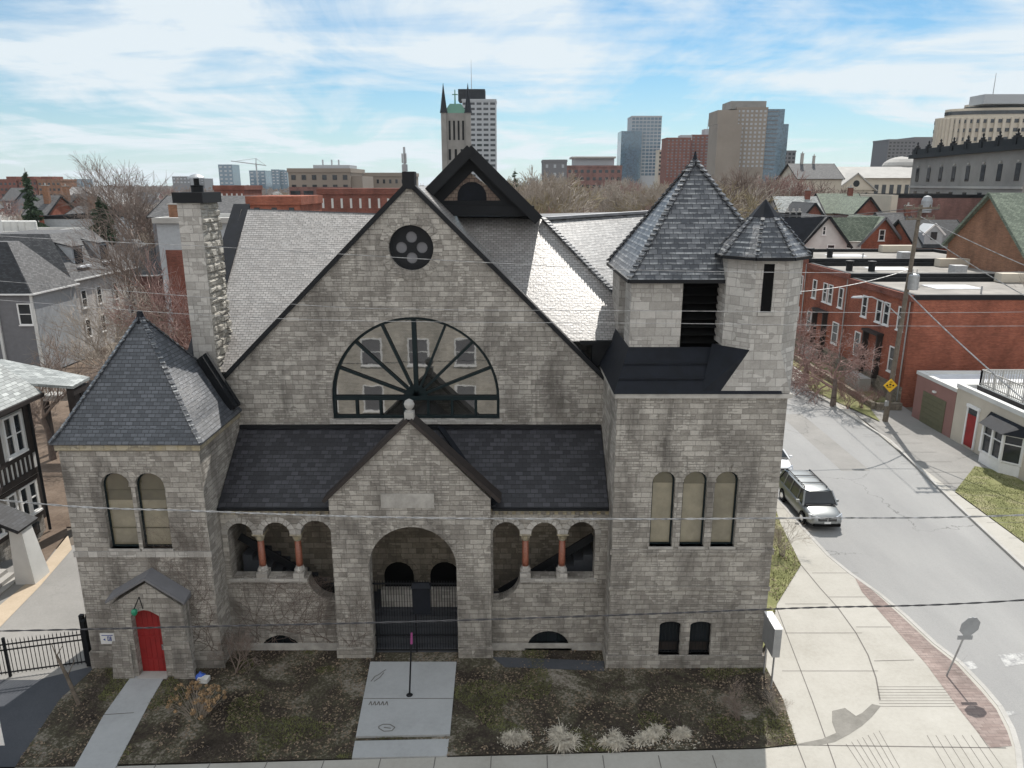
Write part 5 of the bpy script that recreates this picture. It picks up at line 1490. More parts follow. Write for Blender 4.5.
def flat_building(label, x0, x1, y0, y1, z1, wall='brick_red', roof='gravel_roof', par=.4, trim='black_metal', cat='building', name='building', group=None, z0=-.16):
    b_ = thing(name, label, cat, ((x0+x1)/2,(y0+y1)/2,0), group)
    mb = MB(); mb.box(x0,x1,y0,y1,z0,z1); mb.build('wall', M[wall], b_)
    mb = MB(); mb.box(x0+.3,x1-.3,y0+.3,y1-.3,z1+.01,z1+.05); mb.build('roof', M[roof], b_)
    mb = MB(); t = .3
    mb.box(x0-.06,x1+.06,y0-.06,y0+t,z1+.002,z1+par); mb.box(x0-.06,x1+.06,y1-t,y1+.06,z1+.002,z1+par); mb.box(x0-.06,x0+t,y0+t,y1-t,z1+.002,z1+par); mb.box(x1-t,x1+.06,y0+t,y1-t,z1+.002,z1+par)
    mb.build('parapet', M[trim], b_)
    return b_
def grid_windows(b_, face, fixed, a0, a1, z0, z1, na, nz, w_, h_, pane='glass', frame=None, th=.06):
    for i in range(na):
        a = a0+(a1-a0)*(i+.5)/na
        for j in range(nz):
            z = z0+(z1-z0)*(j+.5)/nz-h_/2
            loc = (a, fixed, z) if face in ('-Y','+Y') else (fixed, a, z)
            if frame: window(b_, loc, w_, h_, face, frame, pane)
            else: pane_only(b_, loc, w_, h_, face, pane, th)

# ---------------------------------------------------------------- brick row along the side street
XF = 31.5
rows = [(58.0, 69.3, 9.0, 'nearest'), (69.4, 79.5, 9.35, 'middle'), (79.6, 92.0, 9.75, 'farthest')]
gr = 'brick row houses across the side street'
zc_ = [PX(922,292,XF).z, 0, 0]
for i, (y0, y1, z1, lb) in enumerate(rows):
    lab = ('nearest red brick row house, with the long blank end wall behind the garage', 'red brick row house with two roof vents, in the middle of the row', 'red brick row house farthest down the side street, with two black roof vents')[i]
    b_ = flat_building(lab, XF, XF+24-2*i, y0, y1, z1-.4, 'brick_red', 'gravel_roof', .4, 'black_metal', 'row house', 'row_house', gr)
    mb = MB(); mb.box(XF-.28,XF-.002,y0,y1,z1-.55,z1-.05); mb.build('cornice', M['brick_dark'], b_)
    mb = MB(); mb.box(XF-.1,XF-.002,y0,y1,-.1,1.5); mb.build('foundation', M['stone_dark'], b_)
    for yy in (y0+1.6, y0+4.0, y0+5.3, y0+8.0): window(b_, (XF-.01, yy, 5.9), .95, 1.9, '-X')
    window(b_, (XF-.01, y0+2.0, 2.3), 1.3, 2.1, '-X'); window(b_, (XF-.01, y0+8.6, 2.3), 1.1, 2.1, '-X')
    mb = MB(); mb.box(XF-.6,XF-.01,y0+4.0,y0+6.9,4.9,5.1); mb.box(XF-.5,XF-.01,y0+4.1,y0+4.3,1.2,4.9); mb.box(XF-.5,XF-.01,y0+6.6,y0+6.8,1.2,4.9); mb.build('porch', M['timber'], b_)
    mb = MB(); mb.box(XF-.05,XF-.003,y0+4.5,y0+5.3,1.3,3.7); mb.build('door', M['offwhite'], b_)
    mb = MB(); mb.box(XF-1.6,XF-.6,y0+4.0,y0+6.8,-.1,1.2); mb.build('steps', M['concrete'], b_)
    mb = MB(); mb.box(XF+13, XF+19-i, y1-1.4, y1-.35, z1-.3, z1+.5); mb.build('rooftop_wall', M['cream'], b_)
    for vx in ((XF+2.2, y0+5.5), (XF+4.2, y0+5.0)) if i else ((XF+4, y0+8),):
        mb = MB(); mb.lathe((vx[0],vx[1],z1-.35),[(.32,0),(.32,.75),(.42,.8),(.42,1.0),(.1,1.05)],10); mb.build('roof_vent', M['black_metal'], b_)
    mb = MB(); mb.box(XF+5, XF+9, y0+6, y0+8.5, z1-.345, z1-.31); mb.build('roof_patch', M['snow'], b_)
    mb = MB(); mb.tube((XF-.12,y0+.35,.3),(XF-.12,y0+.35,z1-.6),.06,.06,6); mb.build('downpipe', M['steel'], b_)
    mb = MB(); mb.box(XF+11,XF+12.2,y0+2.5,y0+3.6,z1-.34,z1+.45); mb.build('rooftop_unit', M['steel'], b_)
    mb = MB(); mb.tube((XF+7,y0+3,z1-.35),(XF+7,y0+3,z1+.3),.07,.07,6); mb.build('vent_pipe', M['steel'], b_)
    mb = MB(); mb.hexa([(XF+2,y0+1.5,z1-.345),(XF+12,y0+1.0,z1-.345),(XF+13,y0+2.2,z1-.345),(XF+3,y0+2.6,z1-.345)],[(XF+2,y0+1.5,z1-.335),(XF+12,y0+1.0,z1-.335),(XF+13,y0+2.2,z1-.335),(XF+3,y0+2.6,z1-.335)]); mb.build('tar_patch', M['concrete'], b_)
    if i == 0: chimney_on(b_, XF+12.5, y0+.9, z1-.3, z1+1.0, 'brick_red', .45)
# --- garage and the cream house with a roof deck
XG = 31.0
gy0, gy1 = 49.7, 54.6
zg = PX(915,372,XG).z; zg2 = PX(953,390,XG).z
g_ = flat_building('dusky red garage with an olive roller door between the brick row and the cream house', XG, XG+9, 50.0, 55.2, 3.35, 'garage_wall', 'snow', .25, 'offwhite', 'garage', 'garage')
mb = MB(); mb.box(XG-.05,XG-.004,51.0,54.0,0,2.35); gd = mb.build('garage_door', M['olive'], g_)
mb = MB(); 
for k in range(1,6): mb.box(XG-.075,XG-.051,51.0,54.0,k*.4-.015,k*.4+.015)
mb.build('door_ribs', M['olive'], gd)
mb = MB(); mb.box(XG-.16,XG-.004,52.4,52.7,2.6,2.72); mb.build('wall_lamp', M['white'], g_)
h = flat_building('low cream house with a red door, white bay window and a railed roof deck', XG, XG+9, 34.0, 49.95, 3.7, 'cream', 'snow', .3, 'offwhite', 'house', 'house')
dy = PX(967,445,XG).y
mb = MB(); mb.box(XG-.06,XG-.004,47.3,48.3,.15,2.35); d_ = mb.build('door', M['red_paint'], h)
mb = MB(); mb.box(XG-.1,XG-.004,47.15,47.295,.1,2.8); mb.box(XG-.1,XG-.004,48.305,48.45,.1,2.8); mb.box(XG-.14,XG-.004,47.1,48.5,2.8,3.0); mb.build('door_frame', M['white'], d_)
mb = MB(); mb.box(XG-.05,XG-.004,47.3,48.3,2.36,2.78); mb.build('transom_light', M['glass'], d_)
by0, by1 = 42.6, 46.2
poly = [(XG,by0),(XG,by1),(XG-.75,by1-.8),(XG-.75,by0+.8)]
mb = MB(); mb.prism(poly, -.1, .7); bay = mb.build('bay_window', M['white'], h)
mb = MB(); mb.prism([(XG-.003,by0+.06),(XG-.003,by1-.06),(XG-.69,by1-.84),(XG-.69,by0+.84)], .7, 2.55); mb.build('bay_glass', M['glass'], bay)
mb = MB()
for a in poly[:]+[(XG-.75,(by0+by1)/2)]: mb.box(a[0]-.07,a[0]+.05,a[1]-.09,a[1]+.09,.7,2.55)
for a, b2 in ((poly[1],poly[2]),(poly[2],poly[3]),(poly[3],poly[0])):
    for z in (.78,2.5,1.95): mb.bar((a[0],a[1],z),(b2[0],b2[1],z),.1,.09 if z!=1.95 else .05)
    m_ = ((a[0]+b2[0])/2,(a[1]+b2[1])/2); 
mb.build('bay_frame', M['white'], bay)
mb = MB()
for yy in (44.0, 44.9): mb.box(XG-.64,XG-.6,yy-.35,yy+.35,.8,2.4)
mb.build('curtain', M['offwhite'], bay)
mb = MB(); mb.hexa([(XG-.004,by0-.35,2.56),(XG-.004,by1+.35,2.56),(XG-1.05,by1-.65,2.56),(XG-1.05,by0+.65,2.56)],[(XG-.004,by0+.1,3.15),(XG-.004,by1-.1,3.15),(XG-.12,by1-.5,3.15),(XG-.12,by0+.5,3.15)])
mb.build('bay_roof', M['navy_metal'], bay)
# deck
dk = MB(); dk.box(XG+.9,XG+8.5,34.4,49.3,3.76,4.05); deck = dk.build('roof_deck', M['timber'], h)
mb = MB(); mb.box(XG+.9,XG+8.5,34.4,49.3,4.052,4.1); mb.build('deck_boards', M['offwhite'], deck)
def railing(parent, a, b_, z, h_, n_, mat='steel'):
    a, b_ = Vector(a), Vector(b_); mb = MB()
    for zz_ in (z+h_, z+.12): mb.bar((a.x,a.y,zz_),(b_.x,b_.y,zz_),.07,.07)
    for k in range(n_+1):
        c = a.lerp(b_, k/n_); big = (k % 8 == 0); s = .09 if big else .035
        mb.bar((c.x,c.y,z),(c.x,c.y,z+h_), s)
    mb.build('railing', M[mat], parent)
railing(deck, (XG+1.0,34.5,0),(XG+1.0,49.2,0),4.1,1.05,80,'concrete'); railing(deck, (XG+1.0,49.2,0),(XG+8.4,49.2,0),4.1,1.05,40,'concrete')
mb = MB(); mb.box(XG+3.2,XG+4.6,42.5,44.2,4.1,4.85); tag(mb.build('patio_table', M['snow']), 'white covered table on the roof deck of the cream house', 'table')
mb = MB(); mb.box(28.7,29.0,57,83,-.1,.55); mb.box(29.0,31,56.7,57,-.1,.55)
tag(mb.build('retaining_wall', M['stone_dark']), 'low dark stone retaining wall in front of the brick row houses', 'wall')
# --- utility pole
pb = PZ(885,421,0); pt = PY(921,205,pb.y-.3)
pole = thing('utility_pole', 'leaning wooden utility pole with a transformer and a curved lamp arm beside the side street', 'utility pole', pb)
mb = MB(); mb.tube(pb-Vector((0,0,.2)), pt, .2, .13, 12); mb.build('pole', M['wood_pole'], pole)
at = lambda t: pb.lerp(pt, t)
for t, w_ in ((.985, 1.25), (.94, 1.0)):
    c = at(t); mb = MB(); mb.bar(c+Vector((-w_,-.18,0)), c+Vector((w_,-.18,.05)), .11, .13)
    for k in (-1,-.5,.5,1): mb.lathe(c+Vector((k*w_*.93,-.18,.07)), [(.05,0),(.07,.06),(.04,.12),(.06,.18),(.02,.22)], 8)
    mb.build('crossarm', M['wood_pole'], pole)
c = PY(910,282,pb.y-.5); mb = MB(); mb.lathe(c+Vector((.25,0,-.55)), [(.32,0),(.36,.06),(.36,1.0),(.3,1.1),(.1,1.15)], 14); tf = mb.build('transformer', M['steel'], pole)
mb = MB(); mb.tube(c+Vector((.1,0,.6)), c+Vector((.1,0,.9)), .05, .03, 8); mb.tube(c+Vector((.4,0,.6)), c+Vector((.4,0,.9)), .05, .03, 8); mb.build('bushing', M['concrete'], tf)
a0 = PY(901,318,pb.y-.2); a1 = PY(885,303,pb.y-.8); a2 = PY(872,297,pb.y-1.3); a3 = PY(860,297,pb.y-1.8)
mb = MB(); mb.path([a0,a1,a2,a3], .045, 8); arm = mb.build('lamp_arm', M['steel'], pole)
mb = MB(); mb.hexa([a3+Vector((.15,-.12,-.08)),a3+Vector((-.6,-.1,-.06)),a3+Vector((-.6,.1,-.06)),a3+Vector((.15,.12,-.08))],[a3+Vector((.15,-.08,.08)),a3+Vector((-.5,-.05,.05)),a3+Vector((-.5,.05,.05)),a3+Vector((.15,.08,.08))]); mb.build('lamp_head', M['steel'], arm)
sgc = PY(890.5,385.5,pb.y-.35); s = .52
mb = MB(); mb.panel([(0,-s),(s,0),(0,s),(-s,0)], [], sgc, EX, EZ, .03); ys = mb.build('warning_sign', M['yellow'], pole)
mb = MB()
for dx, dz, w_, h_ in ((-.25,.0,.12,.12),(-.02,.08,.14,.12),(.2,.0,.13,.12),(-.08,-.12,.3,.06),(0,.27,.2,.05)): mb.box(sgc.x+dx-w_/2,sgc.x+dx+w_/2,sgc.y-.012,sgc.y-.003,sgc.z+dz-h_/2,sgc.z+dz+h_/2)
mb.build('symbol', M['black_metal'], ys)
mb = MB(); q = PY(886.5,402,pb.y-.3); mb.box(q.x-.14,q.x+.14,q.y-.1,q.y,q.z-.3,q.z+.1); mb.build('meter_box', M['steel'], pole)
def swire(a, b_, sag, r_, mat, label):
    a, b_ = Vector(a), Vector(b_); mb = MB(); p_ = a
    for k in range(1, 17):
        t = k/16; q = a.lerp(b_, t)-Vector((0,0,4*sag*t*(1-t))); mb.tube(p_, q, r_, r_, 5, False); p_ = q
    tag(mb.build('service_wire', M[mat]), label, 'wire', 'wires strung from the utility pole')
swire(at(.95)+Vector((0,-.2,0)), PY(1200,330,44), .4, .03, 'cable', 'wire running from the pole top down to the right')
swire(at(.9), PY(1150,355,40), .5, .03, 'cable', 'second wire running from the pole to the right edge')
swire(at(.62), PY(1080,445,38), .3, .045, 'cable', 'bundled wire from the middle of the pole towards the cream house')
swire(at(.72), PY(795,292,52), .3, .03, 'cable', 'wire from the pole to the left behind the turret')
swire(at(.97)+Vector((-1.2,-.2,.2)), (31,110,14), .8, .025, 'cable_dark', 'wire from the left end of the crossarm away down the street')
swire(at(.97)+Vector((1.2,-.2,.2)), (34,110,14), .8, .025, 'cable_dark', 'wire from the right end of the crossarm away down the street')
# --- cars
def car(name, label, loc, rz, paint, van=True):
    c = thing(name, label, 'car', loc, 'cars parked by the church')
    Ln = 4.95 if van else 4.5; Wd = .97; 
    # stations along the length, front at -Y : y, bottom z, belt z, half width
    st = [(-Ln/2,.35,.62,.62),(-Ln/2+.12,.26,.78,.80),(-Ln/2+.45,.22,.90,.92),(-Ln/2+1.15,.22,1.02,.96),(-.3,.22,1.04,.97),(Ln/2-1.0,.24,1.06,.97),(Ln/2-.2,.28,1.06,.93),(Ln/2,.38,.98,.85)]
    V, F = [], []
    for y, zb_, zt_, hw_ in st:
        for x, z in ((-hw_*.9,zb_),(-hw_,zb_+.16),(-hw_,zb_+(zt_-zb_)*.65),(-hw_*.93,zt_),(-hw_*.5,zt_+.045),(hw_*.5,zt_+.045),(hw_*.93,zt_),(hw_,zb_+(zt_-zb_)*.65),(hw_,zb_+.16),(hw_*.9,zb_)): V.append((x,y,z))
    n_ = 10
    for j in range(len(st)-1):
        for k in range(n_): F.append((j*n_+k, j*n_+(k+1) % n_, (j+1)*n_+(k+1) % n_, (j+1)*n_+k))
    F += [tuple(range(n_-1,-1,-1)), tuple((len(st)-1)*n_+k for k in range(n_))]
    def mk(nm_, mb, mat, parent=c, smooth=False, sub=0):
        keep = parent.location.copy(); ro = mb.build(nm_, M[mat], None, smooth); ro.parent = parent
        if sub:
            m_ = ro.modifiers.new('s','SUBSURF'); m_.levels = sub; m_.render_levels = sub
        return ro
    mb = MB(); mb.mesh(V,F); body = mk('body', mb, paint, smooth=True, sub=2)
    H = 1.72 if van else 1.45
    # greenhouse
    wb, wf, rf, rb_ = Ln/2-.1, -Ln/2+1.1, -.95 if van else -.5, Ln/2-.45 if van else Ln/2-1.3
    lo = [(-.9,wf,1.0),(.9,wf,1.0),(.9,wb,1.03),(-.9,wb,1.03)]; hi = [(-.7,rf,H-.06),(.7,rf,H-.06),(.7,rb_,H-.06),(-.7,rb_,H-.06)]
    mb = MB(); mb.hexa(lo, hi); mk('windows', mb, 'glass')
    mb = MB(); 
    V2, F2 = [], []
    for y, zz_, hw_ in ((rf-.03,H-.09,.66),(rf+.25,H-.02,.72),(0,H,.74),(rb_-.2,H-.02,.72),(rb_+.03,H-.08,.66)):
        for x, z in ((-hw_,zz_-.05),(-hw_*.92,zz_),(0,zz_+.03),(hw_*.92,zz_),(hw_,zz_-.05)): V2.append((x,y,z))
    for j in range(4):
        for k in range(4): F2.append((j*5+k,(j+1)*5+k,(j+1)*5+k+1,j*5+k+1))
    mb.mesh(V2,F2); mk('roof', mb, paint, smooth=True, sub=1)
    mb = MB()
    for s in (-1,1):
        L_ = lambda t: Vector((s*.9,wf,1.0)).lerp(Vector((s*.7,rf,H-.06)),t)
        mb = MB(); mb.bar((s*.905,wf,1.0),(s*.71,rf,H-.05),.09,.06); mk('pillar', mb, paint)
        for yl, yh in ((-.55,-.5),(.55,.55),(1.5,1.45)):
            mb = MB(); mb.bar((s*.905,yl,1.02),(s*.715,yh,H-.06),.06,.06); mk('pillar', mb, paint)
        mb = MB(); mb.bar((s*.905,wb,1.03),(s*.71,rb_,H-.05),.14,.08); mk('pillar', mb, paint)
    pass
    if van:
        for s in (-1,1):
            mb = MB(); mb.bar((s*.6,rf+.35,H+.05),(s*.6,rb_-.2,H+.05),.04,.04)
            for yy in (rf+.35,.3,rb_-.2): mb.bar((s*.6,yy,H-.02),(s*.6,yy,H+.05),.05)
            mk('roof_rail', mb, 'black_metal')
        for yy in (-.1,.9):
            mb = MB(); mb.bar((-.6,yy,H+.07),(.6,yy,H+.07),.06,.03); mk('roof_bar', mb, 'black_metal')
    for s in (-1,1):
        mb = MB(); mb.hexa([(s*.97,-1.05,1.02),(s*1.15,-1.0,1.04),(s*1.15,-.9,1.04),(s*.97,-.9,1.02)],[(s*.97,-1.05,1.17),(s*1.14,-1.0,1.17),(s*1.14,-.9,1.17),(s*.97,-.9,1.17)]); mk('mirror', mb, paint)
        mb = MB(); mb.hexa([(s*.5,-Ln/2+.02,.62),(s*.86,-Ln/2+.2,.62),(s*.86,-Ln/2+.3,.62),(s*.5,-Ln/2+.1,.62)],[(s*.48,-Ln/2+.07,.80),(s*.88,-Ln/2+.38,.86),(s*.88,-Ln/2+.45,.86),(s*.48,-Ln/2+.2,.80)]); mk('headlight', mb, 'lens')
        mb = MB(); mb.box(min(s*.96,s*.985),max(s*.96,s*.985),-.35,-.15,.86,.9); mk('handle', mb, 'chrome')
        for yy in (-Ln/2+.95, Ln/2-1.0):
            mb = MB(); mb.tube((s*.74,yy,.33),(s*.985,yy,.33),.33,.33,20); t_ = mk('wheel', mb, 'rubber')
            mb = MB(); mb.tube((s*.97,yy,.33),(s*1.0,yy,.33),.21,.2,14); r_ = mk('rim', mb, 'chrome', t_)
            mb = MB(); mb.tube((s*.9,yy,.36),(s*.976,yy,.36),.40,.40,20); mk('wheel_arch', mb, 'dark')
    mb = MB(); mb.box(-.47,.47,-Ln/2-.0,-Ln/2+.2,.6,.78); gr_ = mk('grille', mb, 'black_metal')
    mb = MB(); mb.box(-.45,.45,-Ln/2-.015,-Ln/2+.1,.685,.705); mb.box(-.02,.02,-Ln/2-.015,-Ln/2+.1,.6,.78); mb.build('grille_bar', M['chrome'], None).parent = gr_
    mb = MB(); mb.box(-.7,.7,-Ln/2-.01,-Ln/2+.2,.3,.44); mk('lower_intake', mb, 'dark')
    mb = MB(); mb.box(-.17,.17,-Ln/2-.03,-Ln/2+.02,.47,.57); mk('licence_plate', mb, 'white')
    mb = MB(); mb.hexa([(-.78,wf-.1,1.055),(.78,wf-.1,1.055),(.78,wf+.04,1.06),(-.78,wf+.04,1.06)],[(-.78,wf-.1,1.065),(.78,wf-.1,1.065),(.78,wf+.04,1.09),(-.78,wf+.04,1.09)]); mk('wiper', mb, 'black_metal')
    return c
vf = PZ(818,531,RZ)
car('minivan', 'silver minivan with roof rails parked beside the bell tower', (16.35, 37.9, RZ+.0), R(-1.5), 'silver')
car('parked_car', 'white car parked behind the silver minivan, mostly hidden by the tower', (16.3, 44.6, RZ), R(-1), 'car_white', False)
# --- trees on the side street
def gpt(u, v): return PZ(u, v, .05)
gr = 'bare street trees in front of the brick row'
tree('bare_tree', 'bare reddish crabapple tree nearest the utility pole, in front of the brick row', 'tree', gpt(833,404), T_ORN, (BK, M['twig_red']), 1.05, 0, gr)
tree('bare_tree', 'bare crabapple tree right behind the turret, by the side street', 'tree', gpt(806,378), T_ORN, (BK, M['twig_red']), 1.1, 2, gr)
for i, (u, v, s) in enumerate(((848,408,.9),(862,408,.8),(842,396,.9),(874,404,.7),(815,388,.9))):
    tree('bare_shrub', ('brown twiggy shrub under the crabapple behind the low stone wall','leafless shrub by the steps of the nearest row house','bare shrub between the two crabapple trees','small shrub closest to the utility pole behind the low wall','shrub in the grass below the far crabapple tree')[i], 'shrub', gpt(u,v), T_SHRUB, (M['twig_red'],M['twig_red']), s, i, 'shrubs in front of the brick row')

# ---------------------------------------------------------------- houses beyond the brick row
def H(u, v, Y): return PY(u, v, Y)
# big brown gable on the right
Yb = 80; ap = H(996,190,Yb); e0 = H(947,241,Yb); x1 = 2*ap.x-e0.x
gable_house('large brown brick house with a tall green trimmed gable at the right edge', 47.6, 70, 69.5, 82.5, 11.2, 16.5, 'x', 'brick_orange', 'shingle_green', 'shingle_green', over=.45)
tree('bare_tree', 'pale bare tree in front of the large brown gable', 'tree', (48.5,66,0), T_MED2, (BK, M['twig_pale']), 1.5, 0)
# green roofed brick house and white gable house
Yg = 105; ap = H(884,217,Yg); e0 = H(861,241,Yg); x1 = 2*ap.x-e0.x
h_ = gable_house('red brick house with a green roof and a wide brick gable', e0.x, x1, Yg, Yg+10, e0.z, ap.z, 'y', 'brick_red', 'shingle_green', 'siding_grey', over=.6, wins=[((ap.x,Yg-.01,ap.z-3.2),.8,1.5)])
wgl = H(835,214,Yg+2)
mb = MB(); mb.roof([(wgl.x-6,Yg+1,ap.z-.2),(ap.x,Yg+1,ap.z+.02),(e0.x-.2,Yg-.9,e0.z+.1),(wgl.x-4,Yg-1.2,e0.z+.0)], .12); mb.build('side_roof', M['shingle_green'], h_)
mb = MB(); mb.box(wgl.x-3,e0.x-.1,Yg-.4,Yg+8,-.1,e0.z-.05); mb.build('side_wall', M['offwhite'], h_)
Yw = 98; ap = H(828,216,Yw); e0 = H(803,243,Yw); x1 = 2*ap.x-e0.x
h_ = gable_house('white gabled house with a dark slate roof and black chimney pots', e0.x, x1, Yw, Yw+9, e0.z, ap.z, 'y', 'offwhite', 'shingle_grey', 'black_metal', over=.5, wins=[((ap.x-.3,Yw-.01,ap.z-2.4),.45,1.1),((ap.x+.8,Yw-.01,e0.z-1.1),1.0,.9)])
mb = MB(); q = H(790,240,Yw); mb.roof([(ap.x-7,Yw+2,ap.z-.4),(ap.x-.2,Yw+.5,ap.z-.1),(e0.x-.3,Yw-.6,e0.z),(q.x-1,Yw-.6,e0.z-.2)], .12); mb.build('side_roof', M['navy_metal'], h_)
for dx in (-4.2,-3.4,-2.6): chimney_on(h_, ap.x+dx, Yw+3, ap.z-1.5, ap.z+.35, 'black_metal', .22)
for i, (u0,u1,va,ve,Y,al,wl_,rf_,lb) in enumerate((
    (784,823,197,216,125,'x','siding_light','shingle_light','house with a pale grey roof behind the white gabled house'),
    (829,866,194,212,130,'x','cream','shingle_green','house with a pale green roof behind the green roofed brick house'),
    (857,880,197,212,122,'y','brick_dark','shingle_green','narrow dark brick gable beside the beige institutional building'),
    (786,800,214,240,112,'y','brick_dark','shingle_black','narrow house with a red edged dark roof just right of the turret'),
    (893,919,214,236,110,'x','offwhite','shingle_grey','white stucco house with small blue shuttered window'),
    (806,822,203,214,118,'y','brick_dark','shingle_black','dark chimneyed roof with a brick gable between the pale roofs'))):
    a, b_ = H(u0,va,Y), H(u1,ve,Y)
    gable_house(lb, a.x, b_.x, Y, Y+9, b_.z, a.z, al, wl_, rf_, over=.4, wins=[(((a.x+b_.x)/2,Y-.01,b_.z-2.2),.8,1.5)], chim=[((a.x+b_.x)/2+2, Y+4, a.z-.8, a.z+1.0,'brick_dark',.4)] if i in (0,1,4) else None)
a, b_ = H(920,228,100), H(972,246,100)
h_ = gable_house('house with a black roof and small white dormer right of the utility pole', a.x, b_.x, 100, 110, b_.z, a.z+.8, 'x', 'brick_red', 'shingle_black', over=.4)
dm = H(936,240,99.5); mb = MB(); mb.panel([(-1.2,-.9),(1.2,-.9),(1.2,.6),(0,1.7),(-1.2,.6)], [], (dm.x,100.2,dm.z+.3), EX, EZ, 3.0); d_ = mb.build('dormer', M['siding_light'], h_)
mb = MB(); mb.box(dm.x-.4,dm.x+.4,100.12,100.19,dm.z,dm.z+1.0); mb.build('dormer_window', M['glass'], d_)
mb = MB()
for s in (-1,1): mb.bar((dm.x+s*1.5,100.1,dm.z+.6),(dm.x,100.1,dm.z+2.05),.1,.2)
mb.build('dormer_roof', M['white'], d_)
a, b_ = H(897,198,135), H(960,214,135)
b2 = flat_building('long low brown brick building with a pale left end below the stone building', a.x, b_.x+16, 135, 150, a.z, 'brick_mauve', 'gravel_roof', .6, 'black_metal')
mb = MB(); mb.box(a.x-1.1,a.x-.01,134.6,150,-.1,a.z+.5); mb.build('end_wall', M['cream'], b2)
a = H(931,195,133); mb = MB(); mb.lathe((a.x,134.0,a.z-3),[(.9,0),(.9,2.0),(.6,2.7),(.1,2.9)],14); tag(mb.build('roof_tank', M['siding_light']), 'pale domed tank on the low brown building by the stone building', 'tank')
# grey stone building with the black balustrade
P0 = Vector((86.5,172,0)); P1 = Vector((86.0,118,0)); ZT = 22.8
P0.x = (H(914,155,172)).x; P1.x = H(1030,146,124).x; P1.y = 124
sb2 = thing('stone_building', 'grey stone building with tall arched windows and a black balustrade at the right edge', 'building', P0)
d = (P1-P0).normalized(); nrm = Vector((d.y,-d.x,0)); nrm = -nrm if nrm.x > 0 else nrm
mb = MB(); bk = -nrm*30
mb.hexa([P1, P0, P0+bk, P1+bk], [P1+Vector((0,0,ZT)), P0+Vector((0,0,ZT)), P0+bk+Vector((0,0,ZT)), P1+bk+Vector((0,0,ZT))]); mb.build('wall', M['grey_stone'], sb2)
mb = MB(); o_ = nrm*.5
mb.bar(P0+o_*.6-d*.6+Vector((0,0,ZT+.4)), P1+o_*.6+Vector((0,0,ZT+.4)), 1.2, .8); mb.bar(P0+o_*.3+Vector((0,0,ZT+1.2)), P1+o_*.3+Vector((0,0,ZT+1.2)), .5, 1.0); mb.bar(P0+o_*.3+Vector((0,0,ZT+1.6)), P1+o_*.3+Vector((0,0,ZT+1.6)), .6, .5)
mb.build('cornice', M['black_metal'], sb2)
Lb = (P1-P0).length; rzb = math.atan2(nrm.y, nrm.x)+PI/2
for k in range(8):
    c = P0+d*(Lb*(k+.35)/8); mb = MB(); mb.bar(c+o_*.4+Vector((0,0,ZT+.8)), c+o_*.4+Vector((0,0,ZT+2.3)), .9); mb.lathe(c+o_*.4+Vector((0,0,ZT+2.3)), [(.3,0),(.4,.3),(.12,.5),(.22,.8),(.05,1.1)], 8); mb.build('balustrade_pier', M['black_metal'], sb2)
    c = P0+d*(Lb*(k+.6)/8)
    for z, h_ in ((ZT-4.9,2.8),(ZT-9.6,2.7),(ZT-14.2,2.7)): pane_only(sb2, c+nrm*.05+Vector((0,0,z)), 1.5, h_, rz=rzb, pane='glass')
    mb = MB(); mb.bar(c+nrm*.08+Vector((0,0,ZT-1.9)), c+nrm*.08+Vector((0,0,ZT-1.6)), .6,.3, up=(nrm.x,nrm.y,0)); mb.build('keystone', M['stone_pale'], sb2)
mb = MB(); mb.bar(P0+nrm*.1+Vector((0,0,ZT-6.0)), P1+nrm*.1+Vector((0,0,ZT-6.0)), .3, .4); mb.build('string_course', M['concrete'], sb2)
# curved office block
Yc = 340; zc0 = H(1000,95,Yc).z
cb_ = thing('office_block', 'tall curved office block with ribbon windows behind the stone building', 'office building', (H(1000,150,Yc).x, Yc, 0))
xa = H(936,130,Yc+12).x; cxx = H(1035,130,Yc+12).x; R_ = (cxx-xa)
def arcbox(r, y0, a0, a1, z0, z1, n_=18, dx=0):
    pts = [(cxx+dx+r*math.cos(a0+(a1-a0)*k/n_)*1.0, y0+11-r*.25*math.sin(a0+(a1-a0)*k/n_)) for k in range(n_+1)]
    pts += [(pts[-1][0], y0+14), (pts[0][0], y0+14)]
    a_ = sum(pts[i][0]*pts[(i+1)%len(pts)][1]-pts[(i+1)%len(pts)][0]*pts[i][1] for i in range(len(pts)))
    if a_ < 0: pts.reverse()
    mb = MB(); mb.prism(pts, z0, z1); return mb
zs = [H(950,116,Yc).z, H(965,106,Yc).z, H(990,100,Yc).z]
arcbox(R_, Yc, PI*.999, PI*.1, -.1, zs[0]).build('wall', M['cream'], cb_)
arcbox(R_*.86, Yc+4, PI*.999, PI*.1, zs[0]-.5, zs[1]).build('upper_storey', M['cream'], cb_)
arcbox(R_*.62, Yc+8, PI*.999, PI*.1, zs[1]-.5, zs[2]).build('upper_storey', M['cream'], cb_)
a, b_ = H(992,94,Yc), H(1060,80,Yc); mb = MB(); mb.box(a.x,b_.x,Yc+5,Yc+16,zs[2]-1,a.z+.5); mb.build('plant_room', M['siding_light'], cb_)
mb = MB(); a = H(1008,80,Yc); mb.tube((a.x,Yc+9,zs[2]),(a.x,Yc+9,a.z+4),.25,.1,5); mb.build('mast', M['steel'], cb_)
flo = 3.7; z = zs[0]-2.6; k = 0
while k < 9:
    mb = arcbox(R_+.25, Yc-.2, PI*.998, PI*.1, z, z+1.5); mb.build('ribbon_window', M['glass' if k < 3 else 'brick_dark'], cb_)
    z -= flo; k += 1
z = zs[1]-2.6; arcbox(R_*.86+.25, Yc+3.8, PI*.998, PI*.1, z, z+1.5).build('ribbon_window', M['glass'], cb_)
z = zs[2]-2.6; arcbox(R_*.62+.25, Yc+7.8, PI*.998, PI*.1, z, z+1.5).build('ribbon_window', M['glass'], cb_)
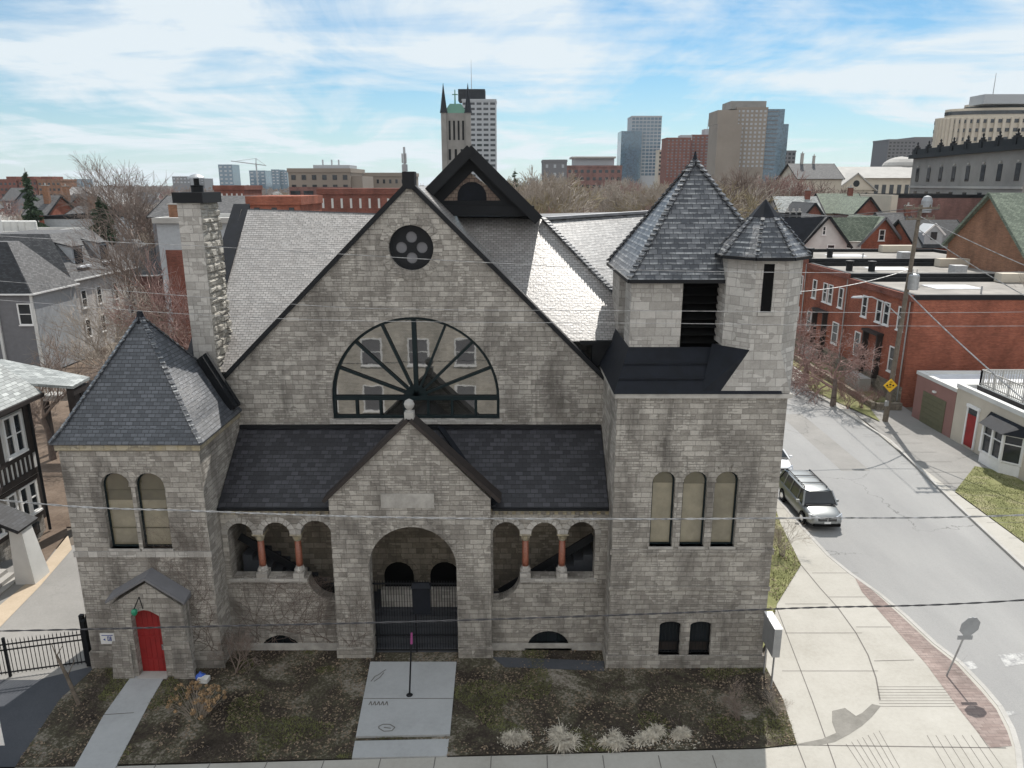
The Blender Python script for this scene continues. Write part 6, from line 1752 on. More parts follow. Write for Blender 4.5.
for j in range(34):      # piers between the windows
    a = PI*.995-(PI*.88)*j/34; x = cxx+(R_+.5)*math.cos(a); y = Yc+11-(R_+.5)*.25*math.sin(a)
    mb = MB(); mb.bar((x,y,0),(x,y,zs[0]-.5), 1.3); mb.build('pier', M['cream'], cb_)
# beige institutional building with pediment and dome
Ym = 215; a, b_ = H(845,185,Ym), H(925,185,Ym); zt_ = H(880,178,Ym).z
mu = thing('museum', 'long beige stone building with a pediment and a shallow dome', 'building', ((a.x+b_.x)/2, Ym, 0))
x0 = H(818,185,Ym).x; mb = MB(); mb.box(x0,b_.x+6,Ym,Ym+30,-.1,zt_); mb.build('wall', M['cream'], mu)
mb = MB(); mb.hexa([(x0-1,Ym-1,zt_),(b_.x+6,Ym-1,zt_),(b_.x+6,Ym+31,zt_),(x0-1,Ym+31,zt_)],[(x0+9,Ym+9,zt_+3.2),(b_.x,Ym+9,zt_+3.2),(b_.x,Ym+20,zt_+3.2),(x0+9,Ym+20,zt_+3.2)]); mb.build('roof', M['concrete'], mu)
pc = H(855,190,Ym-4); pt_ = H(855,173,Ym-4); pl_ = H(838,189,Ym-4)
mb = MB(); wv = pc.x-pl_.x; mb.box(pc.x-wv,pc.x+wv,Ym-4,Ym-.01,-.1,pc.z); mb.build('portico', M['cream'], mu)
mb = MB(); mb.panel([(pc.x-wv-.8,pc.z),(pc.x+wv+.8,pc.z),(pc.x,pt_.z)], [], (0,Ym-4.4,0), EX, EZ, 4); pe_ = mb.build('pediment', M['cream'], mu)
mb = MB(); mb.panel([(pc.x+math.cos(k*PI/6)*.9, pc.z+1.7+math.sin(k*PI/6)*.9) for k in range(12)], [], (0,Ym-4.43,0), EX, EZ, .02); mb.build('round_window', M['glass'], pe_)
mb = MB()
for s in (-1,1): mb.roof([(pc.x,Ym-4.8,pt_.z+.1),(pc.x,Ym+4,pt_.z+.1),(pc.x+s*(wv+1.2),Ym+4,pc.z-.1),(pc.x+s*(wv+1.2),Ym-4.8,pc.z-.1)], .3)
mb.build('pediment_roof', M['concrete'], mu)
for k in range(4):
    x = pc.x-wv+2*wv*(k+.5)/4; mb = MB(); mb.lathe((x,Ym-4.9,0),[(.5,0),(.45,pc.z-1),(.6,pc.z-.5)],10); mb.build('column', M['cream'], mu)
for k in range(16):
    x = x0+1.5+(b_.x+5-x0-3)*k/15
    for z, h_ in ((zt_-4.6,2.8),(zt_-10,3.2)):
        if abs(x-pc.x) < wv+.5: pane_only(mu, (x,Ym-4.02,z-1.5), .9, h_*.8)
        else: pane_only(mu, (x,Ym-.02,z), 1.1, h_)
mb = MB(); mb.box(x0-.4,b_.x+6,Ym-.5,Ym-.02,zt_-6.1,zt_-5.6); mb.build('string_course', M['stone_pale'], mu)
dc_ = H(905,156,Ym+12); mb = MB(); mb.lathe((dc_.x,Ym+14,zt_+2.5),[(5,0),(5,1.2),(4.5,2.0),(3.3,2.9),(1.6,3.5),(.2,3.7)],20); mb.build('dome', M['concrete'], mu)
mb = MB(); mb.lathe((dc_.x,Ym+14,zt_+2.0),[(5.5,0),(5.5,1.2)],20); mb.build('drum', M['black_metal'], mu)
# dark roof house left of it
a, b_ = H(800,163,190), H(842,178,190)
h_ = gable_house('wide cream house with a dark roof and rooftop vents left of the beige building', a.x, b_.x, 190, 204, b_.z, a.z, 'x', 'cream', 'shingle_grey', over=.5, chim=[(a.x+3,197,a.z-.5,a.z+2.4,'concrete',.35),(a.x+6,197,a.z-.5,a.z+1.8,'concrete',.3)])

# ---------------------------------------------------------------- downtown towers
def tower(label, u0, u1, vt, Y, dep, wall, zwin=None, cols=0, rws=0, pane='glass', ww=.6, hh=.55, cat='tower block', name='tower_block', zb=-.1, side=None, group=None, par=True):
    a, b_ = PY(u0, vt, Y), PY(u1, vt, Y)
    t = thing(name, label, cat, ((a.x+b_.x)/2, Y+dep/2, 0), group)
    mb = MB(); mb.box(a.x,b_.x,Y,Y+dep,zb,a.z); mb.build('wall', M[wall], t)
    if par: mb = MB(); mb.box(a.x-.2,b_.x+.2,Y-.2,Y+dep+.2,a.z+.01,a.z+1.0); mb.build('parapet', M[wall], t)
    if cols:
        z0 = PY(u0, zwin, Y).z; W_ = (b_.x-a.x)/cols; Hh = (a.z-z0)/rws
        for i in range(cols):
            for j in range(rws): pane_only(t, (a.x+W_*(i+.5), Y-.03, z0+Hh*(j+.5)-Hh*hh/2), W_*ww, Hh*hh, pane=pane)
    if side:
        face = '+X' if side[0] > 0 else '-X'; X = b_.x+.03 if side[0] > 0 else a.x-.03; n_ = side[1]
        z0 = PY(u0, zwin, Y).z; Hh = (a.z-z0)/rws
        for i in range(n_):
            for j in range(rws): pane_only(t, (X, Y+dep*(i+.5)/n_, z0+Hh*(j+.5)-Hh*hh/2), dep/n_*ww, Hh*hh, face, pane)
    return t, a, b_
def addbox(t, name, u0, u1, v0, v1, Y, dep, mat):
    a, b_ = PY(u0, v0, Y), PY(u1, v1, Y); mb = MB(); mb.box(a.x,b_.x,Y,Y+dep,b_.z if v1 < 167 else -.1,a.z); return mb.build(name, M[mat], t)
# gothic tower
Y = 300; a, b_ = PY(441,150,Y), PY(470.5,150,Y); zt_ = PY(455,113,Y).z
gt_ = thing('church_tower', 'tall grey gothic church tower with two corner spires and a green copper top', 'church tower', ((a.x+b_.x)/2,Y,0))
mb = MB(); mb.box(a.x+.8,b_.x-.8,Y,Y+11,-.1,zt_); mb.build('wall', M['grey_stone'], gt_)
for u in (443.5, 468):
    c = PY(u,110,Y-.3); mb = MB(); mb.bar((c.x,Y+.3,0),(c.x,Y+.3,c.z-1),2.0); mb.build('corner_buttress', M['grey_stone'], gt_)
    tpz = PY(u,83,Y).z; mb = MB(); mb.lathe((c.x,Y+.3,c.z-1),[(1.5,0),(1.2,1.5),(.05,tpz-c.z+1)],8); mb.build('spire', M['navy_metal'], gt_)
for u in (449.5,454,458.5,463): 
    c = PY(u,122,Y); pane_only(gt_, (c.x,Y-.05,PY(u,140,Y).z), .7, 7.0, pane='dark')
for u in (450,456,462): c = PY(u,160,Y); pane_only(gt_, (c.x,Y-.05,c.z), .9, 4, pane='dark')
mb = MB(); mb.hexa([(a.x+1.2,Y+.2,zt_),(b_.x-1.2,Y+.2,zt_),(b_.x-1.2,Y+10,zt_),(a.x+1.2,Y+10,zt_)],[(a.x+3.5,Y+3,zt_+3.6),(b_.x-3.5,Y+3,zt_+3.6),(b_.x-3.5,Y+8,zt_+3.6),(a.x+3.5,Y+8,zt_+3.6)]); mb.build('copper_roof', M['copper'], gt_)
c = PY(455,100,Y+5); mb = MB(); mb.tube((c.x,Y+5,zt_+3),(c.x,Y+5,PY(455,88,Y).z),.35,.2,6); mb.bar((c.x-1.1,Y+5,PY(455,93,Y).z),(c.x+1.1,Y+5,PY(455,93,Y).z),.35); mb.build('cross', M['copper'], gt_)
t, a, b_ = tower('pale apartment tower with a dark penthouse behind the gothic church tower', 462,496,101,430,16,'siding_light',178,5,15, ww=.72, hh=.45, side=(1,0))
addbox(t, 'penthouse', 458,485,89,101,432,12,'navy_metal'); c = PY(471,89,433); mb = MB(); mb.tube((c.x,438,c.z),(c.x,438,PY(471,58,433).z),.22,.06,5); mb.build('mast', M['steel'], t)
# blue glass tower
t, a, b_ = tower('blue glass office tower in two steps in the middle of the skyline', 632,662,117,700,26,'siding_light',176,8,17,'glass_blue',.82,.7)
addbox(t, 'lower_block', 621.5,640,131,182,696,24,'glass_blue')
t, a, b_ = tower('red brick apartment tower left of the beige tower', 692,718,136,600,22,'brick_dark',178,6,14,'siding_grey',.5,.5)
addbox(t, 'plant_room', 705,716,129,137,604,10,'siding_light'); 
for u in (708,711,714): c = PY(u,129,605); mb = MB(); mb.tube((c.x,606,c.z),(c.x,606,c.z+7),.25,.1,5); mb.build('antenna', M['steel'], t)
t, a, b_ = tower('red brick apartment tower right of the blue glass tower', 667,691,139,580,20,'brick_dark',178,6,13,'siding_grey',.45,.5)
addbox(t, 'plant_room', 681,692,135,140,584,10,'siding_light')
tower('small cream block between the glass tower and the red towers', 659,668,151,640,14,'cream',176,3,6,'glass')
t, a, b_ = tower('tall beige brick tower with a flat penthouse, tallest right of the middle', 737,768,109,450,26,'office',168,7,14,'siding_light',.5,.5)
addbox(t, 'stair_shaft', 718,738,124,180,446,20,'office'); addbox(t, 'stair_shaft', 718,738,110,124,448,20,'office'); addbox(t, 'penthouse', 731,766,101,109,452,18,'grey_stone')
o = addbox(t, 'glass_wing', 768,779,109,178,452,24,'glass_blue'); addbox(t, 'glass_wing', 779,784,124,178,454,22,'glass_blue')
for j in range(14):
    z = PY(770,112+j*4.4,452).z; mb = MB(); mb.box(PY(768,110,452).x, PY(779,110,452).x, 451.7, 451.95, z, z+.5); mb.build('spandrel', M['siding_grey'], t)
tower('small dark apartment block right of the beige tower', 784,796,152,520,16,'siding_grey',172,3,5,'glass')
t, a, b_ = tower('grey apartment block in two heights left of the curved office block', 889,916,141,460,20,'siding_grey',168,7,8,'glass',.55,.45)
addbox(t, 'taller_wing', 915,934,137,168,462,20,'siding_grey')
tower('far low grey tower behind the beige building', 906,916,160,380,14,'siding_light',170,3,2,'glass')
t, a, b_ = tower('grey concrete block above the bare trees', 543,567,162,350,16,'siding_grey',195,3,4,'siding_light',.3,.4, name='office_block', cat='office building')
addbox(t, 'upper_slab', 549,567,159.5,163,352,12,'concrete')
t, a, b_ = tower('long low brown building behind the trees', 567,622,167.5,380,30,'brick_mauve',190,9,3,'glass',.5,.4, name='office_block', cat='office building')
addbox(t, 'pavilion', 574,614,157.5,167.5,386,14,'siding_light'); addbox(t, 'pavilion_roof', 572,616,156.5,158.2,384,18,'concrete')
# west side skyline
g_ = 'hazy blue towers on the western horizon'
tower('hazy blue tower left of the crane', 218,232,165,1500,40,'glass_blue',185,3,5,'siding_light',.5,.4,group=g_)
tower('hazy pale tower under the crane', 249,265,171,1500,40,'glass_blue',185,3,4,'siding_light',.5,.4,group=g_)
tower('hazy blue slab tower beside the beige apartment building', 271,279,170,1450,40,'glass_blue',185,2,5,'siding_light',.5,.4,group=g_)
tower('hazy blue slab tower touching the beige apartment building', 280,287,171,1460,40,'glass_blue',185,2,5,'siding_light',.5,.4,group=g_)
tower('wide hazy dark block behind the chimney', 172,190,177,1300,40,'siding_grey',184,5,2,'siding_light',.5,.4,group=g_)
tower('low hazy block right behind the chimney cap', 188,204,179,1350,40,'siding_grey',184,4,2,'siding_light',.5,.4,group=g_)
tower('small hazy block far left on the horizon', 62,70,180.5,1600,40,'glass_blue',group=g_); tower('second small hazy block far left on the horizon', 74,82,179.5,1650,40,'glass_blue',group=g_)
c = PY(256,163,1400); cr = thing('tower_crane', 'pale construction crane on the western horizon', 'crane', (c.x,1400,0))
mb = MB(); mb.bar((c.x,1400,0),(c.x,1400,c.z),2.0); mb.build('mast', M['sign_grey'], cr)
mb = MB(); a, b_ = PY(231,161,1400), PY(266,165.5,1400); mb.bar(a,b_,1.5,1.5); mb.bar(a+Vector((10,0,0)),PY(256,158.5,1400),.6); mb.bar(b_,PY(256,158.5,1400),.6); mb.bar(c,PY(256,158.5,1400),1.2); mb.build('jib', M['sign_grey'], cr)
t, a, b_ = tower('beige apartment building with a brown brick base behind the left roof', 288,350,172.5,190,18,'office',192,6,2,'glass',.42,.5, name='apartment_building', cat='building')
addbox(t, 'brick_base', 289,352,187,212,189.3,18,'brick_mauve'); addbox(t, 'plant_room', 313,350,165,173,194,9,'siding_light'); addbox(t, 'side_wing', 350,364,176,212,191,15,'office')
for u in (296,309,325,340): c = PY(u,200,189.2); pane_only(t, (c.x,189.2,c.z), 2.4, 2.2)
for u in (322,331,338): c = PY(u,165,196); mb = MB(); mb.tube((c.x,197,c.z-.2),(c.x,197,c.z+1.3),.2,.2,6); mb.build('roof_vent', M['steel'], t)
tower('low taupe building behind the front gable', 362,412,176.5,210,14,'office',196,8,2,'glass',.35,.4, name='building', cat='building')
t, a, b_ = tower('dark red brick building just above the left slate roof', 318,402,194.5,130,12,'brick_dark',212,9,1,'offwhite',.22,.55, name='building', cat='building')
t, a, b_ = tower('small red brick building with a pale flat roof left of the ridge', 248,300,205,90,10,'brick_red',215,3,1,'glass',.3,.5, name='building', cat='building')
tower('low dark red building among the bare trees', 214,244,190,170,12,'brick_dark',204,6,1,'offwhite',.3,.5, name='building', cat='building')
# phone mast
c = PY(404,147,150); ma = thing('phone_mast', 'slim grey phone mast left of the front gable', 'mast', (c.x,150,0))
mb = MB(); mb.tube((c.x,150,0),(c.x,150,c.z),.35,.22,8); mb.build('pole', M['steel'], ma)
mb = MB()
for k in range(3): mb.box(c.x-.5+k*.35,c.x-.25+k*.35,149.6,149.8,c.z-3.0,c.z-1.2)
mb.lathe((c.x,150,c.z-4.5),[(.55,0),(.55,1.3)],8); mb.build('antenna', M['sign_grey'], ma)
# red brick apartments far left
g2_ = 'red brick apartment blocks on the left horizon'
for u0,u1,vt,c0,c1,lb in ((-6,16,181,6,17,'far red apartment block at the left picture edge'),(18,36,180.5,21,35,'far red apartment block behind the tall spruce'),(37,60,181,41,53,'far red apartment block with an orange brick front')):
    t, a, b_ = tower(lb,u0,u1,vt,420,16,'brick_dark' if u0 < 37 else 'brick_orange',198,5,3,'glass',.5,.4,group=g2_, name='apartment_building', cat='building')
    addbox(t, 'plant_room', c0,c1,176.5,181.2,424,10,'brick_dark')
g3 = 'row of white gabled houses in the distance'
for i,u in enumerate((73,85,92,101,113)):
    a = PY(u,187,300+5*i); s = 2.6
    gable_house(('first','second','third','fourth','fifth')[i]+' white gabled house from the left in the distant row', a.x-s,a.x+s,300+5*i,312+5*i,PY(u,193,300).z,a.z,'y','white','shingle_grey','white',group=g3,over=.2)

# ---------------------------------------------------------------- west side neighbourhood
def mansard(label, x0, x1, y0, y1, ze, zt, ins, wall, roof, dorm=(), name='house', flat='shingle_grey'):
    h = thing(name, label, 'house', ((x0+x1)/2,(y0+y1)/2,0))
    mb = MB(); mb.box(x0,x1,y0,y1,-.16,ze); mb.build('wall', M[wall], h)
    e = .35; A_ = [(x0-e,y0-e,ze),(x1+e,y0-e,ze),(x1+e,y1+e,ze),(x0-e,y1+e,ze)]; B_ = [(x0+ins[0],y0+ins[1],zt),(x1-ins[0],y0+ins[1],zt),(x1-ins[0],y1-ins[1],zt),(x0+ins[0],y1-ins[1],zt)]
    mb = MB()
    for k in range(4): mb.face([A_[k],A_[(k+1)%4],B_[(k+1)%4],B_[k]])
    mb.face(B_); mb.face([(p[0],p[1],p[2]-.02) for p in reversed(A_)])
    r_ = mb.build('roof', M[roof], h)
    mb = MB()
    for k in range(4): mb.bar(Vector(A_[k]), Vector(A_[(k+1)%4]), .14,.14); 
    mb.build('gutter', M['white'], h)
    return h, r_
XW = -44.2
hA, rA = mansard('grey sided house with a steep dark roof and a skylight, left of the dormer house', XW-13, XW, 68.3, 75.2, 7.6, 12.1, (3.1,2.6), 'siding_grey', 'shingle_grey')
hx = PY(25,314,68.2).x; window(hA, (hx,68.27,PY(25,325,68.2).z), 1.25, 2.0, '-Y')
mb = MB(); mb.face([(XW-13.36,67.94,7.62),(XW+.2,67.94,7.62),(XW-3.12,70.88,12.13),(XW-9.9,70.88,12.13)]); mb.build('front_slope', M['shingle_black'], rA)
sk_ = PX(36,265,XW-1.7); mb = MB(); mb.hexa([(XW-1.75,71.2,9.7),(XW-1.15,71.2,8.85),(XW-1.15,72.2,8.85),(XW-1.75,72.2,9.7)],[(XW-1.62,71.2,9.8),(XW-1.02,71.2,8.95),(XW-1.02,72.2,8.95),(XW-1.62,72.2,9.8)]); mb.build('skylight', M['lens'], rA)
for xx in (XW, XW-3.4): mb = MB(); mb.box(xx-.12,xx+.12,68.12,68.29,0,7.5); mb.build('corner_board', M['offwhite'], hA)
mb = MB(); mb.box(XW+.004,XW+.1,68.4,75.1,0,7.5); mb.build('sunlit_siding', M['siding_light'], hA)  # paler sheet puts the sun on this side into the siding colour
hB, rB = mansard('pale brick house with two dormers in a steep grey roof', XW-14, XW-1.4, 77.2, 90.5, 7.7, 12.3, (3.1,2.6), 'brick_white', 'shingle_grey')
for y in (80.5, 85.6):
    x0 = XW-1.2; mb = MB()
    mb.hexa([(x0-3,y-1,9.0),(x0-1.0,y-1,9.0),(x0-1.0,y+1,9.0),(x0-3,y+1,9.0)],[(x0-3,y-1,11.4),(x0-1.0,y-1,10.9),(x0-1.0,y+1,10.9),(x0-3,y+1,11.4)])
    d_ = mb.build('dormer', M['siding_light'], rB)
    mb = MB(); mb.box(x0-.99,x0-.9,y-.7,y+.7,9.2,10.7); mb.build('dormer_window', M['glass'], d_)
    mb = MB(); mb.roof([(x0-3.2,y-1.2,11.65),(x0-3.2,y+1.2,11.65),(x0-.8,y+1.2,11.05),(x0-.8,y-1.2,11.05)],.1); mb.build('dormer_roof', M['shingle_grey'], d_)
    mb = MB(); mb.box(x0-1.0,x0-.3,y-1.1,y+1.1,8.75,8.95); mb.build('dormer_sill', M['snow'], d_)
for y in (79,82,85.5,88.6):
    for z in (1.5,4.6): window(hB, (XW-1.39,y,z), 1.0,1.9,'+X')
hC, rC = mansard('smaller grey roofed house behind the dormer house', XW-9, XW+.6, 91.5, 100, 6.6, 10.6, (4.0,3.6), 'brick_mauve', 'shingle_grey')
# brick house with white upper storey behind the chimney
a, b_ = PY(156,222,70), PY(236,222,70)
h_ = flat_building('house with a white upper storey over red brick behind the chimney', a.x, b_.x, 70, 80, a.z, 'siding_light', 'gravel_roof', .4, 'offwhite', 'house', 'house')
mb = MB(); mb.box(a.x+.6,b_.x+.1,69.9,69.99,-.1,PY(170,250,70).z); mb.build('brick_storey', M['brick_dark'], h_)
mb = MB(); mb.box(a.x-.2,b_.x+.2,69.6,69.98,a.z-.1,a.z+.38); mb.build('fascia', M['concrete'], h_)
chimney_on(h_, PY(176,215,72).x, 72, a.z, a.z+1.5, 'brick_orange', .5)
a, b_ = PY(150,204,95), PY(250,214,95)
gable_house('long dark roofed house behind the stone chimney', a.x,b_.x,95,107,PY(200,216,95).z,PY(200,196,101).z,'x','siding_grey','shingle_grey',over=.4)
# left edge: white gable with roof units and green flat building
a = PY(-30,170,85); b_ = PY(-50,204,85)
gable_house('pale gabled house with a white rake at the left picture edge', PY(-110,200,85).x, b_.x, 85, 93, PY(14,206,85).z, PY(-22,166,85).z, 'y','offwhite','shingle_grey','white',over=.4)
a, b_ = PY(44,219,120), PY(98,219,120)
flat_building('low green sided building with a black flat roof edge', a.x,b_.x,120,132,a.z,'copper' if False else 'siding_light','gravel_roof',.5,'black_metal','building','building')
a, b_ = PY(-10,229,106), PY(44,229,106)
fb = flat_building('flat roofed building with a row of white roof units at the left edge', a.x,b_.x,106,116,a.z-.6,'cream','gravel_roof',.3,'offwhite')
for k in range(5):
    c = PY(4+k*7,231,108); mb = MB(); mb.lathe((c.x,108,a.z-.55),[(.75,0),(.75,1.5),(.6,1.6)],12); tag(mb.build('roof_unit', M['offwhite']), ('leftmost','second','middle','fourth','rightmost')[k]+' white cylindrical unit on the flat roof at the left edge', 'roof unit', 'white roof units')
for i,(u0,u1,va,ve,Y,wl_,rf_,lb) in enumerate(((22,46,196,214,140,'brick_red','shingle_grey','house with a tall orange brick chimney beyond the spruce'),(48,64,196,208,150,'brick_dark','shingle_black','small black roofed house left of the pale blue house'),(62,79,194,207,155,'siding_light','shingle_grey','pale blue house with a grey roof in the distance'),(64,92,207,216,135,'siding_grey','shingle_grey','low grey roof in front of the pale blue house'),(0,14,188,200,200,'siding_grey','shingle_grey','grey roofed house far left below the red blocks'))):
    a, b_ = PY(u0,va,Y), PY(u1,ve,Y)
    gable_house(lb,a.x,b_.x,Y,Y+10,b_.z,a.z,'x',wl_,rf_,over=.4,chim=[(a.x*.3+b_.x*.7,Y+3,b_.z-1,a.z+1.8,'brick_orange',.5)] if i in (0,1,3) else None,wins=[(((a.x+b_.x)/2,Y-.01,b_.z-2.3),.9,1.5)])
# ordinary houses filling the blocks further away
rr3 = random.Random(31); walls = ['brick_red','brick_dark','brick_orange','siding_light','cream','brick_mauve','offwhite']; roofs = ['shingle_grey','shingle_black','slate_dark','shingle_brown' if False else 'shingle_grey','gravel_roof']
spots = []
for k in range(900):
    Y = rr3.uniform(130, 700); X = rr3.uniform(-.72*Y, .74*Y)
    u = 512+X/Y*FPX*1.03
    if any(abs(X-a)<17 and abs(Y-b_)<22 for a, b_ in spots): continue
    if 440 < u < 560 and Y < 300: continue
    if 795 < u and Y < 420: continue
    if 540 < u < 800 and Y < 330: continue
    if u < 130 and Y < 170: continue
    if 10 < X < 34: continue
    if u > 700 and Y < 240: continue
    spots.append((X, Y))
    if len(spots) > 150: break
cols_ = {'brick_red':'red brick','brick_dark':'dark brick','brick_orange':'orange brick','siding_light':'pale grey','cream':'cream','brick_mauve':'mauve brick','offwhite':'off white','shingle_grey':'grey','shingle_black':'black','slate_dark':'dark slate','gravel_roof':'pale gravel'}
for i, (X, Y) in enumerate(spots):
    wl_, rf_ = rr3.choice(walls), rr3.choice(roofs); w_, d_, ze = rr3.uniform(8,13), rr3.uniform(9,13), rr3.uniform(6,8.6)
    al = rr3.choice('xy'); side = 'left' if X < -.15*Y else ('right' if X > .3*Y else 'middle')
    lab = f'distant {cols_[wl_]} house with a {cols_[rf_]} roof'
    gable_house(lab, X-w_/2,X+w_/2,Y,Y+d_,ze,ze+rr3.uniform(2.4,4),al,wl_,rf_,'offwhite',group='distant houses among the trees',over=.3,
        wins=[((X-w_/4,Y-.01,ze-2),.9,1.4),((X+w_/4,Y-.01,ze-2),.9,1.4)] if Y < 350 else ())

# --- half timbered house at the left edge
XT = -24.2
th = thing('half_timbered_house', 'dark half timbered house with a pale shingle roof and stone base at the left edge', 'house', (XT-5, 30, 0))
ye = 35.4; ez_ = 7.3
mb = MB(); mb.box(XT-9,XT,25.5,ye,-.16,3.2); mb.build('stone_base', M['stone'], th)
mb = MB(); mb.box(XT-9,XT+.12,25.3,ye+.1,3.2,ez_+.2); mb.build('upper_wall', M['offwhite'], th)
mb = MB()
for z, hgt in ((3.25,.3),(4.35,.22),(6.75,.35)): mb.box(XT+.122,XT+.19,25.3,ye+.12,z,z+hgt)
for y in [25.5+i*.34 for i in range(29)]: mb.box(XT+.122,XT+.17,y,y+.14,3.552,4.348)
for y in (26.2,28.3,30.6,32.9,35.15): mb.box(XT+.122,XT+.18,y-.14,y+.25,4.572,6.748)
mb.build('timber_frame', M['timber'], th)
for y in (27.0,27.75,29.2,29.9,31.5,32.2,33.7,34.4): window(th, (XT+.13,y+.05,4.7), .62,1.95,'+X','white','glass')
for y in (31.3,32.1,33.3,34.2,34.9): window(th, (XT+.0,y,1.3), .62,1.6,'+X','white','glass')
mb = MB(); mb.box(XT+.004,XT+.09,30.7,35.4,.95,1.25); mb.box(XT+.004,XT+.09,30.7,35.4,2.95,3.15); mb.build('window_band', M['timber'], th)
mb = MB(); e = .7; sl_ = .78
mb.roof([(XT+e,24.8,ez_),(XT+e,ye+.5,ez_),(XT-5,ye+.5,ez_+(5+e)*sl_),(XT-5,24.8,ez_+(5+e)*sl_)],.2)
mb.roof([(XT-10-e,24.8,ez_),(XT-5,24.8,ez_+(5+e)*sl_),(XT-5,ye+.5,ez_+(5+e)*sl_),(XT-10-e,ye+.5,ez_)],.2)
rt = mb.build('roof', M['shingle_light'], th)
mb = MB(); mb.bar((XT+e+.03,24.8,ez_-.12),(XT+e+.03,ye+.5,ez_-.12),.12,.2); mb.build('fascia', M['timber'], rt)
# rear porch wing
rp = PX(88,376,-22.0); 
mb = MB(); mb.roof([(-22,36.0,7.58),(-22,37.6,7.65),(-28,39.8,8.1),(-28,36.0,8.0)],.15)
mb.build('porch_roof', M['shingle_light'], th)
for x, y in ((-22.4,36.6),(-22.5,37.3),(-25.5,37.2)): mb = MB(); mb.box(x-.2,x+.2,y-.2,y+.2,-.1,7.35); mb.build('porch_post', M['timber'], th)
mb = MB(); mb.bar((-22.2,36.1,7.2),(-22.2,37.5,7.2),.3,.3); mb.bar((-22.4,37,6.2),(-22.4,38.4,7.2),.2,.2); mb.build('bracket', M['timber'], th)
mb = MB(); mb.tube((XT+.3,ye-.1,.1),(XT+.3,ye-.1,6.9),.07,.07,8); mb.build('downpipe', M['black_metal'], th)
mb = MB(); mb.box(XT+.004,XT+.06,33.9,34.9,.15,.75); mb.build('basement_window', M['glass'], th)
# entrance porch at the picture edge
p = PZ(35,582,0)
mb = MB(); mb.hexa([(p.x-.75,p.y-.2,-.1),(p.x+.15,p.y-.2,-.1),(p.x+.15,p.y+.9,-.1),(p.x-.75,p.y+.9,-.1)],[(p.x-.75,p.y,2.6),(p.x-.2,p.y,2.6),(p.x-.2,p.y+.7,2.6),(p.x-.75,p.y+.7,2.6)]); mb.build('porch_pier', M['offwhite'], th)
mb = MB(); mb.roof([(p.x-.1,p.y-.3,2.65),(p.x-.1,p.y+1.1,2.65),(p.x-3.0,p.y+1.1,4.0),(p.x-3.0,p.y-.3,4.0)],.16); mb.build('entrance_roof', M['shingle_black'], th)
for k in range(4): mb = MB(); mb.box(p.x-2.6-.02*k,p.x-.8-.32*k,p.y-1.6+.1*k,p.y+.4,-.1+.18*k,.08+.18*k); mb.build('step', M['concrete'], th)
# deck with a maroon side between the two buildings, its white skirt and a bicycle rack like rail
dk_ = thing('garden_deck', 'small deck with a maroon side panel and white skirting behind the half timbered house', 'deck', (-22,41,0))
a, b_ = PZ(45,505,0), PZ(72,478,0)
mb = MB(); mb.box(-24.5,-21.2,39.8,46.5,.9,1.2); mb.build('floor', M['tan_path'], dk_)
mb = MB(); mb.box(-21.19,-21.1,39.8,46.5,.75,1.7); mb.build('side_panel', M['burgundy'], dk_)
mb = MB(); mb.box(-21.18,-21.12,39.8,46.5,0,.745); mb.box(-21.2,-21.05,39.8,46.5,1.7,1.78); mb.build('skirting', M['white'], dk_)
mb = MB(); mb.lathe((-23.4,41.2,1.2),[(.35,0),(.42,.5),(.46,1.0),(.1,1.1)],10); tag(mb.build('barrel', M['black_metal']), 'dark covered barbecue standing on the deck with the maroon side', 'barbecue')
rl_ = thing('balcony_railing', 'grey railed walkway above the garden between the timbered house and the slate tower', 'railing', (-25,47,0))
mb = MB(); mb.box(-31,-22,47,48.2,3.6,3.9); mb.build('walkway', M['concrete'], rl_)
mb = MB(); 
for z in (3.95,4.95): mb.bar((-31,47.0,z),(-22,47.0,z),.07,.07)
for k in range(46): mb.bar((-31+k*.2,47,3.9),(-31+k*.2,47,4.95),.035)
mb.build('balusters', M['offwhite'], rl_)
for x in (-30.8,-26.5,-22.2): mb = MB(); mb.box(x-.12,x+.12,47.1,47.4,-.1,3.6); mb.build('post', M['timber'], rl_)
# --- trees of the west side
def spruce(label, p, h_, rad, seed, n=9000, mat='needle'):
    r = random.Random(seed); t = thing('spruce_tree', label, 'tree', p)
    mb = MB(); mb.tube(p, Vector(p)+Vector((0,0,h_)), h_*.018, .03, 7); mb.build('trunk', M['bark'], t)
    mb = MB(); P_ = Vector(p); k = 0; L_ = []
    z = h_*.08
    while z < h_*.98:
        rr_ = rad*(1-z/h_)**.85*r.uniform(.7,1.12)
        for b_ in range(r.randint(4,7)): L_.append((z+r.uniform(-.2,.2), r.uniform(0,2*PI), rr_*r.uniform(.65,1.1)))
        z += h_*.03
    tot = sum(l[2] for l in L_)
    for z, a, ln in L_:
        for k in range(int(n*ln/tot)):
            t_ = r.random()**.7; q = P_+Vector((math.cos(a)*ln*t_, math.sin(a)*ln*t_, z-ln*.28*t_+.1*ln*t_*t_))
            wd = ln*.22*(1-t_*.6); q += Vector((r.gauss(0,wd*.6), r.gauss(0,wd*.6), r.gauss(0,.09)-.06))
            s = h_*.012*r.uniform(.6,1.5); d_ = Vector((math.cos(a)+r.gauss(0,.5), math.sin(a)+r.gauss(0,.5), r.gauss(-.2,.4))).normalized(); e_ = d_.orthogonal().normalized()
            e_.rotate(Matrix.Rotation(r.uniform(0,6.28),3,d_))
            mb.face([q-d_*s*1.6, q+e_*s*.5, q+d_*s*1.6, q-e_*s*.5])
    mb.build('crown', M[mat], t); return t
c = PY(101,215,102); spruce('dark spruce with drooping boughs behind the dormer house', (c.x,102,0), PY(99,196,102).z, 6.6, 5, 26000)
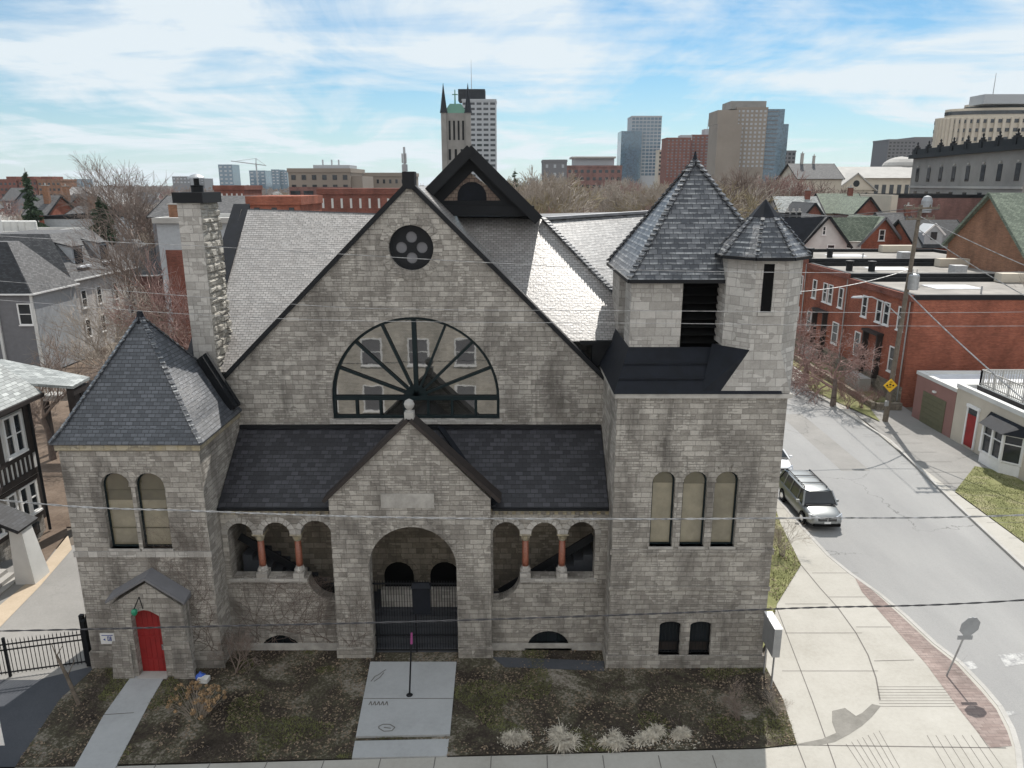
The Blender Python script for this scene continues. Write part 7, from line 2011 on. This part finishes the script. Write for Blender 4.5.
c = PY(28,190,118); spruce('tall narrow spruce on the left with a brown bare tip', (c.x,118,0), PY(28,168,118).z, 3.6, 6, 12000)
c = PY(548,180,160); spruce('small spruce rising beside the black gablet', (PY(515,180,170).x,170,0), PY(516,168,170).z, 3, 8, 3000)
def bt(u, vtop, Y, pr, mat, label, h0, rz=0, group=None, cat='tree', tall=1):
    c = PY(u, vtop, Y); s = c.z/h0
    return tree('bare_tree', label, cat, (c.x, Y, 0), pr, (BK, M[mat]), s, rz, group)
bt(136,150,124,T_BIG,'twig','large round crowned bare tree rising above the left skyline',14,0)
bt(156,160,108,T_BIG,'twig','narrower bare tree right beside the large round crowned one',14,1.2)
bt(156,208,76,T_BIG,'twig','grey bare tree in front of the white and brick house',14,.5)
bt(176,245,60,T_MED,'twig_red','bushy reddish tree left of the chimney foot',8,1.3)
bt(123,272,58,T_MED2,'twig_pale','pale bare tree against the white brick wall',9,2.2)
bt(100,280,56,T_MED2,'twig_pale','thin bare tree nearest the slate tower tip',9,4.2)
bt(30,322,46,T_MED,'twig','bare tree over the timbered house roof',8,4)
bt(190,262,58,T_MED,'twig_red','reddish bare tree directly behind the chimney foot',8,5.5)
r5 = random.Random(9)
gg = 'thicket of bare shrubs in the gardens behind the slate tower'
TH_L = ['dense brown thicket', 'reddish brown thicket', 'pale twiggy thicket']
for k in range(18):
    Y = r5.uniform(46,74); u = r5.uniform(0,228); c = PY(u,330,Y); i = r5.randrange(3)
    if c.x < XW+2 and Y > 66: continue
    t_ = tree('bare_shrub', TH_L[i]+' in the back gardens, its stems tangled with its neighbours', 'shrub', (c.x,Y,0), T_THICKET, (M[('twig','twig_red','twig_pale')[i]],)*2, r5.uniform(.4,.8), r5.uniform(0,6), gg)
    t_['group'] = gg+' ('+TH_L[i]+')'
# far woods
far = [T_FAR, T_FAR2]; mats_ = ['twig','twig_pale','twig_olive','twig','twig_pale','twig_red']
lb_ = {'twig':'grey brown','twig_pale':'pale grey','twig_olive':'olive budding','twig_red':'reddish'}
def woods(n, u0, u1, Y0, Y1, hh, seed, where):
    r = random.Random(seed); made = 0
    for k in range(n*4):
        if made >= n: break
        Y = Y0+(Y1-Y0)*r.random()**1.1; u = r.uniform(u0,u1); X = (u-512)/FPX*Y*.975
        if 9 < X < 36 and Y < 400: continue
        made += 1; m_ = r.choice(mats_); s = r.uniform(*hh)/12.5
        tree('bare_tree', f'{lb_[m_]} bare tree in the wood {where}', 'tree', (X,Y,0), r.choice(far), (BK, M[m_]), s, r.uniform(0,6), f'{lb_[m_]} trees in the wood {where}')
woods(85, 520, 800, 130, 330, (14,20.5), 1, 'beyond the church roof')
woods(24, 545, 720, 75, 120, (11,15), 5, 'just behind the church')
woods(26, 700, 800, 200, 420, (13,17), 2, 'below the beige tower')
woods(30, 395, 560, 150, 320, (14,20), 3, 'behind the front gable')
woods(70, -20, 420, 180, 700, (10,15), 4, 'on the western plain')
woods(26, 60, 260, 120, 260, (9,13), 7, 'beyond the stone chimney')
woods(16, 800, 1020, 230, 500, (12,17), 8, 'behind the institutional buildings')
# a far-off treeline that reads as one mass
r = random.Random(77); mb = MB()
for k in range(26000):
    Y = r.uniform(600, 2600); X = r.uniform(-.75,.75)*Y; h_ = r.uniform(4,13)+1.0*math.sin(X*.02); s = r.uniform(.8,2.6)*Y/900
    a = r.uniform(0,PI); dx, dy = math.cos(a)*s, math.sin(a)*s
    z = h_*r.random()**.6
    mb.face([(X-dx,Y-dy,z-s*.6),(X+dx,Y+dy,z-s*.5),(X+dx*.5,Y+dy*.4,z+s*.7),(X-dx*.6,Y-dy*.3,z+s*.6)])
o = mb.build('far_treeline', M['twig']); o['kind'] = 'stuff'; o['label'] = 'far bare woods merging into one brown band at the horizon'

# ---------------------------------------------------------------- the side of the street behind us, seen in the window glass
ap_ = flat_building('beige brick apartment house across the front street, mirrored in the church window', -20, 14, -8, 3.2, 11.5, 'office_pale', 'gravel_roof', .5, 'offwhite')
for x in (-17,-13.6,-10.2,-6.8,-3.4,0,3.4,6.8,10.2):
    for z in (1.1, 4.6, 8.1): window(ap_, (x, 3.21, z), 1.5, 2.0, '+Y', 'white', 'siding_grey')
ap2 = flat_building('red brick house across the front street beside the beige one', -34, -21, -8, 3.0, 9, 'brick_red', 'gravel_roof', .5, 'offwhite', 'house', 'house')
for x in (-31,-27.5,-24):
    for z in (1.1,4.6): window(ap2, (x,3.01,z), 1.2,2.0,'+Y')
# air
mb = MB(); mb.box(-3900,3900,-700,4800,-1.2,150)
hm = bpy.data.materials.new('haze'); hm.use_nodes = True; nt = hm.node_tree; nt.nodes.remove(nt.nodes['Principled BSDF'])
pv = nt.nodes.new('ShaderNodeVolumePrincipled'); pv.inputs['Color'].default_value = (.85,.93,1,1); pv.inputs['Density'].default_value = .00007; pv.inputs['Anisotropy'].default_value = .2
L(nt, pv.outputs[0], nt.nodes['Material Output'].inputs['Volume'])
if HAZE:
    hz_ = mb.build('haze', hm); hz_['kind'] = 'stuff'
